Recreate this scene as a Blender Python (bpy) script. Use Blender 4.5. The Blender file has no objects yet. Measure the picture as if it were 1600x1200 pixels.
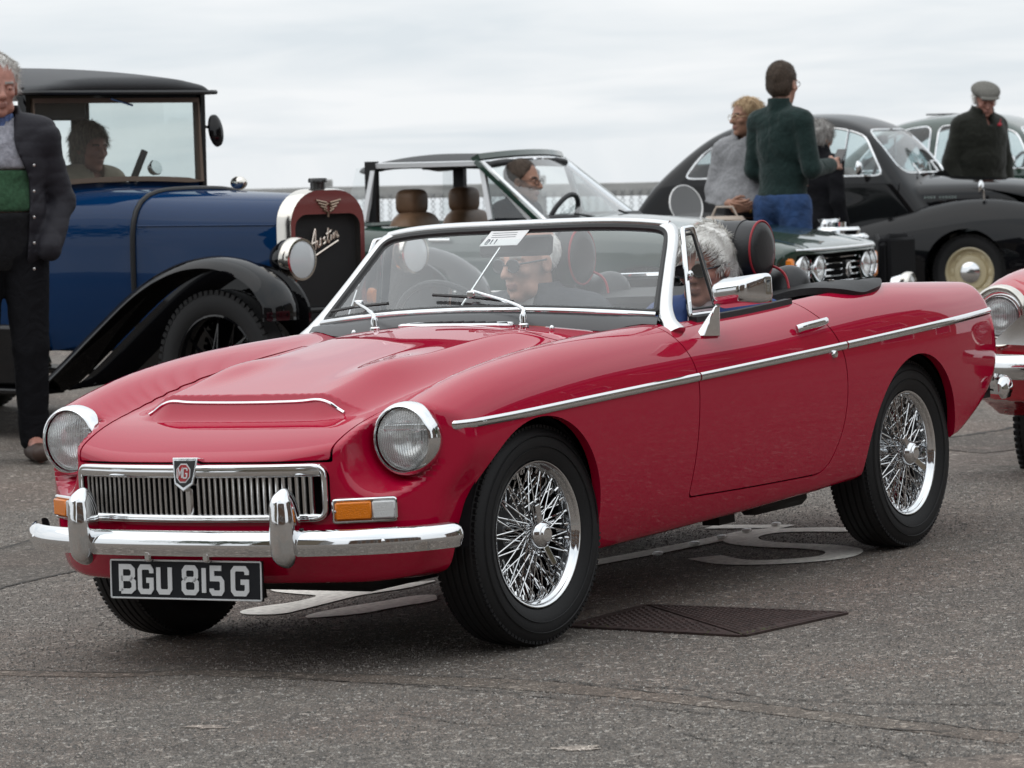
import bpy, bmesh, math, random
import numpy as np
from mathutils import Matrix, Vector
random.seed(4); rng = np.random.default_rng(7)
SC = bpy.context.scene
COL = SC.collection
# ------------------------------------------------------------------ camera, world, sun, exposure
CAM_POS = np.array([8.7881, 6.2459, 1.4041]); YAW, PIT, ROLL, FPX = math.radians(-147.3646), math.radians(-3.6506), math.radians(-3.1452), 5829.48
_fw = np.array([math.cos(YAW)*math.cos(PIT), math.sin(YAW)*math.cos(PIT), math.sin(PIT)])
_r = np.cross(_fw, [0, 0, 1]); _r /= np.linalg.norm(_r); _u = np.cross(_r, _fw)
_rt = _r*math.cos(ROLL)+_u*math.sin(ROLL); _up = -_r*math.sin(ROLL)+_u*math.cos(ROLL)
cd = bpy.data.cameras.new('camera'); cam = bpy.data.objects.new('camera', cd); COL.objects.link(cam)
M = Matrix.Identity(4)
for i in range(3):
    M[i][0] = _rt[i]; M[i][1] = _up[i]; M[i][2] = -_fw[i]; M[i][3] = CAM_POS[i]
cam.matrix_world = M
cd.sensor_width = 36; cd.lens = FPX/1600*36; cd.clip_end = 6000; cd.clip_start = .1
cd.dof.use_dof = True; cd.dof.focus_distance = 11.0; cd.dof.aperture_fstop = 11
SC.camera = cam
W = bpy.data.worlds.new('World'); SC.world = W; W.use_nodes = True
nt = W.node_tree; nt.nodes.clear()
def wn(t, **k):
    n = nt.nodes.new(t)
    for a, b in k.items(): setattr(n, a, b)
    return n
SUN_EL, SUN_ROT = math.radians(62), math.radians(150)
sky = wn('ShaderNodeTexSky', sky_type='NISHITA', sun_disc=False, sun_elevation=SUN_EL, sun_rotation=SUN_ROT, air_density=1.0, dust_density=2.0)
bg1 = wn('ShaderNodeBackground'); bg1.inputs[1].default_value = .05
nt.links.new(sky.outputs[0], bg1.inputs[0])
# overcast cloud deck over the sky: soft cloud pattern on a virtual ceiling plus the CIE overcast rise towards the zenith
tc = wn('ShaderNodeTexCoord'); sep = wn('ShaderNodeSeparateXYZ'); nt.links.new(tc.outputs['Generated'], sep.inputs[0])
zc = wn('ShaderNodeMath', operation='MAXIMUM'); nt.links.new(sep.outputs[2], zc.inputs[0]); zc.inputs[1].default_value = 0.0
za = wn('ShaderNodeMath', operation='ADD'); nt.links.new(zc.outputs[0], za.inputs[0]); za.inputs[1].default_value = .10
dv = wn('ShaderNodeVectorMath', operation='DIVIDE'); nt.links.new(tc.outputs['Generated'], dv.inputs[0])
cmb = wn('ShaderNodeCombineXYZ'); [nt.links.new(za.outputs[0], cmb.inputs[i]) for i in range(3)]
nt.links.new(cmb.outputs[0], dv.inputs[1])
nz = wn('ShaderNodeTexNoise'); nz.inputs['Scale'].default_value = 1.15; nz.inputs['Detail'].default_value = 7; nz.inputs['Roughness'].default_value = .52; nz.inputs['Distortion'].default_value = .35
nt.links.new(dv.outputs[0], nz.inputs['Vector'])
rp = wn('ShaderNodeValToRGB'); e = rp.color_ramp.elements
e[0].position = .32; e[0].color = (.75, .81, .855, 1); e[1].position = .60; e[1].color = (.935, .958, .975, 1)
nt.links.new(nz.outputs[0], rp.inputs[0])
grad = wn('ShaderNodeMath', operation='MULTIPLY_ADD'); nt.links.new(zc.outputs[0], grad.inputs[0]); grad.inputs[1].default_value = .72; grad.inputs[2].default_value = 1.035
bg2 = wn('ShaderNodeBackground'); nt.links.new(rp.outputs[0], bg2.inputs[0]); nt.links.new(grad.outputs[0], bg2.inputs[1])
ad = wn('ShaderNodeMixShader'); ad.inputs[0].default_value = .93
nt.links.new(bg1.outputs[0], ad.inputs[1]); nt.links.new(bg2.outputs[0], ad.inputs[2])
ow = wn('ShaderNodeOutputWorld'); nt.links.new(ad.outputs[0], ow.inputs[0])
ld = bpy.data.lights.new('sun', 'SUN'); ld.energy = .6; ld.angle = math.radians(80); ld.color = (1, .97, .93)
sun = bpy.data.objects.new('sun', ld); COL.objects.link(sun)
_sd = Vector((math.cos(SUN_EL)*math.sin(SUN_ROT), math.cos(SUN_EL)*math.cos(SUN_ROT), math.sin(SUN_EL)))
sun.rotation_euler = (-_sd).to_track_quat('-Z', 'Y').to_euler()
SC.view_settings.view_transform = 'Standard'; SC.view_settings.look = 'None'; SC.view_settings.gamma = 1; SC.view_settings.use_curve_mapping = False
SC.view_settings.exposure = 0
SC.cycles.max_bounces = 10; SC.cycles.transparent_max_bounces = 24

# background frame: S to the right of the view, D along it, Z up (this ground is level with the horizon; the road under the near car has camber)
_a = math.radians(2)
_f0 = np.array([_fw[0], _fw[1], 0]); _f0 /= np.linalg.norm(_f0)
_R0 = np.cross(_f0, [0, 0, 1])
BGR = _R0*math.cos(_a)-np.array([0, 0, 1])*math.sin(_a); BGU = np.array([0, 0, math.cos(_a)])+_R0*math.sin(_a)
BGO = np.array([CAM_POS[0], CAM_POS[1], 0])
BG = Matrix.Identity(4)
for i in range(3):
    BG[i][0] = BGR[i]; BG[i][1] = _f0[i]; BG[i][2] = BGU[i]; BG[i][3] = BGO[i]
def sst(a, b, x):
    t = np.clip((x-a)/(b-a), 0, 1); return t*t*(3-2*t)
def rise(d): return .008*np.maximum(np.minimum(d, 34)-13, 0)
def bgm(s, d, th=0, z=None, sc=1):
    """placement in the background frame; th turns +x (facing right) towards the viewer"""
    return BG @ Matrix.Translation((s, d, float(rise(d)) if z is None else z)) @ Matrix.Rotation(-th, 4, 'Z') @ Matrix.Scale(sc, 4)
def ground_z(x, y):
    s = (x-BGO[0])*_R0[0]+(y-BGO[1])*_R0[1]; d = (x-BGO[0])*_f0[0]+(y-BGO[1])*_f0[1]
    w = sst(13.6, 16.6, d)
    return w*(-np.clip(s, -60, 60)*math.tan(_a))+rise(d)*sst(13, 14, d)
def gpt(s, d):
    p = BGO+BGR*s+_f0*d+BGU*rise(d); return p

# ------------------------------------------------------------------ materials
MATS = {}
def mat(name, col=(.5, .5, .5), rough=.5, metal=0, coat=0, spec=.5, bump=0, bscale=200, var=0, vscale=30, emit=None, coat_rough=.02, sheen=0, stretch=None, trans=0, ior=None, cloth=0):
    if name in MATS: return MATS[name]
    m = bpy.data.materials.new(name); m.use_nodes = True; MATS[name] = m
    n = m.node_tree; b = n.nodes['Principled BSDF']
    b.inputs['Base Color'].default_value = (*col, 1); b.inputs['Roughness'].default_value = rough; b.inputs['Metallic'].default_value = metal
    b.inputs['Coat Weight'].default_value = coat; b.inputs['Coat Roughness'].default_value = coat_rough; b.inputs['Specular IOR Level'].default_value = spec
    if sheen: b.inputs['Sheen Weight'].default_value = sheen
    if trans: b.inputs['Transmission Weight'].default_value = trans
    if ior: b.inputs['IOR'].default_value = ior
    if bump or var:
        t = n.nodes.new('ShaderNodeTexCoord'); mp = n.nodes.new('ShaderNodeMapping'); n.links.new(t.outputs['Object'], mp.inputs[0])
        if stretch: mp.inputs['Scale'].default_value = stretch
    if bump:
        z = n.nodes.new('ShaderNodeTexNoise'); z.inputs['Scale'].default_value = bscale; z.inputs['Detail'].default_value = 4
        n.links.new(mp.outputs[0], z.inputs['Vector'])
        bm = n.nodes.new('ShaderNodeBump'); bm.inputs['Strength'].default_value = bump; bm.inputs['Distance'].default_value = .004
        n.links.new(z.outputs[0], bm.inputs['Height']); n.links.new(bm.outputs[0], b.inputs['Normal'])
    if var:
        z = n.nodes.new('ShaderNodeTexNoise'); z.inputs['Scale'].default_value = vscale; z.inputs['Detail'].default_value = 5
        n.links.new(mp.outputs[0], z.inputs['Vector'])
        r = n.nodes.new('ShaderNodeValToRGB')
        r.color_ramp.elements[0].position = .3; r.color_ramp.elements[1].position = .7
        r.color_ramp.elements[0].color = (*[c*(1-var) for c in col], 1); r.color_ramp.elements[1].color = (*[min(1, c*(1+var)) for c in col], 1)
        n.links.new(z.outputs[0], r.inputs[0]); n.links.new(r.outputs[0], b.inputs['Base Color'])
    if cloth:      # soft wrinkles under the weave
        t2 = n.nodes.new('ShaderNodeTexCoord'); z2 = n.nodes.new('ShaderNodeTexNoise'); z2.inputs['Scale'].default_value = cloth; z2.inputs['Detail'].default_value = 3; z2.inputs['Distortion'].default_value = 1.2; n.links.new(t2.outputs['Object'], z2.inputs['Vector'])
        b2 = n.nodes.new('ShaderNodeBump'); b2.inputs['Strength'].default_value = .55; b2.inputs['Distance'].default_value = .03; n.links.new(z2.outputs[0], b2.inputs['Height'])
        if bump: n.links.new(b2.outputs[0], bm.inputs['Normal'])
        else: n.links.new(b2.outputs[0], b.inputs['Normal'])
    return m
def glass(name, tint=(.93, .97, .96), refl=1.6, haze=.0, base=.02):
    """thin pane: see-through with a Fresnel mirror and a patchy pale haze mixed in"""
    if name in MATS: return MATS[name]
    m = bpy.data.materials.new(name); m.use_nodes = True; MATS[name] = m
    n = m.node_tree; n.nodes.clear(); N = n.nodes.new; L = n.links.new
    tr = N('ShaderNodeBsdfTransparent'); tr.inputs[0].default_value = (*tint, 1)
    gl = N('ShaderNodeBsdfGlossy'); gl.inputs['Roughness'].default_value = .015
    fr = N('ShaderNodeFresnel'); ge = N('ShaderNodeNewGeometry'); io = N('ShaderNodeMath'); io.operation = 'MULTIPLY_ADD'; L(ge.outputs['Backfacing'], io.inputs[0]); io.inputs[1].default_value = 1/1.5-1.5; io.inputs[2].default_value = 1.5; L(io.outputs[0], fr.inputs[0])      # the same mirror from both sides of a thin pane
    mu = N('ShaderNodeMath'); mu.operation = 'MULTIPLY_ADD'; mu.use_clamp = True; L(fr.outputs[0], mu.inputs[0]); mu.inputs[1].default_value = refl; mu.inputs[2].default_value = base
    mx = N('ShaderNodeMixShader'); L(mu.outputs[0], mx.inputs[0]); L(tr.outputs[0], mx.inputs[1]); L(gl.outputs[0], mx.inputs[2])
    out = N('ShaderNodeOutputMaterial')
    if haze:
        df = N('ShaderNodeBsdfDiffuse'); df.inputs[0].default_value = (.75, .77, .78, 1)
        t = N('ShaderNodeTexCoord'); z = N('ShaderNodeTexNoise'); z.inputs['Scale'].default_value = 3.5; z.inputs['Detail'].default_value = 6; L(t.outputs['Object'], z.inputs['Vector'])
        mr = N('ShaderNodeMapRange'); mr.inputs[1].default_value = .35; mr.inputs[2].default_value = .75; mr.inputs[3].default_value = haze*.5; mr.inputs[4].default_value = haze*1.5; L(z.outputs[0], mr.inputs[0])
        m2 = N('ShaderNodeMixShader'); L(mr.outputs[0], m2.inputs[0]); L(mx.outputs[0], m2.inputs[1]); L(df.outputs[0], m2.inputs[2]); L(m2.outputs[0], out.inputs[0])
    else: L(mx.outputs[0], out.inputs[0])
    return m
chrome = mat('chrome', (.77, .78, .79), .05, 1, bump=.02, bscale=30)
chrome_dull = mat('chrome_dull', (.62, .61, .60), .22, 1)
nickel = mat('nickel', (.66, .63, .58), .14, 1, bump=.03, bscale=40)
steel = mat('steel', (.42, .42, .43), .35, 1)
rubber = mat('tyre_rubber', (.012, .012, .013), .62, spec=.35, bump=.15, bscale=160)
black = mat('black_plastic', (.012, .012, .013), .45)
matt_black = mat('matt_black', (.008, .008, .009), .9, spec=.1)
vinyl = mat('black_vinyl', (.016, .016, .018), .5, spec=.4, bump=.25, bscale=300)
red_paint = mat('red_car_paint', (.40, .0016, .030), .5, 0, 1.0, spec=.0, coat_rough=.008)
red_paint.node_tree.nodes['Principled BSDF'].inputs['Coat IOR'].default_value = 1.5
amber = mat('amber_lens', (.75, .20, .005), .12, spec=.6, bump=.5, bscale=220)
clear_lens = mat('clear_lens', (.62, .63, .63), .1, spec=.8, bump=.5, bscale=250)
red_lens = mat('red_lens', (.45, .01, .01), .1, spec=.7)
white_ink = mat('white_lettering', (.72, .72, .70), .45)
silver_ink = mat('silver_characters', (.62, .63, .64), .4, .35)

# ------------------------------------------------------------------ mesh helpers
def link(o, parent=None):
    COL.objects.link(o)
    if parent is not None: o.parent = parent
    return o
def tag(o, label=None, cat=None, group=None, kind=None):
    if label: o['label'] = label
    if cat: o['category'] = cat
    if group: o['group'] = group
    if kind: o['kind'] = kind
    return o
def empty(name, mw=None, label=None, cat=None, group=None):
    o = bpy.data.objects.new(name, None); COL.objects.link(o); o.empty_display_size = .1
    if mw is not None: o.matrix_world = mw
    return tag(o, label, cat, group)
def raw_mesh(name, V, F, m, parent=None, N=None, smooth=True, label=None):
    """F: one ndarray of tris or quads"""
    V = np.asarray(V, np.float32); F = np.asarray(F, np.int32)
    me = bpy.data.meshes.new(name)
    me.vertices.add(len(V)); me.vertices.foreach_set('co', V.ravel())
    me.loops.add(F.size); me.loops.foreach_set('vertex_index', F.ravel())
    me.polygons.add(len(F)); me.polygons.foreach_set('loop_start', np.arange(len(F), dtype=np.int32)*F.shape[1])
    me.update(calc_edges=True); me.validate()
    me.polygons.foreach_set('use_smooth', np.full(len(me.polygons), smooth))
    if N is not None and len(me.vertices) == len(N): me.normals_split_custom_set_from_vertices(np.asarray(N, float).tolist())
    for x in (m if isinstance(m, (list, tuple)) else [m]): me.materials.append(x)
    o = bpy.data.objects.new(name, me); link(o, parent)
    if label: o['label'] = label
    return o
class MB:
    """collects simple shapes into one mesh"""
    def __init__(s): s.v = []; s.f = []; s.mi = []
    def add(s, V, F, mi=0, T=None):
        b = len(s.v); V = [Vector(p) for p in V]
        if T is not None: V = [T @ p for p in V]
        s.v += [tuple(p) for p in V]; s.f += [tuple(b+i for i in f) for f in F]; s.mi += [mi]*len(F); return s
    def box(s, c, d, T=None, mi=0, bev=0):
        x, y, z = [k/2 for k in d]
        if bev:
            b = min(bev, x*.9, y*.9, z*.9); V = []; 
            for sx in (-1, 1):
                for sy in (-1, 1):
                    for sz in (-1, 1):
                        V += [(c[0]+sx*(x-b), c[1]+sy*(y-b), c[2]+sz*z), (c[0]+sx*(x-b), c[1]+sy*y, c[2]+sz*(z-b)), (c[0]+sx*x, c[1]+sy*(y-b), c[2]+sz*(z-b))]
            bm = bmesh.new(); [bm.verts.new(p) for p in V]; bmesh.ops.convex_hull(bm, input=bm.verts[:]); bm.verts.index_update()
            F = [[v.index for v in f.verts] for f in bm.faces]; V2 = [v.co[:] for v in bm.verts]; bm.free()
            return s.add(V2, F, mi, T)
        V = [(c[0]+i*x, c[1]+j*y, c[2]+k*z) for i in (-1, 1) for j in (-1, 1) for k in (-1, 1)]
        return s.add(V, [(0, 1, 3, 2), (4, 6, 7, 5), (0, 4, 5, 1), (2, 3, 7, 6), (0, 2, 6, 4), (1, 5, 7, 3)], mi, T)
    def lathe(s, prof, n=32, o=(0, 0, 0), ax=(0, 0, 1), mi=0, T=None, arc=None):
        """prof: (radius, along axis)"""
        ax = Vector(ax).normalized(); q = Vector((0, 0, 1)).rotation_difference(ax); V = []; F = []; o = Vector(o); m = len(prof)
        for i in range(n):
            a = 2*math.pi*i/n
            for r, h in prof: V.append(o+q @ Vector((r*math.cos(a), r*math.sin(a), h)))
        for i in range(n):
            j = (i+1) % n
            for k in range(m-1): F.append((i*m+k, j*m+k, j*m+k+1, i*m+k+1))
        return s.add(V, F, mi, T)
    def tube(s, P, r, n=8, closed=False, mi=0, T=None, up=None, prof=None):
        """sweep a circle (or prof: points (side, up)) along P; r may be a list"""
        P = [Vector(p) for p in P]; m = len(P); R = r if hasattr(r, '__len__') else [r]*m
        if prof is None: prof = [(math.cos(2*math.pi*k/n), math.sin(2*math.pi*k/n)) for k in range(n)]
        n = len(prof); V = []; last = None
        for i in range(m):
            if closed: t = P[(i+1) % m]-P[i-1]
            else: t = P[min(i+1, m-1)]-P[max(i-1, 0)]
            t = t.normalized() if t.length > 1e-9 else Vector((1, 0, 0))
            if up is not None: u = Vector(up)
            elif last is not None: u = last
            else: u = Vector((0, 0, 1)) if abs(t.z) < .9 else Vector((1, 0, 0))
            u = (u-t*u.dot(t)).normalized(); last = u; sd = t.cross(u)
            for a, b in prof: V.append(P[i]+sd*(a*R[i])+u*(b*R[i]))
        F = []
        for i in range(m if closed else m-1):
            j = (i+1) % m
            for k in range(n): F.append((i*n+k, i*n+(k+1) % n, j*n+(k+1) % n, j*n+k))
        if not closed: F.append(tuple(range(n))[::-1]); F.append(tuple((m-1)*n+k for k in range(n)))
        return s.add(V, F, mi, T)
    def ell(s, c, r, nu=20, nv=12, mi=0, T=None, sq=1):
        V = []; F = []
        sg = lambda x: math.copysign(abs(x)**sq, x)
        for j in range(nv+1):
            b = -math.pi/2+math.pi*j/nv
            for i in range(nu):
                a = 2*math.pi*i/nu; V.append((c[0]+r[0]*sg(math.cos(b))*sg(math.cos(a)), c[1]+r[1]*sg(math.cos(b))*sg(math.sin(a)), c[2]+r[2]*sg(math.sin(b))))
        for j in range(nv):
            for i in range(nu): F.append((j*nu+i, j*nu+(i+1) % nu, (j+1)*nu+(i+1) % nu, (j+1)*nu+i))
        return s.add(V, F, mi, T)
    def prism(s, poly, w0, w1, plane='xz', mi=0, T=None):
        """poly in a plane, extruded along the third axis from w0 to w1"""
        n = len(poly); f = {'xz': lambda p, w: (p[0], w, p[1]), 'xy': lambda p, w: (p[0], p[1], w), 'yz': lambda p, w: (w, p[0], p[1])}[plane]
        V = [f(p, w0) for p in poly]+[f(p, w1) for p in poly]
        F = [tuple(range(n)), tuple(range(2*n-1, n-1, -1))]+[(i, n+i, n+(i+1) % n, (i+1) % n) for i in range(n)]
        return s.add(V, F, mi, T)
    def build(s, name, m, parent=None, sharp=38, smooth=True, bev=0, label=None):
        me = bpy.data.meshes.new(name); me.from_pydata(s.v, [], s.f); me.validate()
        bm = bmesh.new(); bm.from_mesh(me); bmesh.ops.remove_doubles(bm, verts=bm.verts[:], dist=1e-6); bmesh.ops.dissolve_degenerate(bm, edges=bm.edges[:], dist=1e-7)
        bmesh.ops.recalc_face_normals(bm, faces=bm.faces[:]); bm.to_mesh(me); bm.free()
        if len(set(s.mi)) > 1 and len(me.polygons) == len(s.mi): me.polygons.foreach_set('material_index', s.mi)
        if smooth:
            me.polygons.foreach_set('use_smooth', [True]*len(me.polygons)); me.set_sharp_from_angle(angle=math.radians(sharp))
        for x in (m if isinstance(m, (list, tuple)) else [m]): me.materials.append(x)
        o = bpy.data.objects.new(name, me); link(o, parent)
        if bev:
            b = o.modifiers.new('bevel', 'BEVEL'); b.width = bev; b.segments = 2; b.limit_method = 'ANGLE'
        if label: o['label'] = label
        return o
def rounded(pts, r=.01, n=4, closed=True):
    """round the corners of a 2-D or 3-D polyline"""
    P = [Vector(p) for p in pts]; out = []; m = len(P)
    for i in range(m):
        if not closed and i in (0, m-1): out.append(P[i]); continue
        rr = r[i] if hasattr(r, '__len__') else r
        a, b, c = P[i-1], P[i], P[(i+1) % m]; d = min(rr, (a-b).length*.49, (c-b).length*.49)
        if d < 1e-6: out.append(b); continue
        p, q = b+(a-b).normalized()*d, b+(c-b).normalized()*d
        for k in range(n+1):
            t = k/n; out.append(p*(1-t)**2+b*2*t*(1-t)+q*t*t)
    return out
def spline_pts(P, n=8, closed=False):
    P = [Vector(p) for p in P]; m = len(P); out = []
    for i in range(m if closed else m-1):
        a = P[i-1] if (closed or i > 0) else P[0]*2-P[1]; b = P[i]; c = P[(i+1) % m]; d = P[(i+2) % m] if (closed or i < m-2) else P[-1]*2-P[-2]
        for k in range(n):
            t = k/n; out.append(.5*((2*b)+(c-a)*t+(2*a-5*b+4*c-d)*t*t+(3*b-a-3*c+d)*t**3))
    if not closed: out.append(P[-1])
    return out
def natspline(xs, ys):
    """C2 natural cubic spline as a fast table; linear outside"""
    x = np.array(xs, float); y = np.array(ys, float); o = np.argsort(x); x = x[o]; y = y[o]; n = len(x)
    h = np.diff(x); A = np.eye(n); r = np.zeros(n)
    for i in range(1, n-1):
        A[i, i-1] = h[i-1]; A[i, i] = 2*(h[i-1]+h[i]); A[i, i+1] = h[i]; r[i] = 6*((y[i+1]-y[i])/h[i]-(y[i]-y[i-1])/h[i-1])
    m = np.linalg.solve(A, r)
    X = np.linspace(x[0], x[-1], 6000); k = np.clip(np.searchsorted(x, X)-1, 0, n-2); a = (x[k+1]-X)/h[k]; b = 1-a
    Y = a*y[k]+b*y[k+1]+((a**3-a)*m[k]+(b**3-b)*m[k+1])*h[k]**2/6
    s0 = (Y[1]-Y[0])/(X[1]-X[0]); s1 = (Y[-1]-Y[-2])/(X[-1]-X[-2])
    X = np.concatenate([[x[0]-5], X, [x[-1]+5]]); Y = np.concatenate([[Y[0]-5*s0], Y, [Y[-1]+5*s1]])
    return lambda t: np.interp(t, X, Y)
def smax(a, b, k):
    h = np.maximum(k-np.abs(a-b), 0)/k; return np.maximum(a, b)+h*h*h*k/6
def smin(a, b, k): return -smax(-a, -b, k)
def sd_poly(px, pz, poly):
    """signed distance to a polygon (numpy), negative inside"""
    P = np.array(poly, float); d = np.full(px.shape, 1e9); ins = np.zeros(px.shape, bool)
    for i in range(len(P)):
        a = P[i]; b = P[i-1]; e = b-a; wx = px-a[0]; wz = pz-a[1]
        t = np.clip((wx*e[0]+wz*e[1])/(e@e), 0, 1); d = np.minimum(d, (wx-e[0]*t)**2+(wz-e[1]*t)**2)
        c = ((a[1] > pz) != (b[1] > pz)) & (px < (b[0]-a[0])*(pz-a[1])/(b[1]-a[1]+1e-12)+a[0]); ins ^= c
    return np.where(ins, -1, 1)*np.sqrt(d)
def sd_rrect(a, b, ca, cb, ha, hb, r):
    qa = np.abs(a-ca)-ha+r; qb = np.abs(b-cb)-hb+r
    return np.sqrt(np.maximum(qa, 0)**2+np.maximum(qb, 0)**2)+np.minimum(np.maximum(qa, qb), 0)-r
# ---- implicit shells
def fgrad(f, P, h=.0015):
    g = np.empty_like(P)
    for i in range(3):
        d = np.zeros(3); d[i] = h; g[:, i] = f(P+d)-f(P-d)
    g /= np.linalg.norm(g, axis=1, keepdims=True)+1e-12; return g
def capsule_shell(f, xa, xb, zs, nu, nphi, na, rmax=2.6):
    """half (y>=0) skin of the solid f<0, projected from a spine xa..xb (xa<xb) at height zs; returns V,T,N"""
    phi = np.linspace(-math.pi/2, math.pi/2, nphi)
    al0 = -np.linspace(math.pi/2, 0, na)[:-1]*.9999; al1 = np.linspace(0, math.pi/2, na)[1:]*.9999
    U = np.concatenate([np.full(na-1, xa), np.linspace(xa, xb, nu), np.full(na-1, xb)]); AL = np.concatenate([al0, np.zeros(nu), al1])
    n = len(U); O = np.zeros((n, nphi, 3)); D = np.zeros((n, nphi, 3))
    O[:, :, 0] = U[:, None]; O[:, :, 2] = zs
    D[:, :, 0] = np.sin(AL)[:, None]; D[:, :, 1] = np.cos(AL)[:, None]*np.cos(phi)[None]; D[:, :, 2] = np.cos(AL)[:, None]*np.sin(phi)[None]
    O = O.reshape(-1, 3); D = D.reshape(-1, 3); D[:, 1] = np.maximum(D[:, 1], 0)
    lo = np.zeros(len(O)); hi = np.full(len(O), rmax); done = np.zeros(len(O), bool); st = rmax/64
    t = 0
    for k in range(1, 65):
        idx = np.where(~done)[0]
        if len(idx) == 0: break
        v = f(O[idx]+D[idx]*(k*st)); c = v > 0
        hi[idx[c]] = k*st; lo[idx[c]] = (k-1)*st; done[idx[c]] = True
    for k in range(16):
        m = (lo+hi)/2; v = f(O+D*m[:, None]) > 0; hi = np.where(v, m, hi); lo = np.where(v, lo, m)
    V = O+D*((lo+hi)/2)[:, None]
    I = np.arange(n*nphi).reshape(n, nphi); a = I[:-1, :-1].ravel(); b = I[1:, :-1].ravel(); c = I[1:, 1:].ravel(); d = I[:-1, 1:].ravel()
    T = np.concatenate([np.stack([a, b, c], 1), np.stack([a, c, d], 1)])
    N = fgrad(f, V)
    e = np.linalg.norm(np.cross(V[T[:, 1]]-V[T[:, 0]], V[T[:, 2]]-V[T[:, 0]]), axis=1); T = T[e > 1e-9]
    nn = np.einsum('ij,ij->i', np.cross(V[T[:, 1]]-V[T[:, 0]], V[T[:, 2]]-V[T[:, 0]]), N[T[:, 0]]+N[T[:, 1]]+N[T[:, 2]])
    T[nn < 0] = T[nn < 0][:, ::-1]
    return V, T, N
def clip(mesh, g):
    """keep the part of (V,T,N) where g(V)<0; splits the triangles that cross"""
    V, T, N = mesh; s = g(V); s = np.where(np.abs(s) < 1e-7, 1e-7, s); ins = s < 0; c = ins[T].sum(1)
    keep = T[c == 3]; newV = []; newN = []; cache = {}; base = len(V); out = []
    for t in T[(c == 1) | (c == 2)]:
        t = list(t); k = ins[t]
        def x(a, b):
            key = (a, b) if a < b else (b, a)
            if key not in cache:
                w = s[a]/(s[a]-s[b]); cache[key] = base+len(newV); newV.append(V[a]+(V[b]-V[a])*w); nn = N[a]+(N[b]-N[a])*w; newN.append(nn/(np.linalg.norm(nn)+1e-12))
            return cache[key]
        if k.sum() == 1:
            i = int(np.argmax(k)); a, b, d = t[i], t[(i+1) % 3], t[(i+2) % 3]; out.append((a, x(a, b), x(a, d)))
        else:
            i = int(np.argmin(k)); a, b, d = t[i], t[(i+1) % 3], t[(i+2) % 3]; p, q = x(a, b), x(a, d); out += [(p, b, d), (p, d, q)]
    V2 = np.concatenate([V, np.array(newV).reshape(-1, 3)]); N2 = np.concatenate([N, np.array(newN).reshape(-1, 3)])
    T2 = np.concatenate([keep, np.array(out, dtype=keep.dtype).reshape(-1, 3)]) if out else keep
    u = np.unique(T2); mp = np.full(len(V2), -1); mp[u] = np.arange(len(u))
    return V2[u], mp[T2], N2[u]
def boundary(mesh):
    V, T, N = mesh; E = np.concatenate([T[:, [0, 1]], T[:, [1, 2]], T[:, [2, 0]]]); key = np.sort(E, 1).astype(np.int64); k = key[:, 0]*10000000+key[:, 1]
    _, inv, cnt = np.unique(k, return_inverse=True, return_counts=True); E = E[cnt[inv] == 1]
    return E[~((np.abs(V[E[:, 0], 1]) < 2e-3) & (np.abs(V[E[:, 1], 1]) < 2e-3))]
def skirt(mesh, depth, direction=None, sel=None):
    """turn the open edges inwards by depth (along -normal, or along direction)"""
    V, T, N = mesh; E = boundary(mesh)
    if sel is not None: E = E[sel(V[E[:, 0]])]
    if len(E) == 0: return mesh
    u = np.unique(E); mp = np.full(len(V), -1); mp[u] = np.arange(len(u)); n = len(u)
    A = V[u]; D = -N[u] if direction is None else np.broadcast_to(np.array(direction, float), A.shape); B = A+D*depth
    a = mp[E[:, 0]]; b = mp[E[:, 1]]
    ed = A[b]-A[a]; nrm = np.cross(ed, D[a]); nrm /= np.linalg.norm(nrm, axis=1, keepdims=True)+1e-12
    SN = np.zeros((n, 3)); np.add.at(SN, a, -nrm); np.add.at(SN, b, -nrm); SN /= np.linalg.norm(SN, axis=1, keepdims=True)+1e-12
    b0 = len(V); F = np.concatenate([np.stack([b0+b, b0+a, b0+n+a], 1), np.stack([b0+b, b0+n+a, b0+n+b], 1)])
    return np.concatenate([V, A, B]), np.concatenate([T, F]), np.concatenate([N, SN, SN])
def mirror(mesh):
    V, T, N = mesh; s = np.array([1, -1, 1]); return V*s, T[:, ::-1], N*s
def join(a, b): return np.concatenate([a[0], b[0]]), np.concatenate([a[1], b[1]+len(a[0])]), np.concatenate([a[2], b[2]])
def both(mesh): return join(mesh, mirror(mesh))
def put(name, mesh, m, parent=None, label=None): return raw_mesh(name, mesh[0], mesh[1], m, parent, mesh[2], True, label)
def inset(mesh, d): return mesh[0]-mesh[2]*d, mesh[1], mesh[2]
def edge_loops(mesh):
    E = boundary(mesh); nxt = {}
    for a, b in E: nxt[int(a)] = int(b)
    loops = []; used = set()
    starts = [k for k in nxt if k not in set(nxt.values())]+list(nxt)
    for s in starts:
        if s in used or s not in nxt: continue
        l = [s]; used.add(s)
        while l[-1] in nxt and nxt[l[-1]] not in used: l.append(nxt[l[-1]]); used.add(l[-1])
        closed = l[-1] in nxt and nxt[l[-1]] == s
        if len(l) > 3: loops.append((mesh[0][l], mesh[2][l], closed))
    return loops
def thin(P, step):
    out = [P[0]]
    for p in P[1:]:
        if np.linalg.norm(p-out[-1]) >= step: out.append(p)
    return out
def fn_mesh(f, lo, hi, step):
    S = SDF(lo, hi, step); X, Y, Z = S.pts((slice(None),)*3); S.F = f(np.stack([X.ravel(), Y.ravel(), Z.ravel()], 1)).reshape(X.shape); V, Q = S.mesh()
    for _ in range(3): V = V-fgrad(f, V)*f(V)[:, None]*.8
    T = np.concatenate([Q[:, [0, 1, 2]], Q[:, [0, 2, 3]]]); return V, T, fgrad(f, V)
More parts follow.
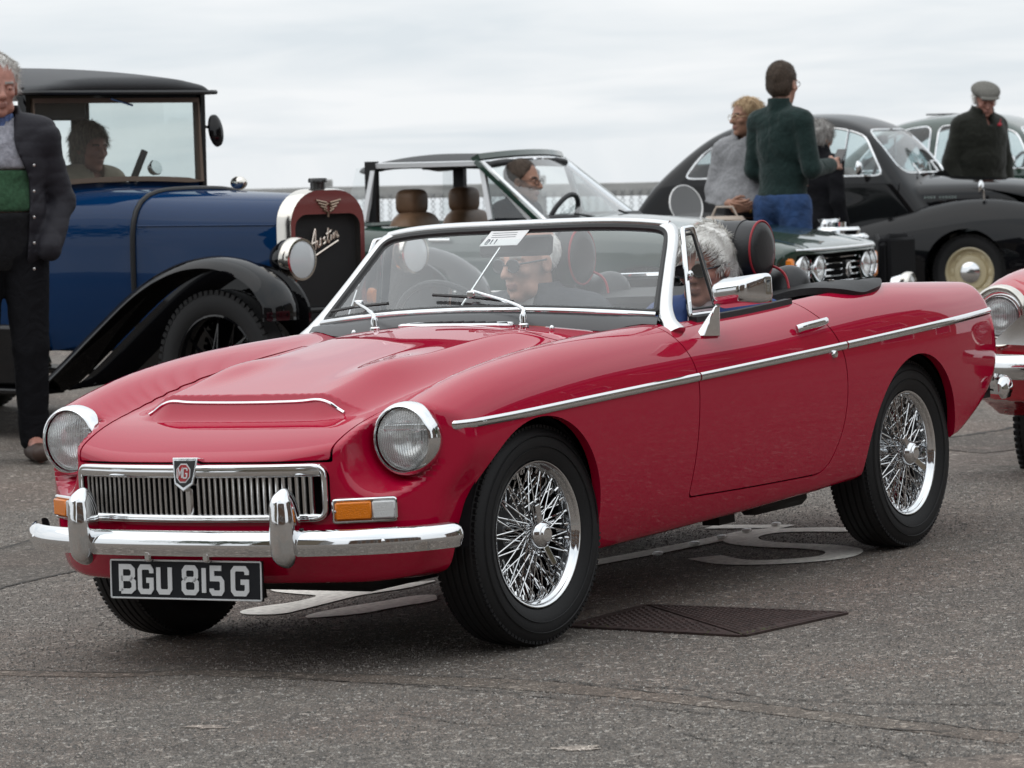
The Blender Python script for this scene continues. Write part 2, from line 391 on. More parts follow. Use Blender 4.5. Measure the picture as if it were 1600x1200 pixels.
def trim_along(name, mesh, r, m, parent, step=.02, off=.0, min_len=.1, smooth_n=3):
    mb = MB()
    for P, N, closed in edge_loops(mesh):
        if np.linalg.norm(np.diff(P, axis=0), axis=1).sum() < min_len: continue
        Q = thin(P+N*off, step)
        for _ in range(smooth_n):
            q = np.array(Q); 
            if closed: q = (np.roll(q, 1, 0)+q*2+np.roll(q, -1, 0))/4
            else: q[1:-1] = (q[:-2]+q[1:-1]*2+q[2:])/4
            Q = list(q)
        mb.tube(Q, r, 8, closed)
    return mb.build(name, m, parent)
def copy_tree(o, parent=None):
    c = o.copy(); COL.objects.link(c)
    if parent is not None: c.parent = parent
    for ch in list(o.children): copy_tree(ch, c)
    return c
# ---- surface nets on a rectilinear grid (bodies, clothes, hair)
class SDF:
    def __init__(s, lo, hi, step, axes=None):
        if axes is None: axes = [np.arange(lo[i], hi[i]+step, step) for i in range(3)]
        s.ax = axes; s.F = np.full([len(a) for a in axes], .5)
    def sl(s, lo, hi):
        r = []
        for i in range(3):
            a = max(int(np.searchsorted(s.ax[i], lo[i]))-1, 0); b = min(int(np.searchsorted(s.ax[i], hi[i]))+1, len(s.ax[i])); r.append(slice(a, max(b, a)))
        return tuple(r)
    def pts(s, sl): return np.meshgrid(*[s.ax[i][sl[i]] for i in range(3)], indexing='ij')
    def put(s, d, sl, k, op):
        if d.size == 0: return
        f = s.F[sl]
        if op == 'add': s.F[sl] = smin(f, d, k) if k > 0 else np.minimum(f, d)
        elif op == 'sub': s.F[sl] = smax(f, -d, k) if k > 0 else np.maximum(f, -d)
    def cap(s, a, b, ra, rb=None, k=.02, op='add', sc=(1, 1, 1)):
        rb = ra if rb is None else rb; a = np.array(a, float); b = np.array(b, float); m = max(ra, rb)+k+.03
        sl = s.sl(np.minimum(a, b)-m, np.maximum(a, b)+m); X, Y, Z = s.pts(sl); e = b-a; L = e@e+1e-12
        t = np.clip(((X-a[0])*e[0]+(Y-a[1])*e[1]+(Z-a[2])*e[2])/L, 0, 1)
        d = np.sqrt((X-a[0]-e[0]*t)**2+(Y-a[1]-e[1]*t)**2+(Z-a[2]-e[2]*t)**2)-(ra+(rb-ra)*t); s.put(d, sl, k, op); return s
    def ell(s, c, r, R=None, k=.02, op='add'):
        c = np.array(c, float); r = np.array(r, float); m = max(r)+k+.03; sl = s.sl(c-m, c+m); X, Y, Z = s.pts(sl); X = X-c[0]; Y = Y-c[1]; Z = Z-c[2]
        if R is not None: X, Y, Z = [R[0][i]*X+R[1][i]*Y+R[2][i]*Z for i in range(3)]
        q = np.sqrt((X/r[0])**2+(Y/r[1])**2+(Z/r[2])**2); g = np.sqrt((X/r[0]**2)**2+(Y/r[1]**2)**2+(Z/r[2]**2)**2)+1e-9
        d = np.where(q < .05, -min(r), q*(q-1)/g); s.put(d, sl, k, op); return s
    def fn(s, f, k=.0, op='sub', lo=(-9, -9, -9), hi=(9, 9, 9)):
        sl = s.sl(lo, hi); X, Y, Z = s.pts(sl); s.put(f(X, Y, Z), sl, k, op); return s
    def mesh(s):
        F = s.F; ax = s.ax
        F = np.pad(F, 1, constant_values=.1); ax = [np.concatenate([[2*a[0]-a[1]], a, [2*a[-1]-a[-2]]]) for a in ax]; n = F.shape; sg = F < 0
        c = np.zeros([k-1 for k in n], np.int8)
        for i in (0, 1):
            for j in (0, 1):
                for k in (0, 1): c += sg[i:n[0]-1+i, j:n[1]-1+j, k:n[2]-1+k]
        act = np.argwhere((c > 0) & (c < 8)); idx = np.full(c.shape, -1, np.int64); idx[act[:, 0], act[:, 1], act[:, 2]] = np.arange(len(act))
        S = np.zeros((len(act), 3)); cnt = np.zeros(len(act))
        cor = [(i, j, k) for i in (0, 1) for j in (0, 1) for k in (0, 1)]
        A = [np.asarray(a) for a in ax]
        for p in cor:
            for d in range(3):
                if p[d]: continue
                q = list(p); q[d] = 1
                fa = F[act[:, 0]+p[0], act[:, 1]+p[1], act[:, 2]+p[2]]; fb = F[act[:, 0]+q[0], act[:, 1]+q[1], act[:, 2]+q[2]]
                m = (fa < 0) != (fb < 0); t = np.where(m, fa/(fa-fb+1e-20), 0)
                for e in range(3):
                    pa = A[e][act[:, e]+p[e]]; pb = A[e][act[:, e]+q[e]]; S[:, e] += np.where(m, pa+(pb-pa)*t, 0)
                cnt += m
        V = S/cnt[:, None]; Q = []
        for d in range(3):
            o = [e for e in range(3) if e != d]; a = [slice(1, n[e]-1) for e in range(3)]; a[d] = slice(0, n[d]-1); b = list(a); b[d] = slice(1, n[d])
            fa = sg[tuple(a)]; fb = sg[tuple(b)]; w = np.argwhere(fa != fb)
            if len(w) == 0: continue
            flip = fa[tuple(w.T)]
            P = w.copy(); 
            for e in o: P[:, e] += 1
            def at(i, j):
                R = P.copy(); R[:, o[0]] -= i; R[:, o[1]] -= j; return idx[R[:, 0], R[:, 1], R[:, 2]]
            q = np.stack([at(1, 1), at(0, 1), at(0, 0), at(1, 0)], 1); fl = flip if d != 1 else ~flip; q[~fl] = q[~fl][:, ::-1]; Q.append(q)
        Q = np.concatenate(Q); Q = Q[(Q >= 0).all(1)]; return V, Q
    def build(s, name, m, parent=None, label=None, relax=1):
        V, Q = s.mesh()
        for _ in range(relax):
            acc = np.zeros_like(V); c = np.zeros(len(V))
            for i in range(4): np.add.at(acc, Q[:, i], V[Q[:, (i+1) % 4]]+V[Q[:, i-1]]); np.add.at(c, Q[:, i], 2)
            V = V*.5+acc/np.maximum(c, 1)[:, None]*.5
        return raw_mesh(name, V, Q, m, parent, None, True, label)
# ---- flat stroke characters (number plates, badges)
GLY = {'B': [[(0, 0), (0, 1), (.72, 1), (.95, .88), (.95, .64), (.75, .52), (0, .52)], [(.75, .52), (1, .38), (1, .12), (.75, 0), (0, 0)]],
       'G': [[(1, .75), (1, .88), (.85, 1), (.15, 1), (0, .88), (0, .12), (.15, 0), (.85, 0), (1, .12), (1, .46), (.55, .46)]],
       'U': [[(0, 1), (0, .12), (.15, 0), (.85, 0), (1, .12), (1, 1)]],
       '8': [[(.2, .53), (.04, .64), (.04, .88), (.2, 1), (.8, 1), (.96, .88), (.96, .64), (.8, .53), (.2, .53), (0, .4), (0, .12), (.17, 0), (.83, 0), (1, .12), (1, .4), (.8, .53)]],
       '1': [[(.5, 0), (.5, 1)]], 'I': [[(.5, 0), (.5, 1)]], '5': [[(.95, 1), (.06, 1), (.06, .58), (.82, .58), (1, .46), (1, .12), (.83, 0), (.15, 0), (0, .1), (0, .18)]],
       '0': [[(0, .2), (.3, 1), (.8, 1), (1, .8), (.7, 0), (.2, 0), (0, .2)]], 'M': [[(0, 0), (0, 1), (.5, .35), (1, 1), (1, 0)]],
       'O': [[(0, .15), (0, .85), (.2, 1), (.8, 1), (1, .85), (1, .15), (.8, 0), (.2, 0), (0, .15)]], 'R': [[(0, 0), (0, 1), (.8, 1), (1, .85), (1, .62), (.8, .5), (0, .5)], [(.45, .5), (1, 0)]],
       'S': [[(1, .82), (.8, 1), (.2, 1), (0, .85), (0, .65), (.2, .52), (.8, .48), (1, .35), (1, .15), (.8, 0), (.2, 0), (0, .18)]], 'N': [[(0, 0), (0, 1), (1, 0), (1, 1)]],
       'X': [[(0, 0), (1, 1)], [(0, 1), (1, 0)]], 'F': [[(0, 0), (0, 1), (1, 1)], [(0, .52), (.8, .52)]], 'D': [[(0, 0), (0, 1), (.7, 1), (1, .75), (1, .25), (.7, 0), (0, 0)]]}
def stroke2d(mb, pts, w, depth, T, mi=0):
    """flat ribbon with mitred corners; pts in the plane of T (x right, y up, z towards the reader)"""
    P = [Vector((p[0], p[1])) for p in pts]; n = len(P); closed = (P[0]-P[-1]).length < 1e-6 and n > 2
    if closed: P = P[:-1]; n -= 1
    L = []; R = []
    for i in range(n):
        a = P[i]-P[i-1] if (i > 0 or closed) else P[1]-P[0]; b = P[(i+1) % n]-P[i] if (i < n-1 or closed) else P[i]-P[i-1]
        a.normalize(); b.normalize(); na = Vector((-a.y, a.x)); nb = Vector((-b.y, b.x)); m = (na+nb)
        m = m.normalized() if m.length > 1e-6 else na
        k = w/2/max(.4, m.dot(na)); L.append(P[i]+m*k); R.append(P[i]-m*k)
    V = [(p.x, p.y, depth) for p in L]+[(p.x, p.y, depth) for p in R]+[(p.x, p.y, 0) for p in L]+[(p.x, p.y, 0) for p in R]; F = []
    for i in range(n if closed else n-1):
        j = (i+1) % n; F += [(i, n+i, n+j, j), (i, j, 2*n+j, 2*n+i), (n+j, n+i, 3*n+i, 3*n+j)]
    if not closed: F += [(0, 2*n, 3*n, n), (n-1, 2*n-1, 4*n-1, 3*n-1)]
    mb.add(V, F, mi, T)
def frame(o, x, y):
    x = Vector(x).normalized(); z = x.cross(Vector(y)).normalized(); y = z.cross(x); m = Matrix.Identity(4)
    for i in range(3): m[i][0] = x[i]; m[i][1] = y[i]; m[i][2] = z[i]; m[i][3] = o[i]
    return m
# ------------------------------------------------------------------ ground, sea
def ground_material():
    m = bpy.data.materials.new('asphalt'); m.use_nodes = True; n = m.node_tree; b = n.nodes['Principled BSDF']; N = n.nodes.new; L = n.links.new
    g = N('ShaderNodeNewGeometry'); pos = g.outputs['Position']
    def noise(sc, det=4, rough=.5):
        z = N('ShaderNodeTexNoise'); z.inputs['Scale'].default_value = sc; z.inputs['Detail'].default_value = det; z.inputs['Roughness'].default_value = rough; L(pos, z.inputs['Vector']); return z
    def ramp(src, a, b_, ca, cb):
        r = N('ShaderNodeValToRGB'); r.color_ramp.elements[0].position = a; r.color_ramp.elements[1].position = b_; r.color_ramp.elements[0].color = (*ca, 1); r.color_ramp.elements[1].color = (*cb, 1); L(src, r.inputs[0]); return r.outputs[0]
    def mix(f, a, c, mode='MIX'):
        x = N('ShaderNodeMix'); x.data_type = 'RGBA'; x.blend_type = mode
        if isinstance(f, float): x.inputs[0].default_value = f
        else: L(f, x.inputs[0])
        for i, s in ((6, a), (7, c)):
            if isinstance(s, tuple): x.inputs[i].default_value = (*s, 1)
            else: L(s, x.inputs[i])
        return x.outputs[2]
    def vor(sc, feat='F1'):
        v = N('ShaderNodeTexVoronoi'); v.inputs['Scale'].default_value = sc; v.feature = feat; L(pos, v.inputs['Vector']); return v
    base = ramp(noise(1.1, 6, .6).outputs[0], .32, .68, (.082, .074, .068), (.125, .116, .107))
    base = mix(ramp(noise(.35, 4).outputs[0], .4, .62, (0, 0, 0), (1, 1, 1)), base, (.118, .106, .096))
    v = vor(210)                         # chippings of about 7 mm, some pale, some dark
    sp = N('ShaderNodeSeparateColor'); L(v.outputs['Color'], sp.inputs[0])
    stone = ramp(sp.outputs[0], .0, 1, (.35, .35, .35), (1.75, 1.72, 1.68))
    base = mix(.72, base, stone, 'MULTIPLY')
    bright = ramp(sp.outputs[1], .90, .96, (0, 0, 0), (1, 1, 1)); base = mix(bright, base, (.34, .32, .29))
    v2 = vor(62); sp2 = N('ShaderNodeSeparateColor'); L(v2.outputs['Color'], sp2.inputs[0])
    base = mix(ramp(sp2.outputs[2], .955, .97, (0, 0, 0), (1, 1, 1)), base, (.30, .285, .265))
    n3 = ramp(noise(9, 5, .65).outputs[0], .3, .72, (.74, .73, .72), (1.18, 1.17, 1.15)); base = mix(.8, base, n3, 'MULTIPLY')
    oil = ramp(noise(2.3, 7, .62).outputs[0], .60, .72, (1, 1, 1), (.72, .71, .70)); base = mix(.9, base, oil, 'MULTIPLY'); v4 = vor(36); sp4 = N('ShaderNodeSeparateColor'); L(v4.outputs['Color'], sp4.inputs[0]); base = mix(ramp(sp4.outputs[1], .965, .975, (0, 0, 0), (.7, .7, .7)), base, (.045, .042, .040))
    warm = ramp(noise(.8, 5, .6).outputs[0], .45, .62, (1.12, 1.08, 1.045), (1.21, 1.075, 1.01)); base = mix(1.0, base, warm, 'MULTIPLY')
    L(base, b.inputs['Base Color']); b.inputs['Roughness'].default_value = .82; b.inputs['Specular IOR Level'].default_value = .35
    bp = N('ShaderNodeBump'); bp.inputs['Strength'].default_value = .55; bp.inputs['Distance'].default_value = .004
    h = N('ShaderNodeMath'); h.operation = 'ADD'; L(v.outputs['Distance'], h.inputs[0]); L(noise(420, 2).outputs[0], h.inputs[1]); L(h.outputs[0], bp.inputs['Height']); L(bp.outputs[0], b.inputs['Normal'])
    return m
asphalt = ground_material()
ss = np.concatenate([np.linspace(-90, -14, 14), np.arange(-13, 13.01, .5), np.linspace(14, 90, 14)])
dd = np.concatenate([np.linspace(-60, 2, 14), np.arange(3, 13, .5), np.arange(13, 17.5, .25), np.arange(18, 35.1, 1)])
Sg, Dg = np.meshgrid(ss, dd, indexing='ij')
X = BGO[0]+_R0[0]*Sg+_f0[0]*Dg; Y = BGO[1]+_R0[1]*Sg+_f0[1]*Dg; Z = ground_z(X, Y)
I = np.arange(Sg.size).reshape(Sg.shape)
Q = np.stack([I[:-1, :-1].ravel(), I[1:, :-1].ravel(), I[1:, 1:].ravel(), I[:-1, 1:].ravel()], 1)
ground = tag(raw_mesh('ground', np.stack([X.ravel(), Y.ravel(), Z.ravel()], 1), Q, asphalt), kind='structure')
# the edge of the promenade and the pale sea below it, merging with the sky
mb = MB(); e = [gpt(s, 35.0) for s in (-90, 90)]; mb.add([e[0]-[0, 0, .002], e[1]-[0, 0, .002], e[1]-[0, 0, 5], e[0]-[0, 0, 5]], [(0, 1, 2, 3)])
tag(mb.build('quay_wall', mat('concrete', (.32, .31, .29), .9, bump=.4, bscale=40, var=.2, vscale=6)), kind='structure')
sea_m = mat('sea_water', (.42, .46, .47), .12, spec=.8, bump=.06, bscale=.6)
mb = MB(); c0 = BGO+_f0*34.5; V = []
for s in (-2600, 2600):
    for d in (0, 3800): V.append(c0+BGR*s+_f0*d+np.array([0, 0, -4.2-.0130*d]))
mb.add(V, [(0, 1, 3, 2)]); tag(mb.build('sea', sea_m), kind='structure')
# painted road lettering, seams, cracks, worn patches: thin sheets on the asphalt
def sheet(name, poly, m, z=.004, parent=None):
    bm = bmesh.new(); f = bm.faces.new([bm.verts.new((x, y, float(ground_z(x, y))+z)) for x, y in poly]); bmesh.ops.triangulate(bm, faces=[f])
    if bm.faces[:][0].normal.z < 0: bmesh.ops.reverse_faces(bm, faces=bm.faces[:])
    me = bpy.data.meshes.new(name); bm.to_mesh(me); bm.free(); me.materials.append(m); o = bpy.data.objects.new(name, me); return link(o, parent)
def ribbon(name, pts, w, m, z=.004, parent=None, jit=0, n=8):
    P = [Vector((*p, 0)) for p in pts]; P = spline_pts(P, n) if n else P; V = []; F = []
    for i, p in enumerate(P):
        t = (P[min(i+1, len(P)-1)]-P[max(i-1, 0)]).normalized(); s = Vector((-t.y, t.x, 0)); k = w*(1+jit*random.uniform(-1, 1))/2; q = p+s*w*jit*random.uniform(-1, 1)
        for a in (-k, k): r = q+s*a; V.append((r.x, r.y, float(ground_z(r.x, r.y))+z))
    for i in range(len(P)-1): F.append((2*i, 2*i+1, 2*i+3, 2*i+2))
    me = bpy.data.meshes.new(name); me.from_pydata(V, [], F); me.materials.append(m); o = bpy.data.objects.new(name, me); return link(o, parent)
road_paint = mat('worn_road_paint', (.74, .72, .66), .8, bump=.3, bscale=150, var=.22, vscale=45)
P1 = [(-1.008, -1.017), (-1.059, -1.002), (-1.108, -0.882), (-1.091, -0.767), (-1.057, -0.655), (-1.286, -0.52), (-1.078, -0.506), (-0.88, -0.57), (-0.652, -0.558), (-0.432, -0.546), (-0.411, -0.678), (-0.474, -0.745), (-0.577, -0.752), (-0.676, -0.699), (-0.769, -0.691), (-0.86, -0.706), (-0.879, -0.795), (-0.922, -0.941)]
P2 = [(-0.366, -0.415), (-0.42, -0.345), (-0.502, -0.283), (-0.652, -0.266), (-0.809, -0.216), (-0.947, -0.32), (-0.892, -0.38), (-0.767, -0.394), (-0.625, -0.441), (-0.446, -0.459)]
for P in (P1, P2): tag(sheet('road_marking', [tuple(p)[:2] for p in rounded([(*p, 0) for p in P], .06, 4)], road_paint, parent=ground))
ribbon('road_marking', [(-2.79, .36), (-2.751, 0.227), (-2.737, 0.058), (-2.67, -0.059), (-2.516, -0.077), (-2.374, 0.014), (-2.297, 0.168), (-2.261, 0.359), (-2.169, 0.499), (-2.0, 0.544), (-1.869, 0.436), (-1.834, 0.276), (-1.951, 0.089)], .125, road_paint, parent=ground)
ribbon('road_marking', [(-2.786, -.36), (-2.825, -0.078), (-2.685, -0.118), (-2.36, -0.142), (-2.028, -0.179), (-1.60, -0.25)], .11, road_paint, parent=ground, n=0)
for x, y in [(-1.966, -0.097), (-2.251, -0.118), (-2.437, -0.114), (-2.627, -0.12), (-2.822, -0.108)]:
    MB().box((x, y, .012), (.03, .03, .012), bev=.004).build('road_stud', mat('road_stud_white', (.8, .8, .78), .3), ground)
crack_m = mat('crack_dark', (.040, .036, .032), .95)
seam_m = mat('seam_brown', (.060, .050, .042), .9, bump=.6, bscale=200, var=.4, vscale=60)
seams = [([(0.764, -0.9), (0.735, -0.5), (0.70, -0.245), (0.61, -0.045), (0.6, 0.331), (0.58, 0.939), (0.683, 1.392), (0.816, 1.835), (0.948, 2.251), (1.071, 2.637)], .0065),
         ([(0.69, 0.2), (0.73, .7), (0.80, 1.063), (0.915, 1.528), (1.043, 2.045), (1.105, 2.493)], .005), ([(-6.2, -1.32), (-6.586, -1.256), (-6.901, -1.211), (-7.294, -1.197), (-8, -1.15)], .03),
         ([(0.603, 1.151), (0.648, 1.559), (0.745, 1.974), (0.687, 2.462)], .006), ([(-1.6, -2.83), (-1.828, -2.857), (-2.064, -2.899), (-2.35, -2.945), (-3, -3.05)], .018), ([(-.4, -2.0), (-0.868, -2.044), (-1.119, -2.084), (-1.331, -2.086), (-1.9, -2.1)], .014),
         ([(1.5, 2.6), (1.3, 2.35), (1.33, 2.0), (1.25, 1.85)], .005), ([(1.15, .95), (1.25, 1.25), (1.22, 1.5)], .004)]
for P, w in seams:
    P2_ = [tuple(p)[:2] for p in spline_pts([(*p, 0) for p in P], 12)]
    ribbon('crack', [(x+rng.normal(0, .006), y+rng.normal(0, .006)) for x, y in P2_], w, crack_m, .003, ground, .55, n=0)
def blob(cx, cy, rx, ry, ang, n=40, ir=.22):
    a = np.linspace(0, 2*math.pi, n, endpoint=False); ph = rng.uniform(0, 6, 4); r = 1+ir*(np.sin(a*2+ph[0])*.5+np.sin(a*3+ph[1])*.4+np.sin(a*5+ph[2])*.3+np.sin(a*9+ph[3])*.25)
    x = np.cos(a)*r*rx; y = np.sin(a)*r*ry; return [(cx+x[i]*math.cos(ang)-y[i]*math.sin(ang), cy+x[i]*math.sin(ang)+y[i]*math.cos(ang)) for i in range(n)]
def asphalt_patch(name, k, warm=1.0):
    m = asphalt.copy(); m.name = name; n = m.node_tree; b = n.nodes['Principled BSDF']; src = b.inputs['Base Color'].links[0].from_socket
    x = n.nodes.new('ShaderNodeMix'); x.data_type = 'RGBA'; x.blend_type = 'MULTIPLY'; x.inputs[0].default_value = 1; n.links.new(src, x.inputs[6]); x.inputs[7].default_value = (k*warm, k, k/warm, 1); n.links.new(x.outputs[2], b.inputs['Base Color']); return m
pale_m = asphalt_patch('pale_scuffed_asphalt', 2.3); warm_m = asphalt_patch('reddish_asphalt', .88, 1.035); new_m = asphalt_patch('dark_repair_asphalt', .70)
sheet('worn_patch', blob(1.45, .585, .022, .062, .2, ir=.35), pale_m, .0024, ground); sheet('worn_patch', blob(1.497, 1.70, .03, .062, .3, ir=.35), pale_m, .0024, ground)
# old trench repair: a band of slightly redder asphalt between the two seams
band = [(.764, -.9), (.70, -.245), (.61, -.045), (.60, .331), (.58, .939), (.683, 1.392), (.816, 1.835), (.948, 2.251), (1.071, 2.637), (1.20, 2.66), (1.07, 2.27), (.93, 1.87), (.80, 1.42), (.72, .95), (.71, .331), (.70, -.045), (.79, -.245), (.86, -.9)]
sheet('trench_repair', band, warm_m, .0016, ground)
sheet('trench_repair', [(-.4, -2.0), (-1.33, -2.086), (-1.9, -2.1), (-3.4, -2.35), (-3.4, -3.1), (-2.35, -2.945), (-1.6, -2.83), (-.9, -2.75)], new_m, .0016, ground)
sheet('trench_repair', [(-6.2, -1.32), (-7.294, -1.197), (-9, -1.1), (-9, -.1), (-6.9, -.55), (-5.9, -.75)], new_m, .0016, ground)
# loose and proud stone chippings of the dressed surface: small real facets that catch the light
def chippings(n, s0, s1, d0, d1, r0, r1, name):
    d = d0+(d1-d0)*rng.random(n)**1.25; s = (s0+(s1-s0)*rng.random(n))*(d/d1); x = BGO[0]+_R0[0]*s+_f0[0]*d; y = BGO[1]+_R0[1]*s+_f0[1]*d
    keep = sd_poly(x, y, [(-.39, .50), (-.84, .50), (-.78, 1.28), (-.23, 1.20)]) > 0
    for cx, cy in ((1.45, .585), (1.497, 1.70)): keep &= (np.hypot((x-cx)/.03, (y-cy)/.07) > rng.uniform(.5, 1.1, n))
    for P in (P1, P2): keep &= sd_poly(x, y, P) > 0
    x, y = x[keep], y[keep]; n = len(x); r = r0+(r1-r0)*rng.random(n)**2; a = rng.uniform(0, 6.28, n); h = r*rng.uniform(.35, .95, n); z = ground_z(x, y)
    c = []
    for k in range(4):
        q = a+k*math.pi/2+rng.normal(0, .3, n); rr = r*rng.uniform(.7, 1.25, n); c.append(np.stack([x+rr*np.cos(q), y+rr*np.sin(q), z-.0005], 1))
    c.append(np.stack([x+r*rng.normal(0, .25, n), y+r*rng.normal(0, .25, n), z+h], 1)); V = np.stack(c, 1).reshape(-1, 3); b = np.arange(n)*5
    F = np.concatenate([np.stack([b+k, b+(k+1) % 4, b+4], 1) for k in range(4)]); m = bpy.data.materials.new('stone_chip'); m.use_nodes = True; N = m.node_tree; bs = N.nodes['Principled BSDF']
    g = N.nodes.new('ShaderNodeNewGeometry'); w = N.nodes.new('ShaderNodeTexWhiteNoise'); sn = N.nodes.new('ShaderNodeVectorMath'); sn.operation = 'SNAP'; sn.inputs[1].default_value = (.011, .011, 9); N.links.new(g.outputs['Position'], sn.inputs[0]); N.links.new(sn.outputs[0], w.inputs['Vector'])
    rp_ = N.nodes.new('ShaderNodeValToRGB'); e = rp_.color_ramp.elements; e[0].color = (.075, .070, .064, 1); e[0].position = 0; e[1].color = (.40, .38, .35, 1); e[1].position = 1
    for p, q in ((.45, (.115, .106, .098)), (.80, (.17, .155, .14))): k = rp_.color_ramp.elements.new(p); k.color = (*q, 1)
    N.links.new(w.outputs['Value'], rp_.inputs[0]); N.links.new(rp_.outputs[0], bs.inputs['Base Color']); bs.inputs['Roughness'].default_value = .7
    o = raw_mesh(name, V, F, m, ground, smooth=False); o['kind'] = 'stuff'
chippings(230000, -2.6, 2.6, 8.2, 15.0, .0018, .0055, 'stone_chippings')
# iron manhole cover: frame and two triangular plates with raised studs
A, B_, C_, D_ = [np.array(p) for p in ((-.357, .542), (-.803, .539), (-.743, 1.24), (-.267, 1.165))]
iron = mat('rusty_cast_iron', (.045, .028, .025), .75, .3, bump=.5, bscale=120, var=.4, vscale=40)
mh = empty('manhole_cover', Matrix.Translation((-.54, .87, 0)), 'rusty iron access cover of two triangular studded plates set in the asphalt', 'manhole cover'); off = np.array([-.54, .87])
mb = MB()
for p, q in ((A, B_), (B_, C_), (C_, D_), (D_, A)):
    t = (q-p)/np.linalg.norm(q-p); n_ = np.array([-t[1], t[0]])
    P = [p-off, q-off, q-off+n_*.014, p-off+n_*.014]; mb.prism([tuple(v) for v in P], -.03, .007, 'xy')
mb.build('frame', iron, mh)
ctr = (A+B_+C_+D_)/4
for tri in ((A, B_, D_), (B_, C_, D_)):
    g = sum(tri)/3; T3 = [g+(p-g)*.955-off for p in tri]; mb = MB(); mb.prism([tuple(p) for p in T3], -.03, .006, 'xy'); o = mb.build('plate', iron, mh)
    studs = MB(); e1 = T3[1]-T3[0]; e2 = T3[2]-T3[0]; n1 = int(np.linalg.norm(e1)/.028); n2 = int(np.linalg.norm(e2)/.028)
    for i in range(1, n1):
        for j in range(1, n2):
            u, w = i/n1, j/n2
            if u+w < .96:
                p = T3[0]+e1*u+e2*w; r = .0078; studs.add([(p[0]-r, p[1]-r, .006), (p[0]+r, p[1]-r, .006), (p[0]+r, p[1]+r, .006), (p[0]-r, p[1]+r, .006), (p[0]-r*.5, p[1]-r*.5, .0105), (p[0]+r*.5, p[1]-r*.5, .0105), (p[0]+r*.5, p[1]+r*.5, .0105), (p[0]-r*.5, p[1]+r*.5, .0105)], [(4, 5, 6, 7), (0, 1, 5, 4), (1, 2, 6, 5), (2, 3, 7, 6), (3, 0, 4, 7)])
    so = studs.build('studs', iron, o); so['kind'] = 'stuff'
# weeds in the joint
mb = MB(); wd = mat('weed_green', (.07, .09, .02), .8)
for k in range(70):
    t = rng.random(); p = (C_+(D_-C_)*t if k % 3 else A+(D_-A)*t)-off+rng.normal(0, .008, 2)
    if k % 3 and .3 < t < .65: continue
    a = rng.uniform(0, 6.28); l = rng.uniform(.012, .035); d = np.array([math.cos(a), math.sin(a)]); s = np.array([-d[1], d[0]])*.002
    mb.add([(*(p-s), 0.003), (*(p+s), 0.003), (*(p+d*l), rng.uniform(.006, .016))], [(0, 1, 2)])
w_ = mb.build('weeds', wd, None); w_.matrix_world = mh.matrix_world; tag(w_, kind='stuff')
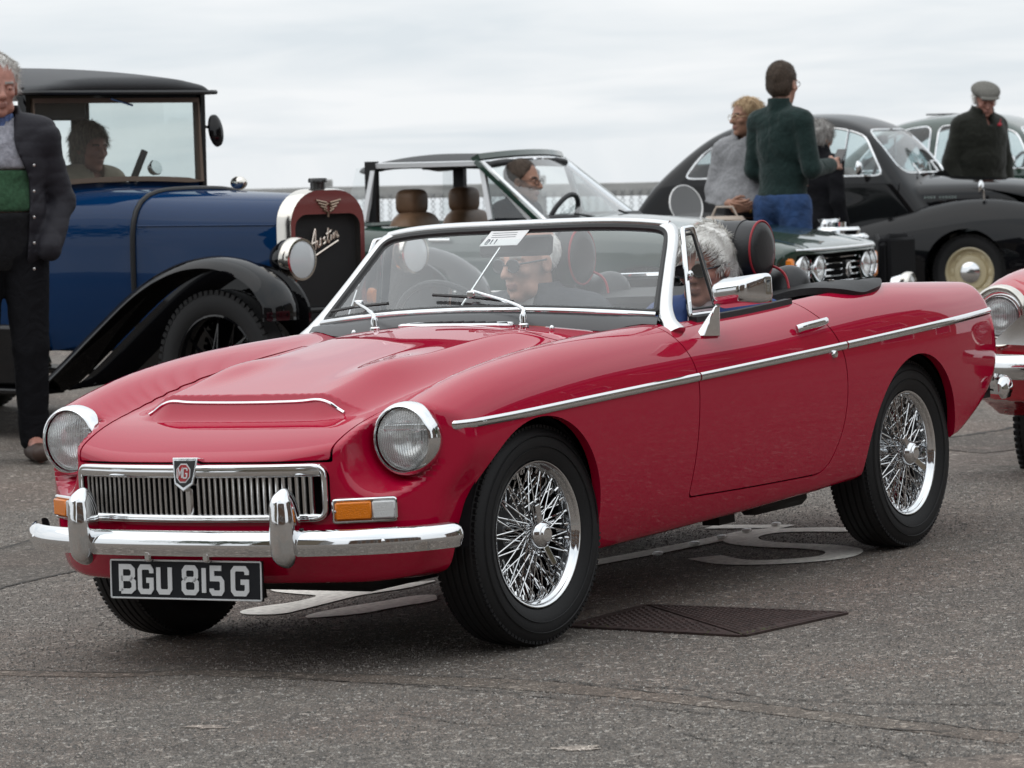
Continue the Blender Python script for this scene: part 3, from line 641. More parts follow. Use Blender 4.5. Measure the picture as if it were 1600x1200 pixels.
# ------------------------------------------------------------------ the red sports car
def arcprof(w, h, n=10):   # half-round profile, flat back
    return [(-w, 0)]+[(w*math.cos(a), h*math.sin(a)) for a in np.linspace(math.pi, 0, n)]+[(w, 0)]
def mg_functions():
    zb = natspline([.80, .745, .69, .584, .43, .2, 0, -.3, -.6, -.85, -1.5, -2.2, -2.7, -3.0, -3.2], [.47, .545, .590, .642, .687, .737, .772, .824, .868, .880, .875, .868, .848, .812, .77])
    ze = natspline([.80, .745, .689, .585, .365, .04, -.30, -.77, -1.1, -2.2, -2.7, -3.0, -3.2], [.47, .545, .586, .642, .700, .748, .790, .836, .842, .858, .838, .80, .76])
    zt = natspline([.40, .1, -.25, -.59, -.8], [.753, .800, .845, .880, .885])
    zc = natspline([.70, .56, .49, .43, .306, .183, 0, -.226, -.52, -.8, -1.1, -1.44, -1.65, -2.0, -2.19, -2.45, -2.69, -2.9, -3.02, -3.15], [.62, .685, .713, .731, .763, .789, .815, .835, .847, .852, .853, .862, .872, .884, .886, .877, .864, .853, .840, .805])
    wp = natspline([.75, .5, .3, 0, -.4, -.8, -1.7, -2.3, -2.6, -2.9, -3.1, -3.3], [.66, .715, .735, .75, .757, .759, .760, .754, .740, .712, .682, .63])
    F0 = natspline([-.8, 0, .2, .35, .43, .52, .6, .67, .72, .76, .8], [.70, .700, .689, .660, .632, .588, .53, .462, .40, .34, .27])
    Bk = natspline([.30, .37, .44, .55, .65, .725, .80, .9], [-2.76, -2.90, -3.045, -3.165, -3.172, -3.145, -3.105, -3.03])
    zbot = natspline([.8, .6, .3, -.4, -1.1, -1.8, -2.3, -2.7, -3.05, -3.3], [.25, .25, .232, .229, .242, .262, .295, .345, .40, .46])
    ye = lambda x: .43+np.clip((.69-x)/1.35, 0, 1)*.055
    def bulge(x, y):
        a = np.abs(y); hw = .312+.03*np.clip(.4-x, 0, 1)
        edge = .425-(np.maximum(a-.25, 0)/.14)**2*.045
        sx = np.clip((edge+.045-x)/.055, 0, 1)**1.7; sy = sst(hw+.085, hw-.055, a)
        h = np.maximum(zt(x)-zb(x), .006)*sst(-.72, -.5, x)
        return h*sx*sy
    def T(x, y):
        a = np.abs(y); b0 = zb(x); A = b0-(b0-ze(x))*(a/ye(x))**2+bulge(x, y)
        A = A+.019*np.exp(-((x-.10)/.17)**2-((y-.255)/.07)**2)*(x > -.6)
        c = zc(x)-np.where(a < .6, (a-.6)**2/.42, (a-.6)**2/.36)
        return smax(A, c, .045)
    def Wd(x, z):
        d = z-.68; return wp(x)-np.where(d > 0, d*d*1.0, d*d*.34)-np.where(z < .36, (.36-z)**2*.9, 0)-.035*sst(.12, .40, x)*sst(.60, .45, z)
    def f(P):
        x, y, z = P[:, 0], np.abs(P[:, 1]), P[:, 2]
        g = smax(z-T(x, P[:, 1]), (y-Wd(x, z)), .13)
        g = smax(g, (x-F0(y)+np.maximum(.42-z, 0)**2*.9)*.9, .032)
        g = smax(g, Bk(z)+.085*(y/.6)**4-x, .06)
        g = smax(g, zbot(x)+np.where(x > .3, np.maximum(y-.45, 0)**2*.8, 0)-z, .035)
        r = np.sqrt((y-.575)**2+(z-.63)**2); fl = .06+.34*np.clip((.63-z)/(r+1e-6), 0, 1)**1.5; c = np.maximum((r-.106-fl*np.maximum(x-.462, 0))*.94, .462-x)
        return smax(g, -c, .022)
    return f, T
mg_f, mg_T = mg_functions()
def surf_y(f, x, z, y0=.2, y1=1.0):
    lo, hi = y0, y1
    for _ in range(30):
        m = (lo+hi)/2
        if f(np.array([[x, m, z]]))[0] > 0: hi = m
        else: lo = m
    return lo
def surf_z(f, x, y, z0=.4, z1=1.3):
    lo, hi = z0, z1
    for _ in range(30):
        m = (lo+hi)/2
        if f(np.array([[x, y, m]]))[0] > 0: hi = m
        else: lo = m
    return lo
def surf_x(f, y, z, x0=.2, x1=1.0):
    lo, hi = x0, x1
    for _ in range(30):
        m = (lo+hi)/2
        if f(np.array([[m, y, z]]))[0] > 0: hi = m
        else: lo = m
    return lo
def arch(x, z, cx, cz, R): return np.sqrt((x-cx)**2+np.maximum(z-cz, 0)**2)-R
mg = empty('sports_car', None, 'glossy red open two-seater sports car with wire wheels and chrome bumper, in the foreground', 'car')
shell = capsule_shell(mg_f, -2.55, .16, .46, 290, 170, 85)
door_poly = [tuple(p)[:2] for p in rounded([(-.745, 1.02), (-.757, .845), (-.784, .767), (-.812, .669), (-.803, .479), (-.780, .334), (-1.20, .322), (-1.655, .316), (-1.742, .427), (-1.768, .549), (-1.752, .673), (-1.695, .759), (-1.615, .845), (-1.57, 1.02)], [.0, .05, .08, .12, .12, .012, .2, .10, .1, .1, .1, .1, .05, 0], 4)]
sdoor = lambda V: np.where(V[:, 1] > .3, sd_poly(V[:, 0], V[:, 2], door_poly), 1.0)
sarch = lambda V: np.where(V[:, 1] > .36, np.minimum(arch(V[:, 0], V[:, 2], .055, .325, .327), arch(V[:, 0], V[:, 2], -2.285, .30, .347)), .5)
scock = lambda V: np.where(V[:, 2] > .66, sd_rrect(V[:, 0], V[:, 1], -1.40, 0, .60, .638, .13), .5)
yeb = lambda x: .43+np.clip((.69-x)/1.35, 0, 1)*.055
def sbon(V):
    s = np.maximum(np.abs(V[:, 1])-yeb(V[:, 0]), -.535-.03*(1-(V[:, 1]/.5)**2)-V[:, 0]); return np.where((V[:, 2] > .5), np.maximum(s, .5855-V[:, 2]), 1.0)
sgril = lambda V: np.where(V[:, 0] > .45, sd_rrect(V[:, 1], V[:, 2], 0, .50, .425, .072, .03), .5)
G_ = .0026
body = clip(shell, lambda V: -sarch(V)); body = clip(body, lambda V: -scock(V)); body = clip(body, lambda V: -sgril(V)); body = clip(body, lambda V: np.where((V[:, 0] > .40) & (V[:, 2] > .5) & (V[:, 1] > .4), .088-np.hypot(V[:, 1]-.577, V[:, 2]-.63), -1))
door = clip(body, lambda V: sdoor(V)+G_); body = clip(body, lambda V: G_-sdoor(V))
bon = clip(body, lambda V: sbon(V)+G_*1.25); body = clip(body, lambda V: G_*1.25-sbon(V))
bon0, door0 = bon, door
body = skirt(body, .028); bon = skirt(bon, .015)
put('body_shell', both(body), red_paint, mg)
bonnet = put('bonnet', both(bon), red_paint, mg)
for k in (bon0, mirror(bon0)): trim_along('bonnet_gap_shade', k, .0052, matt_black, bonnet, .02, -.0085, .3, 1)  # black filler strip sunk in the bonnet gap, stands in for its shade
door = skirt(door, .03)
door_l = put('door', door, red_paint, mg); door_r = put('door', mirror(door), red_paint, mg)
for k, dd_ in ((door0, door_l), (mirror(door0), door_r)): trim_along('door_gap_shade', k, .0048, matt_black, dd_, .02, -.0085, .3, 1)  # dark strip laid below the door gap to draw the shade in it
# dark tub, wheel wells, underside
tub_m = mat('black_carpet', (.010, .010, .011), .95, spec=.1)
mb = MB(); mb.box((-1.42, 0, .30), (1.25, 1.28, .04)); mb.box((-2.06, 0, .58), (.03, 1.27, .55)); mb.box((-.72, 0, .57), (.03, 1.30, .50)); mb.box((-1.4, 0, .42), (1.2, .22, .22), bev=.04)
for s in (1, -1): mb.box((-1.40, s*.66, .57), (1.28, .012, .52))
mb.build('cockpit_tub', tub_m, mg)
for cx, cz, R, a0, a1 in ((.055, .325, .333, .0, math.pi+.25), (-2.285, .30, .352, -.1, math.pi-.22)):
    for s in (1, -1):
        mb = MB(); n = 20; A = [(cx+R*math.cos(a), cz+R*math.sin(a)) for a in np.linspace(a0, a1, n)]
        for i in range(n-1):
            (x0, z0), (x1, z1) = A[i], A[i+1]; mb.add([(x0, s*.70, z0), (x1, s*.70, z1), (x1, s*.38, z1), (x0, s*.38, z0)], [(0, 1, 2, 3)])
        mb.add([(x, s*.38, z) for x, z in A], [tuple(range(n))]); mb.build('wheel_well', matt_black, mg, smooth=False)
mb = MB(); mb.box((-.1, 0, .24), (.9, .7, .10), bev=.02); mb.tube([(0, -.6, .27), (0, .6, .27)], .03); mb.tube([(-2.31, -.6, .30), (-2.31, .6, .30)], .04); mb.ell((-2.31, 0, .30), (.14, .13, .13))
mb.tube([(-.4, -.2, .2), (-1.6, -.25, .19), (-3.1, -.42, .24)], .022); mb.box((-2.0, -.25, .2), (.5, .16, .1), bev=.04); mb.tube([(.50, .08, .26), (.49, .08, .19)], .006); mb.box((-1.25, .55, .225), (.10, .06, .05)); mb.box((-1.55, .58, .24), (.35, .08, .06), bev=.02)
mb.build('chassis', mat('underbody', (.012, .011, .010), .8), mg)
# chrome side strips
def strip(x0, x1):
    zs = natspline([.549, .265, -.017, -.367, -.832, -1.292, -1.762, -2.266, -2.842, -3.1], [.660, .664, .672, .681, .691, .702, .714, .728, .743, .750])
    P = []
    for x in np.linspace(x0, x1, max(4, int(abs(x1-x0)/.05))): z = float(zs(x)); P.append((x, surf_y(mg_f, x, z)+.0005, z))
    return P
prof = [(.0085*math.cos(a), .0125*math.sin(a)) for a in np.linspace(0, 2*math.pi, 10, endpoint=False)]
for s in (1, -1):
    for x0, x1, par in ((.475, -.806, mg), (-.814, -1.755, door_l if s == 1 else door_r), (-1.764, -2.95, mg)):
        mb = MB(); P = [(p[0], s*p[1], p[2]) for p in strip(x0, x1)]; mb.tube(P, 1, prof=prof, up=(0, 0, 1)); mb.build('trim_strip', chrome, par)
# bonnet bulge trim
P = []
for y, x in ((-.338, .425), (-.318, .424), (-.29, .424), (-.25, .425), (-.18, .427), (0, .428), (.18, .427), (.25, .425), (.29, .424), (.318, .424), (.338, .425)): P.append((x, y, surf_z(mg_f, x, abs(y))+.002))
MB().tube(spline_pts(P, 5), .0048, 8).build('bonnet_trim', chrome, mg)
# ---- wire wheels
def wheel_mesh():
    """axis along +y (outer side +y), centre at the hub"""
    R = .316; W_ = .083
    T = [(.205, .058), (.212, .070), (.235, .082), (.262, .0855), (.284, .080), (.298, .071), (.309, .058)]
    tread = []
    for y in np.linspace(.056, -.056, 29):
        k = abs(y); g = any(abs(y-q) < .003 for q in (.036, .012, -.012, -.036)); tread.append((R-.0025-(k/.058)**2*.0035-(.007 if g else 0), y))
    prof = T+tread+[(r, -y) for r, y in T[::-1]]
    mb = MB(); mb.lathe(prof, 88, ax=(0, 1, 0))
    for r in (.246, .276): mb.lathe([(r-.0015, .0845), (r, .0872), (r+.0015, .0848)], 88, ax=(0, 1, 0))
    # shoulder tread blocks
    for i in range(110):
        a = 2*math.pi*i/110
        for s in (1, -1):
            T_ = Matrix.Rotation(a, 4, 'Y'); mb.box((R-.0125, s*.0635, 0), (.0085, .014, .0112), T=T_)
    return mb
wt = wheel_mesh()
rim = MB(); rp_ = [(.199, .052), (.207, .060), (.2085, .066), (.206, .071), (.201, .070), (.198, .062), (.196, .058), (.190, .055), (.187, .046), (.186, .02), (.184, -.012), (.186, -.045), (.199, -.055), (.206, -.07), (.198, -.05)]
rim.lathe(rp_, 72, ax=(0, 1, 0))
for i in range(60):      # spoke nipples round the well
    a = 2*math.pi*i/60; y = (.040, .008)[i % 2]; r0 = .187; c = (math.cos(a), math.sin(a)); rim.tube([(r0*c[0], y, r0*c[1]), ((r0-.014)*c[0], y*.9, (r0-.014)*c[1])], .0042, 6)
sp = MB()
def spoke(ra, ya, aa, rb, yb, ab): sp.tube([(ra*math.cos(aa), ya, ra*math.sin(aa)), (rb*math.cos(ab), yb, rb*math.sin(ab))], .0023, 6)
for i in range(20):      # outer rows go from the outer hub to the rim well, inner rows from the rear of the hub to the rim edge
    a = 2*math.pi*i/20
    for s in (1, -1):
        spoke(.036, .052, a, .182, .038, a+s*.62); spoke(.055, -.035, a+.157, .182, .022, a+.157+s*.36)
    if i % 2 == 0: 
        for s in (1, -1): spoke(.055, -.05, a, .182, .004, a+s*.5)
hub = MB(); hub.lathe([(.0, -.06), (.062, -.06), (.068, -.045), (.062, -.03), (.052, -.022), (.046, .0), (.038, .03), (.040, .05), (.036, .058), (.0, .058)], 32, ax=(0, 1, 0))
nut = MB(); nut.lathe([(.0, .055), (.040, .055), (.043, .066), (.040, .082), (.030, .094), (.024, .096), (.022, .101), (.0, .103)], 28, ax=(0, 1, 0))
for s in (1, -1):
    nut.add([(-.013, .064, s*.034), (.013, .064, s*.034), (.013, .086, s*.034), (-.013, .086, s*.034), (-.010+s*.012, .080, s*.098), (.012+s*.012, .080, s*.098), (.012+s*.012, .098, s*.094), (-.010+s*.012, .098, s*.094)], [(0, 1, 5, 4), (1, 2, 6, 5), (2, 3, 7, 6), (3, 0, 4, 7), (4, 5, 6, 7), (0, 3, 2, 1)])
drum = MB(); drum.lathe([(.0, -.02), (.13, -.02), (.14, -.05), (.14, -.1), (0, -.1)], 32, ax=(0, 1, 0))
protos = [('tyre', wt, rubber), ('spokes', sp, chrome), ('hub', hub, chrome), ('knock_off_nut', nut, chrome), ('brake_drum', drum, mat('drum_iron', (.05, .05, .052), .5, .6))]
w0 = rim.build('wheel', chrome, mg, sharp=60)
for nme, m_, mt in protos: m_.build(nme, mt, w0, sharp=35 if nme != 'tyre' else 28, bev=.003 if nme == 'knock_off_nut' else 0)
for k, (x, y, a) in enumerate([(0, .612, 0), (0, -.612, math.pi), (-2.312, .612, 0), (-2.312, -.612, math.pi)]):
    w = w0 if k == 0 else copy_tree(w0, mg)
    steer = math.radians(-3) if k < 2 else 0
    w.matrix_local = Matrix.Translation((x, y, .3155)) @ Matrix.Rotation(a+steer, 4, 'Z') @ Matrix.Rotation((.25, 1.1, .75, 2)[k], 4, 'Y')
# ---- headlamps
hl_refl = mat('lamp_reflector', (.90, .90, .89), .22, 1, bump=.06, bscale=60)
def lamp_glass():
    return glass('lamp_glass', (.97, .98, .98), 1.5, .20, .05)
def headlamp(parent, loc, R, mring=chrome, axis=None, name='headlight', depth=.07, peak=True, fluted=True):
    ax = Matrix.Rotation(math.pi/2, 4, 'Y') if axis is None else axis
    T = Matrix.Translation(loc) @ ax          # local z = outwards
    k = R/.10; mb = MB(); mb.lathe([(.089*k, .012*k), (.091*k, .019*k), (.0965*k, .016*k), (.1015*k, .003*k), (.1035*k, -.015*k), (.103*k, -.03*k), (.099*k, -.045*k), (.08*k, -.05*k)], 48, T=T)
    o = mb.build(name, mring, parent, sharp=60)
    b = MB(); b.lathe([(.0, -depth*k), (.03*k, -depth*.93*k), (.055*k, -depth*.72*k), (.075*k, -.03*k), (.086*k, .006*k)], 40, T=T); b.build('reflector', hl_refl, o)
    b = MB(); b.lathe([(.0, -depth*k), (.012*k, -depth*.9*k), (.012*k, -.025*k), (.008*k, -.018*k), (0, -.016*k)], 16, T=T); b.build('bulb', mat('bulb_shield', (.5, .5, .5), .3, .8), o)
    g = MB(); prof = [(r*k, (.030-.026*(r/.087)**2)*k) for r in np.linspace(0, .090, 9)]; g.lathe(prof, 40, T=T); g.build('lens', lamp_glass(), o)
    if fluted:
        fl = MB()
        for i in range(-10, 11):
            x = i*.0078*k; hh = math.sqrt(max(0, (.080*k)**2-x*x)); P = [(t, x, (.031-.026*((t*t+x*x)/(.087*k)**2))*k) for t in np.linspace(-hh, hh*.9, 8)]
            fl.tube([T @ Vector(p) for p in P], .0016*k, 4)
        fl.build('lens_flutes', glass('flute_glass', (.90, .91, .91), 1.5, .30, .06), o)
    return o
for s in (1, -1): headlamp(mg, (.487, s*.577, .630), .0985)
# ---- front indicators
for s in (1, -1):
    xs = [surf_x(mg_f, y, .45) for y in (.435, .585)]; ang = math.atan2(xs[0]-xs[1], .15)*s; T = Matrix.Translation((surf_x(mg_f, .51, .45)+.004, s*.51, .450)) @ Matrix.Rotation(ang, 4, 'Z')
    mb = MB(); pr = rounded([(-.084, -.029, 0), (.084, -.029, 0), (.084, .029, 0), (-.084, .029, 0)], .006, 3)
    mb.tube([T @ Vector((.006, p.x, p.y)) for p in pr], .005, 8, True); o = mb.build('indicator', chrome, mg)
    MB().box((.006, -.030, 0), (.026, .098, .048), T=T, bev=.004).build('amber_lens', amber, o)
    MB().box((.006, .052, 0), (.026, .062, .048), T=T, bev=.004).build('clear_lens', clear_lens, o)
    MB().box((-.012, 0, 0), (.03, .166, .056), T=T).build('lamp_base', chrome_dull, o)
    for q in (-.079, .079): MB().ell((.016, q, 0), (.003, .004, .004), 8, 6, T=T).build('screw', steel, o)
# ---- grille
gx = lambda y: float(natspline([-.5, -.43, -.35, -.2, 0, .2, .35, .43, .5], [.60, .636, .663, .690, .701, .690, .663, .636, .60])(y))
def gpath(zt, zb_, yw, r, dx):
    pts = rounded([(-yw, zb_, 0), (yw, zb_, 0), (yw, zt, 0), (-yw, zt, 0)], r, 5); out = []
    for i in range(len(pts)):
        a, b = pts[i], pts[(i+1) % len(pts)]
        for k in range(max(1, int((b-a).length/.04))): q = a.lerp(b, k/max(1, int((b-a).length/.04))); out.append((gx(q.x)+dx, q.x, q.y))
    return out
mb = MB(); mb.tube(gpath(.573, .431, .418, .03, .008), .009, 10, True); grille = mb.build('grille', chrome, mg)
def bar(z, h, dx, t, yw=.408):
    mb = MB(); pr = [(t*math.cos(a), h*math.sin(a)) for a in np.linspace(0, 2*math.pi, 12, endpoint=False)]
    mb.tube([(gx(y)+dx, y, z) for y in np.linspace(-yw, yw, 25)], 1, prof=pr, up=(0, 0, 1)); return mb
bar(.562, .017, .006, .010).build('top_bar', chrome, grille); bar(.436, .010, .006, .010).build('bottom_bar', chrome, grille)
mb = MB()
for y0, y1 in zip(np.linspace(-.41, .40, 28)[:-1], np.linspace(-.41, .41, 28)[1:]): mb.add([(gx(y0)-.055, y0, .42), (gx(y1)-.055, y1, .42), (gx(y1)-.055, y1, .58), (gx(y0)-.055, y0, .58)], [(0, 1, 2, 3)])
mb.build('back_panel', matt_black, grille)
sl = MB(); sl.add([(.006, 0, -.061), (-.028, -.0032, -.061), (-.028, .0032, -.061), (.004, 0, .058), (-.03, -.0032, .058), (-.03, .0032, .058)], [(0, 1, 4, 3), (0, 3, 5, 2), (1, 2, 5, 4), (0, 2, 1), (3, 4, 5)])
sl2 = MB(); sl2.tube([(.0, 0, -.061), (.0, 0, .055)], 1, prof=[(.0050*math.cos(a), .012*math.sin(a)) for a in np.linspace(0, 2*math.pi, 8, endpoint=False)], up=(1, 0, 0))
s0 = sl2.build('slat', chrome_dull, grille)
ys = [y for y in np.arange(-.39, .391, .0192) if abs(y) > .022]
for i, y in enumerate(ys):
    o = s0 if i == 0 else s0.copy()
    if i: COL.objects.link(o); o.parent = grille
    o.location = (gx(y)-.004, y, .497); o.rotation_euler = (0, 0, -y*.5)
MB().box((gx(0)-.004, 0, .497), (.022, .026, .122), bev=.006).build('centre_bar', chrome_dull, grille)
Tb = frame((.716, 0, .558), (0, 1, 0), (-.18, 0, 1))
mb = MB(); mb.prism(rounded([(-.043, .045, 0), (.043, .045, 0), (.036, .0, 0), (.030, -.028, 0), (0, -.046, 0), (-.030, -.028, 0), (-.036, 0, 0)], .004, 2), -.03, .004, 'xy', T=Tb) if False else mb.prism([(-.043, .045), (.043, .045), (.037, .0), (.032, -.028), (0, -.048), (-.032, -.028), (-.037, 0)], -.03, .004, 'xy', T=Tb)
badge = mb.build('badge', chrome, mg, bev=.002)
MB().prism([(-.035, .036), (.035, .036), (.030, .0), (.025, -.023), (0, -.037), (-.025, -.023), (-.030, 0)], .003, .006, 'xy', T=Tb).build('badge_field', black, badge)
oc = lambda r: [(r*math.cos(a), r*1.12*math.sin(a)+.002) for a in np.linspace(math.pi/8, 2*math.pi+math.pi/8, 9)[:-1]]
MB().prism(oc(.0255), .006, .0075, 'xy', T=Tb).build('octagon_rim', silver_ink, badge); MB().prism(oc(.022), .0075, .009, 'xy', T=Tb).build('octagon', mat('badge_red', (.35, .008, .012), .3, coat=.6), badge)
mb = MB()
for ch, x0 in (('M', -.0155), ('G', .0015)):
    for st in GLY[ch]: stroke2d(mb, [(x0+p[0]*.013, -.011+p[1]*.026) for p in st], .0035, .0108, Tb)
mb.build('badge_letters', silver_ink, badge, smooth=False)
# ---- bumpers
bp_half = spline_pts([(.748, 0, 0), (.742, .2, 0), (.720, .37, 0), (.668, .53, 0), (.595, .635, 0), (.51, .694, 0), (.445, .713, 0)], 6)
path = [(p.x, -p.y, .372) for p in bp_half[::-1]][:-1]+[(p.x, p.y, .372) for p in bp_half]
bprof = [(.000, .034), (.010, .031), (.021, .020), (.026, .0), (.026, -.012), (.020, -.024), (.018, -.034), (.010, -.036), (.002, -.036), (-.004, 0)]
nn = len(path); Rr = [1.0]*nn
for k, v in enumerate((.5, .82, .95, 1.0)): Rr[k] = v; Rr[-1-k] = v
bumper = MB().tube(path, Rr, prof=bprof, up=(0, 0, 1)).build('front_bumper', chrome, mg, sharp=50)
for s in (1, -1):
    og = SDF((.66, s*.345-.06, .29), (.82, s*.345+.06, .56), .004)
    og.ell((.735, s*.345, .415), (.052, .036, .108), k=.0); og.cap((.75, s*.345, .35), (.755, s*.345, .48), .034, .028, k=.03); og.fn(lambda X, Y, Z: .02-(.727-X), lo=(0, -1, 0)) 
    og.build('overrider', chrome, bumper, relax=3)
    MB().tube([(.715, s*.345+s*.034, .335), (.70, s*.345+s*.037, .372), (.712, s*.345+s*.034, .41)], .006, 6).build('overrider_gasket', black, bumper)
for y in (-.11, .09): MB().box((.755, y, .336), (.022, .022, .03), bev=.004).build('plate_bracket', chrome_dull, bumper)
for y in (.60, -.60): MB().ell((.652, y, .372), (.006, .008, .008), 10, 6).build('bumper_bolt', chrome, bumper)
# ---- number plate
Tp = frame((.742, 0, .270), (0, 1, 0), (-.06, 0, 1))
mb = MB(); mb.prism([(-.26, -.0545), (.26, -.0545), (.26, .0545), (-.26, .0545)], -.008, 0, 'xy', T=Tp); plate = mb.build('number_plate', mat('plate_black', (.006, .007, .010), .55, spec=.25), mg, smooth=False)
mb = MB(); r_ = [Tp @ Vector(p) for p in ((-.2575, -.052, .001), (.2575, -.052, .001), (.2575, .052, .001), (-.2575, .052, .001))]; mb.tube(rounded(r_, .004, 2), .0026, 6, True); mb.build('plate_border', silver_ink, plate)
for ch, a, b in (('B', .059, .171), ('G', .186, .291), ('U', .31, .414), ('8', .477, .59), ('1', .605, .643), ('5', .66, .757), ('G', .80, .918)):
    mb = MB(); x0 = (a-.5)*.52; w = (b-a)*.52; sw = .0145
    for st in GLY[ch]: stroke2d(mb, [(x0+sw/2+p[0]*(w-sw) if ch != '1' else x0+w/2, -.041+sw/2+p[1]*(.082-sw)) for p in st], sw, .0022, Tp)
    mb.build('plate_character', silver_ink, plate, smooth=False)
# ---- windscreen
def ws(u, v, off=0.0):
    """u -1..1 across (car right to left), v 0..1 up"""
    b = np.array([-.715-.125*u*u, .607*u, .914-.034*u*u]); t = np.array([-1.035-.05*u*u, .522*u, 1.142-.022*u**4]); p = b+(t-b)*v
    n = np.array([.68, .10*u, .73]); n /= np.linalg.norm(n); return p+n*off
screen_root = empty('windscreen', None); screen_root.parent = mg
loop2 = rounded([(-1.0, 0, 0), (1.0, 0, 0), (1.0, 1.0, 0), (-1.0, 1.0, 0)], [.05, .05, .10, .10], 6); lp = []
for i in range(len(loop2)):
    a, b = loop2[i], loop2[(i+1) % len(loop2)]; n = max(1, int((b-a).length/.12))
    for k in range(n): lp.append(a.lerp(b, k/n))
n = 40; V = []; F = []
for i in range(n+1):
    for j in range(13): V.append(ws(-1+2*i/n, j/12))
for i in range(n):
    for j in range(12): F.append((i*13+j, (i+1)*13+j, (i+1)*13+j+1, i*13+j+1))
raw_mesh('windscreen_glass', np.array(V), np.array(F), glass('windscreen_glass_mat', (.95, .975, .97), 1.4, .075, .03), screen_root)
MB().tube([ws(p.x, p.y, .0) for p in lp], .0125, 8, True).build('screen_seal', black, screen_root)
fr = [(p.x*1.012, p.y*1.0+.0) for p in lp]
mb = MB()
top = [ws(u, 1.055, .004) for u in np.linspace(-1.0, 1.0, 25)]; mb.tube(top, 1, prof=[(.013*math.cos(a), .0145*math.sin(a)) for a in np.linspace(0, 2*math.pi, 12, endpoint=False)], up=(-.5, 0, .8)); mb.build('top_rail', mat('anodised_alloy', (.60, .605, .61), .24, 1), screen_root)
mb = MB(); mb.tube([ws(u, -.035, .006) for u in np.linspace(-1.0, 1.0, 25)], .0105, 10); mb.build('bottom_rail', chrome, screen_root)
for s in (1, -1):
    P = [ws(s*1.085, -.22, -.006), ws(s*1.055, -.1, 0), ws(s*1.035, .1, .002), ws(s*1.03, .5, .002), ws(s*1.03, .85, .002), ws(s*1.01, 1.0, .002), ws(s*.96, 1.05, .002)]
    w_ = [1.75, 1.25, 1.05, .95, .95, 1.0, .8]; Q = spline_pts(P, 6); Rw = np.interp(np.linspace(0, 6, len(Q)), range(7), w_)
    MB().tube(Q, list(Rw), prof=[(.022*math.cos(a), .015*math.sin(a)) for a in np.linspace(0, 2*math.pi, 14, endpoint=False)], up=(.6, 0, .7)).build('pillar', mat('anodised_alloy'), screen_root)
# black rubber apron between the bottom rail and the scuttle
V = []; F = []; k = 33
for i in range(k):
    u = -1+2*i/(k-1); a = ws(u*1.02, -.05, .004); b = np.array([a[0]+.045, a[1]*1.02, 0]); b[2] = surf_z(mg_f, b[0], min(abs(b[1]), .64))+.002; mdl = (a+b)/2+np.array([.006, 0, .008]); V += [a, mdl, b]
for i in range(k-1):
    for j in (0, 1): F.append((3*i+j, 3*i+3+j, 3*i+4+j, 3*i+1+j))
raw_mesh('scuttle_seal', np.array(V), np.array(F), mat('grey_rubber', (.06, .062, .065), .35, spec=.6), screen_root)
# wipers
def wiper(parent, piv, elbow, tip, b0, b1):
    mb = MB(); mb.lathe([(0, .03), (.009, .028), (.012, .018), (.012, 0), (.016, -.004), (.016, -.012)], 14, o=piv); P = [Vector(piv)+Vector((0, 0, .02)), Vector(elbow), Vector(tip)]
    o = mb.build('wiper', chrome, parent); Q = spline_pts(P, 6); MB().tube(Q, list(np.linspace(.0075, .0042, len(Q))), 8).build('wiper_arm', chrome, o)
    MB().tube([b0, Vector(b0).lerp(Vector(b1), .5)+Vector((.006, 0, .004)), b1], .0055, 6).build('wiper_blade', mat('blade_dark', (.05, .05, .05), .3, .6), o)
    c = Vector(b0).lerp(Vector(b1), .5); MB().box(c+Vector((.004, 0, .012)), (.02, .03, .022), bev=.004).build('blade_clip', chrome, o)
def wl(y, v, off=.016): return tuple(ws(y/.6, v, off))
wiper(screen_root, (-.625, .27, surf_z(mg_f, -.625, .27)+.012), (-.66, .235, surf_z(mg_f, -.625, .27)+.062), wl(.02, .145, .03), wl(-.14, .155), wl(.17, .045))
wiper(screen_root, (-.625, -.27, surf_z(mg_f, -.625, .27)+.012), (-.66, -.305, surf_z(mg_f, -.625, .27)+.055), wl(-.45, .10, .03), wl(-.58, .08), wl(-.31, .085))
# interior mirror, stay rod, paper pass
mb = MB(); Tm = frame(ws(0, .965, -.06), (0, 1, 0), (-.2, 0, 1)); mb.box((-.02, 0, 0), (.27, .066, .022), T=Tm, bev=.012); im = mb.build('interior_mirror', black, screen_root)
MB().tube([ws(-.05, -.02, -.012), ws(-.05, 1.0, -.012)], .004, 8).build('stay_rod', chrome, screen_root)
Tc = frame(ws(-.05, .90, .004), (0, 1, .0), (-.72, 0, .68)); cardm = mat('pass_card', (.80, .80, .80), .6)
cd_ = empty('entry_card', None, 'white entry card with number 011 stuck inside the red sports car windscreen', 'card'); cd_.matrix_world = Tc
MB().prism([(-.075, -.034), (.065, -.034), (.085, .034), (-.055, .034)], -.0045, -.003, 'xy').build('card_sheet', cardm, cd_)
mb = MB()
for i, ch in enumerate('011'):
    for st in GLY[ch]: stroke2d(mb, [(-.058+i*.015+p[0]*.010+p[1]*.004, -.027+p[1]*.02) for p in st], .003, .0006, Matrix.Translation((0, 0, -.0026)))
for j in range(3): mb.box((.0, .002+j*.009, -.0024), (.09, .0012, .0004))
mb.build('card_print', mat('print_ink', (.05, .06, .09), .6), cd_, smooth=False)
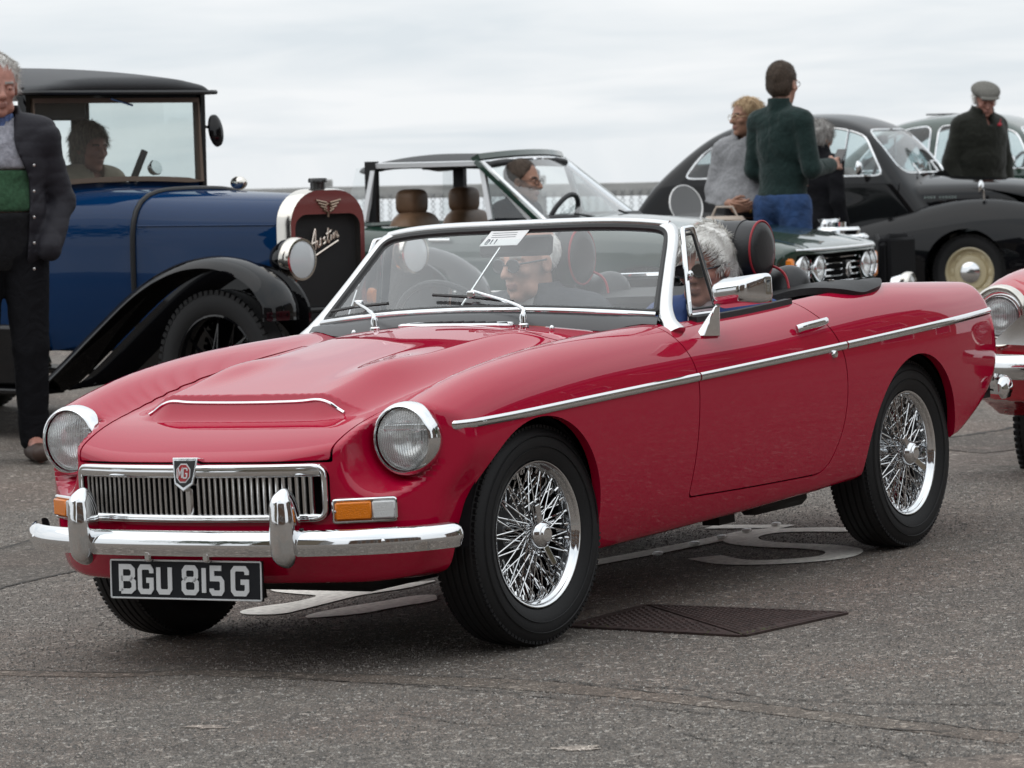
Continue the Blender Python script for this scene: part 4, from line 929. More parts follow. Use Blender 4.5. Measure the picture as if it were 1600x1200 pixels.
# scuttle vent, washer jets
mb = MB(); vz = lambda x, y: surf_z(mg_f, x, abs(y)); pr = rounded([(-.582, -.16, 0), (-.655, -.16, 0), (-.655, .23, 0), (-.582, .23, 0)], .03, 5)
vent = MB().tube([(p.x, p.y, vz(p.x, p.y)+.004) for p in pr], .006, 8, True).build('scuttle_vent', chrome, mg)
MB().add([(p.x, p.y, vz(p.x, p.y)+.003) for p in pr], [tuple(range(len(pr)))]).build('vent_pan', chrome_dull, vent)
for y in np.linspace(-.12, .19, 9): MB().tube([(-.598, y, vz(-.598, y)+.006), (-.64, y+.012, vz(-.64, y)+.006)], .0042, 6).build('vent_slot', black, vent)
for y in (.36, -.36): MB().ell((-.64, y, vz(-.64, y)+.006), (.008, .008, .010), 10, 8).build('washer_jet', chrome, mg)
# ---- door furniture
for s, dr in ((1, door_l), (-1, door_r)):
    S = lambda x, z: s*surf_y(mg_f, x, z)
    P = [(-1.462, S(-1.462, .787)+s*.010, .787), (-1.49, S(-1.49, .79)+s*.026, .793), (-1.56, S(-1.56, .795)+s*.032, .797), (-1.63, S(-1.63, .80)+s*.028, .800), (-1.655, S(-1.655, .80)+s*.012, .798)]
    MB().tube(spline_pts(P, 5), 1, prof=[(.0085*math.cos(a), .0125*math.sin(a)) for a in np.linspace(0, 2*math.pi, 10, endpoint=False)], up=(0, 0, 1)).build('door_handle', chrome, dr)
    MB().lathe([(0, .012), (.010, .011), (.013, .006), (.014, -.004)], 16, o=(-1.668, S(-1.668, .692), .692), ax=(0, s, 0)).build('lock', chrome, dr)
    # black capping along the top of the door and the drop glass channel
    P = [(x, s*.642, surf_z(mg_f, x, .642)+.006) for x in np.linspace(-.99, -1.60, 12)]; MB().tube(P, 1, prof=[(.016, .005), (.016, -.012), (-.012, -.012), (-.012, .005)], up=(0, 0, 1)).build('door_capping', vinyl, dr)
    # quarterlight
    q = MB(); fr_ = [(-.995, s*.632, .862), (-1.165, s*.632, .862), (-1.135, s*.575, 1.125), (-1.085, s*.570, 1.122)]
    q.tube(rounded(fr_, .006, 2), .0085, 8, True); ql = q.build('quarterlight', chrome, dr)
    i_ = [Vector(fr_[k])*.86+sum((Vector(p) for p in fr_), Vector())*.25*.14 for k in range(4)]
    MB().tube(rounded(i_, .01, 3), .0045, 6, True).build('quarterlight_seal', black, ql)
    MB().add(i_, [(0, 1, 2, 3)]).build('quarterlight_glass', glass('side_glass', (.93, .96, .95), 1.4, .04, .02), ql, smooth=False)
    MB().ell((-1.028, s*.622, .985), (.014, .008, .013), 10, 8).build('quarterlight_catch', chrome, ql)
    if s < 0: continue
    # mirror on an arrow shaped foot
    mz = surf_z(mg_f, -.965, .70); my = .70; mb = MB()
    mb.add([(-.915, s*(my-.012), mz-.012), (-.915, s*(my+.022), mz-.012), (-1.01, s*(my+.026), mz-.02), (-1.01, s*(my-.018), mz-.016), (-.975, s*(my+.03), mz+.075), (-1.0, s*(my+.036), mz+.078), (-1.005, s*(my+.022), mz+.078)], [(0, 3, 2, 1), (0, 1, 4), (1, 2, 5, 4), (2, 3, 6, 5), (3, 0, 4, 6), (4, 5, 6)])
    md = mb.build('door_mirror', chrome, dr, bev=.004)
    hs = SDF((-1.10, s*.83-.12, .85), (-.88, s*.83+.12, 1.03), .005)
    def hd(X, Y, Z, s=s):
        t = (X+1.0)/.10; hy = .082-.030*np.clip(t, 0, 1); hz = .047-.018*np.clip(t, 0, 1); qy = np.abs(Y-s*.812+s*t*.01)-hy+.02; qz = np.abs(Z-.932-.10*s*(Y-s*.812))-hz+.02; qx = np.abs(X+.985)-.060+.012
        return np.sqrt(np.maximum(qy, 0)**2+np.maximum(qz, 0)**2+np.maximum(qx, 0)**2)+np.minimum(np.maximum(np.maximum(qy, qz), qx), 0)-.018
    hs.F = hd(*hs.pts((slice(None),)*3)); hs.build('mirror_head', chrome, md, relax=3)
    MB().box((-1.049, s*.812, .932), (.004, .15, .08), bev=.001).build('mirror_glass', mat('mirror_glass', (.85, .87, .88), .01, 1), md)
# ---- dashboard, steering wheel, seats
mb = MB(); P = [(-.86, y, .858-.02*(y/.6)**2) for y in np.linspace(-.62, .62, 15)]; mb.tube(P, 1, prof=[(-.09, -.02), (-.085, .015), (-.02, .03), (.06, .02), (.085, -.01), (.08, -.16), (.0, -.18)], up=(0, 0, 1)); mb.build('dashboard', vinyl, mg)
T = Matrix.Translation((-1.13, -.33, .80)) @ Matrix.Rotation(math.radians(-68), 4, 'Y')
sw = MB().tube([T @ Vector((.198*math.cos(a), .198*math.sin(a), 0)) for a in np.linspace(0, 2*math.pi, 40, endpoint=False)], .0105, 8, True).build('steering_wheel', vinyl, mg)
for a in (0.3, math.pi-.3, -math.pi/2): MB().tube([T @ Vector((0, 0, -.03)), T @ Vector((.19*math.cos(a), .19*math.sin(a), 0))], .007, 6).build('wheel_spoke', chrome_dull, sw)
MB().tube([T @ Vector((0, 0, 0)), T @ Vector((0, 0, -.3))], .022, 10).build('steering_column', black, sw)
leather = mat('black_leather', (.014, .014, .016), .42, spec=.5, bump=.12, bscale=90)
piping = mat('red_piping', (.30, .01, .02), .5)
for s in (1, -1):
    st = SDF((-2.0, s*.34-.30, .34), (-1.15, s*.34+.30, 1.0), .014)
    st.ell((-1.48, s*.34, .47), (.27, .25, .10), k=.04); st.cap((-1.80, s*.34-.15, .52), (-1.92, s*.34-.14, .90), .085, .07, k=.08); st.cap((-1.80, s*.34+.15, .52), (-1.92, s*.34+.14, .90), .085, .07, k=.08); st.cap((-1.80, s*.34, .52), (-1.92, s*.34, .92), .09, .075, k=.08)
    seat = st.build('seat', leather, mg, relax=2)
    cx, cz = -1.79, 1.025; L_ = .125; hp = [(.0, -L_-.004), (.06, -L_-.003), (.088, -L_+.002), (.098, -L_+.012), (.102, -.05), (.103, 0), (.102, .05), (.098, L_-.012), (.088, L_-.002), (.06, L_+.003), (0, L_+.004)]
    T = Matrix.Translation((cx, s*.34, cz)) @ Matrix.Rotation(math.radians(-12), 4, 'Y') @ Matrix.Diagonal((.84, 1, .95, 1))
    hr = MB().lathe(hp, 36, ax=(0, 1, 0), T=T).build('headrest', leather, mg)
    for q in (-1, 1):
        MB().tube([T @ Vector((.0985*math.cos(a), q*(L_-.010), .0985*math.sin(a))) for a in np.linspace(0, 2*math.pi, 40, endpoint=False)], .004, 6, True).build('piping', piping, hr)
        MB().tube([T @ Vector((.1028*math.cos(a), q*.055, .1028*math.sin(a))) for a in np.linspace(0, 2*math.pi, 40, endpoint=False)], .0022, 6, True).build('seam', black, hr)
        MB().tube([(cx+.0, s*.34+q*.07, .95), (cx-.05, s*.34+q*.07, .86)], .008, 6).build('headrest_post', chrome, hr)
        P = [(-1.715, s*.34+q*.20, .52), (-1.80, s*.34+q*.195, .80), (-1.845, s*.34+q*.17, .93), (-1.85, s*.34+q*.10, .975), (-1.85, s*.34, .985)]; MB().tube(spline_pts(P, 6), .0045, 6).build('piping', piping, seat)
# ---- folded hood under its cover, boot edge trim
hood_m = mat('hood_vinyl', (.013, .013, .014), .6, spec=.4, bump=.3, bscale=120)
cov = clip(shell, lambda V: np.where(V[:, 2] > .72, sd_rrect(V[:, 0], V[:, 1], -2.09, 0, .37, .688-.03*sst(-1.9, -2.5, V[:, 0]), .34), 1)); cov = clip(cov, lambda V: np.where(V[:, 2] > .72, -1, 1))
dz = .014+.022*np.exp(-((cov[0][:, 0]+1.95)/.16)**2)*sst(.66, .5, cov[0][:, 1])+.003*np.sin(cov[0][:, 0]*31+cov[0][:, 1]*17)*sst(.0, .3, cov[0][:, 1])
cov = (cov[0]+cov[1-1]*0+cov[2]*dz[:, None], cov[1], cov[2]); cov = skirt(cov, .022)
hcv = put('hood_cover', both(cov), hood_m, mg)
hc2 = SDF((-2.10, -.62, .60), (-1.84, .62, .97), .016); hc2.F = hc2.F; hc2.cap((-1.96, -.5, .80), (-1.96, .5, .80), .10, .10, k=.02); hc2.cap((-1.98, -.48, .87), (-1.98, .48, .87), .035, k=.04); hc2.build('folded_hood', hood_m, mg, relax=2)
for x, y in ((-2.40, .24), (-2.33, .42), (-2.27, .46), (-2.05, .57)):
    z = surf_z(mg_f, x, y)+.014; b = MB(); b.lathe([(.012, 0), (.012, .004), (.006, .007), (.006, .012), (0, .013)], 12, o=(x, y, z+.001)); b.box((x+.012, y-.006, z+.012), (.022, .008, .005)); b.build('fastener', chrome, hcv)
MB().tube([(-1.93, .50, .93), (-2.0, .30, .945), (-2.0, -.3, .945), (-1.93, -.50, .93)], .011, 8).build('hood_bow', chrome, mg)
# ---- rear lamps and bumper
for s in (1, -1):
    o = MB().ell((-3.06, s*.575, .60), (.045, .045, .080), 14, 10, sq=.8).build('tail_lamp', red_lens, mg); MB().tube([(-3.075, s*(.575+.048*math.cos(a)), .60+.084*math.sin(a)) for a in np.linspace(0, 2*math.pi, 20, endpoint=False)], .007, 6, True).build('lamp_rim', chrome, o)
rb = spline_pts([(-3.235, 0, .475), (-3.23, .35, .475), (-3.205, .53, .475), (-3.155, .63, .475), (-3.06, .695, .475), (-2.94, .725, .475)], 6); rpth = [(p.x, -p.y, p.z) for p in rb[::-1]][:-1]+[(p.x, p.y, p.z) for p in rb]; Rr = [1]*len(rpth); Rr[0] = Rr[-1] = .5; Rr[1] = Rr[-2] = .85
MB().tube(rpth, Rr, prof=[(-a*1.1, b*1.05) for a, b in bprof][::-1], up=(0, 0, 1)).build('rear_bumper', chrome, mg, sharp=50)
for s in (1, -1): MB().box((-3.04, s*.585, .455), (.20, .03, .05)).build('bumper_iron', black, mg)
# ------------------------------------------------------------------ houses and trees round the car park (out of the picture, they show as reflections in paint and chrome)
brick_m = mat('house_brick', (.115, .068, .045), .9, bump=.4, bscale=60, var=.3, vscale=8)
render_m = mat('house_render', (.19, .155, .115), .9, var=.12, vscale=3)
slate_m = mat('roof_slate', (.07, .07, .08), .8, var=.3, vscale=10)
win_m = mat('window_dark', (.03, .035, .04), .08, spec=.7)
sash_m = mat('window_white', (.6, .6, .58), .5)
def house(s, d, th, w, dep, h, wall, label):
    r = empty('house', bgm(s, d, th, 0), label, 'house')
    MB().box((0, 0, h/2), (dep, w, h)).build('wall', wall, r, smooth=False)
    MB().prism([(-dep/2-.3, h), (dep/2+.3, h), (0, h+dep*.38)], -w/2-.2, w/2+.2, 'xz').build('roof', slate_m, r, smooth=False)
    for fl in range(int(h//2.7)):
        for k in range(int(w//2.6)):
            y = -w/2+1.3+k*2.6; f = MB().box((dep/2+.02, y, 1.5+fl*2.7), (.10, 1.3, 1.4)).build('window', sash_m, r, smooth=False); MB().box((dep/2+.06, y, 1.5+fl*2.7), (.05, 1.14, 1.24)).build('pane', win_m, f, smooth=False)
house(30, 4, math.radians(180), 17, 9, 9.4, brick_m, 'brown brick terrace with slate roof facing the car park from the right')
house(28, 23, math.radians(172), 15, 9, 8.6, render_m, 'cream rendered houses with slate roof to the right of the car park')
house(-20, -13, math.radians(25), 22, 9, 8.8, render_m, 'cream rendered terrace standing behind the photographer')
house(4, -18, math.radians(-90), 28, 9, 9.2, brick_m, 'long brown brick terrace behind the photographer')
leaf_m = mat('hedge_leaf', (.045, .075, .02), .7, var=.4, vscale=12)
def bush_tree(s, d, h, label):
    r = empty('tree', bgm(s, d, 0, 0), label, 'tree'); MB().tube([(0, 0, 0), (.1, 0, h*.3), (.0, .1, h*.55)], [h*.03, h*.022, h*.012], 8).build('trunk', mat('bark', (.09, .07, .05), .9), r)
    c = rng.normal(0, 1, (1400, 3)); c /= np.linalg.norm(c, axis=1, keepdims=True); c *= (rng.random((1400, 1))**.4)*np.array([h*.36, h*.36, h*.34])*(1+.25*np.sin(c[:, :1]*5+c[:, 1:2]*4)); c[:, 2] += h*.64
    V = []; a = rng.normal(0, h*.022, (1400, 3, 3)); V = (c[:, None, :]+a).reshape(-1, 3); raw_mesh('crown', V, np.arange(len(V)).reshape(-1, 3), leaf_m, r, smooth=False)
bush_tree(24, 13.5, 9.5, 'round green tree between the brick and cream houses'); bush_tree(-19, 2, 9, 'round green tree left of the car park')
# ------------------------------------------------------------------ vintage blue saloon (left, behind)
blue_paint = mat('blue_paint', (.002, .027, .092), .4, 0, .65, spec=.0); black_paint = mat('black_paint', (.004, .004, .005), .4, 0, .7, spec=.0)
beige = mat('beige_wood_trim', (.16, .115, .085), .5); cab_black = mat('roof_leathercloth', (.030, .031, .034), .55, spec=.4, bump=.3, bscale=120)
dark_in = mat('dark_interior', (.02, .017, .015), .8); brown_leather = mat('tan_leather', (.20, .115, .065), .5, bump=.2, bscale=60, var=.12, vscale=20)
side_g = glass('side_glass'); old_glass = glass('old_car_glass', (.80, .88, .88), 1.2, .05, .02)
vs = empty('vintage_saloon', bgm(-.862, 17.6, math.radians(40)), 'tall dark blue vintage saloon with black roof, black wings and an upright chrome radiator', 'car')
def austin_f():
    w = natspline([.0, -.4, -.85, -1.4, -1.8, -3.6], [.245, .315, .41, .585, .65, .65]); zt = natspline([.0, -.85, -1.4, -1.9, -3.6], [1.155, 1.185, 1.205, 1.20, 1.20])
    def f(P):
        x, y, z = P[:, 0], np.abs(P[:, 1]), P[:, 2]; ww = w(x)-np.maximum(z-.95, 0)**2*.5-np.maximum(.8-z, 0)**2*.25
        g = smax(y-ww, z-zt(x)+y*y*.12, .26); g = np.maximum(g, .42-z); return np.maximum(np.maximum(g, x+.04), -3.6-x)
    return f
af = austin_f(); sh = capsule_shell(af, -3.3, -.3, .8, 120, 90, 20)
hood = clip(sh, lambda V: -.87-V[:, 0]); hood = clip(hood, lambda V: V[:, 0]+.08); scut = clip(sh, lambda V: np.maximum(V[:, 0]+.89, -1.42-V[:, 0])); tubb = clip(sh, lambda V: np.maximum(V[:, 0]+1.42, V[:, 2]-1.17))
put('bonnet', both(hood), blue_paint, vs); put('scuttle', both(scut), blue_paint, vs); put('body', both(tubb), blue_paint, vs)
hs = clip(hood, lambda V: V[:, 0]+.86)
P = []
for a in np.linspace(-.9, math.pi/2, 22):
    lo, hi = 0, 2.
    for _ in range(26):
        m = (lo+hi)/2; q = np.array([[-.88, m*math.cos(a), .8+m*math.sin(a)]])
        if af(q)[0] > 0: hi = m
        else: lo = m
    P.append((-.88, lo*math.cos(a)+.004, .8+lo*math.sin(a)+.004))
P = P+[(x, -y, z) for x, y, z in P[::-1][1:]]; MB().tube(P, .014, 8).build('bonnet_beading', black, vs)
for s in (1, -1):
    MB().tube([(x, s*(surf_y(af, x, 1.02)+.002), 1.02) for x in np.linspace(-.1, -.86, 10)], .004, 6).build('bonnet_hinge', blue_paint, vs)
    mb = MB()
# radiator
def shell_poly(w, zb, zt, r, n=9):
    pts = [(-w, zb), (w, zb)]
    for k in range(n+1): a = math.pi/2*k/n; pts.append((w-r+r*math.cos(a), zt-r*.8+r*.8*math.sin(a)))
    for k in range(n+1): a = math.pi/2*(1-k/n); pts.append((-w+r-r*math.cos(a), zt-r*.8+r*.8*math.sin(a)))
    return pts
out = shell_poly(.262, .40, 1.185, .20); inn = shell_poly(.226, .44, 1.065, .08); no = len(out)
mb = MB(); 
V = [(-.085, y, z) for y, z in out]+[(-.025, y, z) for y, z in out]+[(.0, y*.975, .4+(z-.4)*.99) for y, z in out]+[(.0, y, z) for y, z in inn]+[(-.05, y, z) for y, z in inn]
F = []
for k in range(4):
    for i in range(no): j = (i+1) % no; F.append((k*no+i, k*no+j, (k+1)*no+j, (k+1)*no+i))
mb.add(V, F); mb.mi = [1 if no*2 <= i < no*3 else 0 for i in range(no*4)]; rad = mb.build('radiator_shell', [nickel, mat('red_reflection_tint', (.30, .085, .085), .22, .5, coat=.8)], vs, sharp=50)  # front face coloured red to imitate a red car mirrored in bright metal
core_m = mat('radiator_core', (.006, .006, .007), .7, bump=.8, bscale=400)
MB().add([(-.035, y, z) for y, z in inn], [tuple(range(no))]).build('radiator_core', core_m, rad, smooth=False)
mb = MB(); mb.lathe([(0, .035), (.042, .034), (.046, .028), (.046, .014), (.036, .012), (.036, -.02)], 20, o=(-.06, 0, 1.20)); mb.build('filler_cap', mat('black_cap', (.02, .02, .02), .3, coat=.5), rad)
Ts = frame((-.028, 0, .93), (0, 1, 0), (0, 0, 1))
scr = [[(-.145, -.075), (-.12, -.05), (-.085, .06), (-.07, .085), (-.072, .02), (-.07, -.02)], [(-.115, .015), (-.06, .02)], [(-.055, .025), (-.055, -.01), (-.035, -.005), (-.03, .03), (-.028, -.008)], [(-.0, .028), (-.012, .02), (.004, .004), (-.012, -.006)], [(.028, .07), (.022, -.002), (.035, .0)], [(.008, .04), (.045, .048)], [(.05, .03), (.048, .0)], [(.05, .05), (.051, .054)], [(.068, .035), (.066, .002), (.08, .035), (.092, .03), (.092, .004), (.105, .012)], [(-.07, -.05), (.0, -.035), (.10, -.015)]]
mb = MB()
for st in scr: mb.tube([Ts @ Vector((x*.92+.005, y*.9+x*.2, 0)) for x, y in [tuple(p)[:2] for p in spline_pts([(*p, 0) for p in st], 5)]], .0055, 6)
mb.build('script_badge', mat('script_metal', (.75, .66, .58), .25, 1), rad)
Tw = frame((.004, 0, 1.10), (0, 1, 0), (0, 0, 1)); mb = MB()
for s in (1, -1):
    for k, (x0, x1, y) in enumerate(((.012, .085, .024), (.012, .070, .010), (.012, .055, -.004), (.010, .036, -.018))): mb.tube([Tw @ Vector((s*x0, y-.006, 0)), Tw @ Vector((s*x1, y+.006, 0))], .0055, 6)
mb.tube([Tw @ Vector((.022*math.cos(a), .02*math.sin(a)-.008, .002)) for a in np.linspace(0, 2*math.pi, 16, endpoint=False)], .004, 6, True); mb.tube([Tw @ Vector((0, -.03, 0)), Tw @ Vector((0, -.05, 0))], .005, 6); mb.build('wing_badge', mat('badge_bronze', (.35, .26, .20), .3, 1), rad)
for s in (1, -1):
    T = Matrix.Translation((.17, s*.395, .865)) @ Matrix.Rotation(math.pi/2, 4, 'Y'); k = 1.08
    mb = MB(); mb.lathe([(.086, .03), (.097, .028), (.103, .012), (.104, -.02), (.100, -.03)], 36, T=T); o = mb.build('headlight', nickel, vs, sharp=50)
    MB().lathe([(.100, -.03), (.094, -.07), (.07, -.115), (.035, -.14), (0, -.146)], 32, T=T).build('lamp_bowl', black_paint, o)
    MB().lathe([(0, .042), (.05, .038), (.088, .026)], 32, T=T).build('lens', mat('frosted_lens', (.62, .66, .68), .12, spec=.7), o)
    MB().tube([(.10, s*.395, .78), (.05, s*.36, .62)], .018, 8).build('lamp_stem', black_paint, o)
    MB().lathe([(0, .02), (.022, .016), (.026, .0), (.026, -.02)], 16, T=Matrix.Translation((.02, s*.285, .66)) @ Matrix.Rotation(math.pi/2, 4, 'Y') @ Matrix.Diagonal((1.7, 1, 1, 1))).build('indicator', amber, vs)
MB().tube([(.05, -.36, .62), (.05, .36, .62)], .016, 8).build('lamp_bar', black_paint, vs)
# wings, running boards, wheels
fen = [(.345, .60), (.335, .68), (.26, .775), (.11, .845), (-.07, .868), (-.28, .835), (-.52, .73), (-.80, .54), (-1.05, .36), (-1.18, .28), (-1.30, .255)]
fprof = [(-.115, -.030), (-.10, .0), (-.05, .018), (.0, .024), (.05, .018), (.10, .0), (.115, -.030), (.105, -.034), (.05, .006), (0, .012), (-.05, .006), (-.105, -.034)]
for s in (1, -1):
    P = [(p.x, s*.68, p.y) for p in [Vector(q) for q in [tuple(v)[:2] for v in spline_pts([(*f_, 0) for f_ in fen], 6)]]]
    mb = MB(); mb.tube(P, 1, prof=[(a, b) for a, b in fprof], up=(0, 0, 1)); w_ = mb.build('front_wing', black_paint, vs, sharp=60)
    vp = [(p[0], p[2]-.01) for p in P if p[0] < .30]+[(-1.30, .42), (-.85, .62), (.1, .74)]
    MB().prism([(p[0], p[2]-.012) for p in P]+[(-1.25, .23), (-.75, .30), (.30, .42)], s*.50, s*.515, 'xz').build('wing_valance', black_paint, w_, smooth=False)
    MB().box((-2.05, s*.66, .235), (1.6, .25, .03), bev=.008).build('running_board', black_paint, vs); MB().box((-1.62, s*.60, .40), (.50, .14, .30), bev=.02).build('tool_box', black_paint, vs)
    r_ = spline_pts([(-2.75, s*.68, .26), (-2.85, s*.68, .45), (-3.05, s*.68, .75), (-3.3, s*.68, .83), (-3.6, s*.68, .75), (-3.8, s*.68, .5)], 5); MB().tube(r_, 1, prof=fprof, up=(0, 0, 1)).build('rear_wing', black_paint, vs, sharp=60)
def plain_wheel(parent, x, y, R, w, rimr, tm, rm, spokes=0, hubr=.06, cap=None, name='wheel', side=1):
    prof = [(rimr, -w*.42), (rimr+.02, -w*.5), (R-.03, -w*.5), (R-.006, -w*.36), (R, -w*.15), (R, w*.15), (R-.006, w*.36), (R-.03, w*.5), (rimr+.02, w*.5), (rimr, w*.42)]
    T = Matrix.Translation((x, y, R)) @ Matrix.Rotation(0 if side > 0 else math.pi, 4, 'Z')
    mb = MB(); mb.lathe(prof, 48, ax=(0, 1, 0), T=T)
    for i in range(64):
        a = 2*math.pi*i/64
        for q in (-1, 1): mb.box((R-.012, q*w*.41, 0), (.022, w*.14, R*.06), T=T @ Matrix.Rotation(a+q*.04, 4, 'Y'))
    o = mb.build(name, rm if False else tm, parent)
    r = MB()
    if spokes:
        r.lathe([(rimr+.006, w*.40), (rimr-.008, w*.44), (rimr-.016, w*.34), (rimr-.022, .0), (rimr-.016, -w*.34)], 40, ax=(0, 1, 0), T=T)
        for i in range(spokes):
            a = 2*math.pi*i/spokes; b = a+(.35 if i % 2 else -.35); r.tube([T @ Vector((hubr*math.cos(a), w*.45*(1 if i % 4 < 2 else -.2), hubr*math.sin(a))), T @ Vector(((rimr-.018)*math.cos(b), 0, (rimr-.018)*math.sin(b)))], .005, 5)
        r.lathe([(0, w*.62), (hubr*.7, w*.6), (hubr, w*.5), (hubr, -w*.3)], 20, ax=(0, 1, 0), T=T)
    else:
        r.lathe([(rimr+.006, w*.42), (rimr-.006, w*.46), (rimr-.016, w*.38), (rimr-.022, w*.18), (rimr*.72, w*.12), (rimr*.66, w*.26), (rimr*.5, w*.30), (0, w*.30)], 40, ax=(0, 1, 0), T=T)
        for i in range(8): r.ell((rimr*.80, w*.15, 0), (.018, .006, .03), 8, 6, T=T @ Matrix.Rotation(2*math.pi*i/8, 4, 'Y'), mi=0)
    r.build('rim', rm, o)
    if cap: MB().lathe([(0, w*.52), (rimr*.25, w*.48), (rimr*.42, w*.36), (rimr*.44, w*.28)], 28, ax=(0, 1, 0), T=T).build('hub_cap', cap, o)
    return o
for x in (-.06, -3.2):
    for s in (1, -1): plain_wheel(vs, x, s*.66, .368, .125, .255, rubber, black_paint, 28, .055, side=s)
# cabin: pillars, roof, windscreen
rf = SDF((-3.75, -.8, 1.55), (-1.15, .8, 1.95), .03)
def roof_f(X, Y, Z):
    zt = 1.815-.055*((X+2.4)/1.1)**2*np.where(X > -2.4, 1.35, .8)-.09*(Y/.7)**2*np.abs(Y/.7); d = sd_rrect(X, Y, -2.46, 0, 1.17, .69-.05*sst(-1.7, -1.25, X), .14)
    return smax(smax(d, Z-zt, .05), 1.66-Z, .02)
rf.F = roof_f(*rf.pts((slice(None),)*3)); rf.build('roof', cab_black, vs, relax=2)
MB().tube([(p.x, p.y, 1.668) for p in rounded([(-1.285, -.655, 0), (-1.285, .655, 0), (-3.63, .69, 0), (-3.63, -.69, 0)], .14, 5)], .012, 6, True).build('roof_gutter', black, vs)
for s in (1, -1):
    MB().box((-1.42, s*.60, 1.43), (.055, .045, .50), bev=.008).build('pillar', black_paint, vs); MB().box((-2.35, s*.655, 1.43), (.10, .04, .50)).build('pillar', black_paint, vs); MB().box((-3.35, s*.64, 1.43), (.40, .05, .52)).build('rear_quarter', cab_black, vs)
    MB().add([(-1.45, s*.635, 1.20), (-2.30, s*.655, 1.20), (-2.30, s*.65, 1.66), (-1.45, s*.63, 1.66)], [(0, 1, 2, 3)]).build('door_glass', side_g, vs, smooth=False)
mb = MB(); mb.box((-3.55, .46, 1.43), (.06, .40, .52)); mb.build('rear_panel', cab_black, vs); mb = MB(); mb.box((-3.55, -.46, 1.43), (.06, .40, .52)); mb.build('rear_panel', cab_black, vs)
ft = [(-1.405, -.565, 1.215), (-1.405, .565, 1.215), (-1.415, .565, 1.635), (-1.415, -.565, 1.635)]
bot = [(-1.395, y, 1.222+.02*(1-(y/.56)**2)) for y in np.linspace(-.565, .565, 13)]; fl = bot+[(-1.41, .565, 1.63), (-1.41, -.565, 1.63)]
wf = MB().tube(fl, 1, True and 8, True, prof=[(-.012, -.020), (.012, -.020), (.012, .020), (-.012, .020)]).build('windscreen', beige, vs)
MB().add(fl, [tuple(range(len(fl)))]).build('windscreen_glass', old_glass, wf, smooth=False)
MB().box((-1.425, 0, 1.12), (.03, 1.17, .215), bev=.004).build('scuttle_board', blue_paint, vs); MB().box((-1.43, 0, 1.665), (.04, 1.24, .06)).build('header_board', black_paint, vs)
MB().box((-1.50, -.30, 1.585), (.03, .36, .10), bev=.02).build('sun_visor', black, vs); MB().tube([(-1.39, -.05, 1.64), (-1.37, .08, 1.605)], .006, 6).build('wiper', chrome_dull, wf)
mb = MB(); mb.tube([(-1.42, .61, 1.50), (-1.40, .66, 1.49)], .008, 6); mo = mb.build('wing_mirror', black, vs)
MB().lathe([(0, .03), (.05, .022), (.078, .006), (.08, -.006), (0, -.008)], 24, T=Matrix.Translation((-1.39, .685, 1.475)) @ Matrix.Rotation(math.radians(80), 4, 'Y') @ Matrix.Diagonal((1.05, .62, 1, 1))).build('mirror_head', black_paint, mo)
MB().ell((-1.02, .46, 1.21), (.05, .035, .035), 14, 10).build('side_lamp', nickel, vs)
# inside: seats, wheel, spot lamp
MB().box((-2.15, -.32, .98), (.14, .5, .55), bev=.05).build('seat', brown_leather, vs); MB().box((-2.15, .32, .98), (.14, .5, .55), bev=.05).build('seat', brown_leather, vs)
T = Matrix.Translation((-1.72, -.33, 1.16)) @ Matrix.Rotation(math.radians(-52), 4, 'Y'); MB().tube([T @ Vector((.205*math.cos(a), .205*math.sin(a), 0)) for a in np.linspace(0, 2*math.pi, 32, endpoint=False)], .014, 8, True).build('steering_wheel', beige, vs)
MB().tube([(-1.48, .17, 1.22), (-1.45, .235, 1.38)], .018, 8).build('spot_lamp_handle', dark_in, vs); MB().lathe([(0, .01), (.036, .008), (.040, 0), (.03, -.03), (0, -.04)], 20, T=Matrix.Translation((-1.42, .28, 1.295)) @ Matrix.Rotation(math.radians(70), 4, 'Y')).build('spot_lamp', chrome_dull, vs)
MB().box((-2.4, 0, .75), (2.1, 1.2, .05)).build('floor', dark_in, vs)
# ------------------------------------------------------------------ green open four-seater with T-bar (behind the red car)
green_paint = mat('green_paint', (.003, .028, .016), .4, 0, 1.0, spec=.2); green_paint.node_tree.nodes['Principled BSDF'].inputs['Coat IOR'].default_value = 1.7
tc_ = empty('touring_car', bgm(1.79, 21.5, math.radians(25)), 'dark green touring convertible with four round headlights and tan headrests, behind the red sports car', 'car')
def stag_f():
    zt = natspline([.23, .17, .11, -.4, -1.0, -1.35, -1.8, -2.6, -3.2, -4.0, -4.35, -4.45], [.65, .725, .755, .845, .905, .925, .915, .91, .91, .88, .84, .75]); wp = natspline([.27, .17, -.05, -.7, -2.2, -3.6, -4.3, -4.5], [.60, .70, .755, .79, .80, .78, .72, .62])
    def f(P):
        x, y, z = P[:, 0], np.abs(P[:, 1]), P[:, 2]; ww = wp(x)-np.where(z > .62, (z-.62)**2*.9, (z-.62)**2*.3)
        g = smax(z-zt(x)+y*y*.09-.012*np.exp(-((y-.62)/.08)**2), y-ww, .09); g = smax(g, x-.17+.10*(y/.7)**4-np.maximum(z-.65, 0)*.18, .035); g = smax(g, -4.42-x, .1); return smax(g, .24-z, .04)
    return f
sf = stag_f(); sh = capsule_shell(sf, -4.0, -.18, .56, 150, 110, 36)
sh = clip(sh, lambda V: -np.where(V[:, 1] > .4, np.minimum(arch(V[:, 0], V[:, 2], -.78, .30, .345), arch(V[:, 0], V[:, 2], -3.32, .30, .345)), 1)); sh = clip(sh, lambda V: -np.where(V[:, 2] > .7, sd_rrect(V[:, 0], V[:, 1], -2.35, 0, .98, .66, .1), 1))
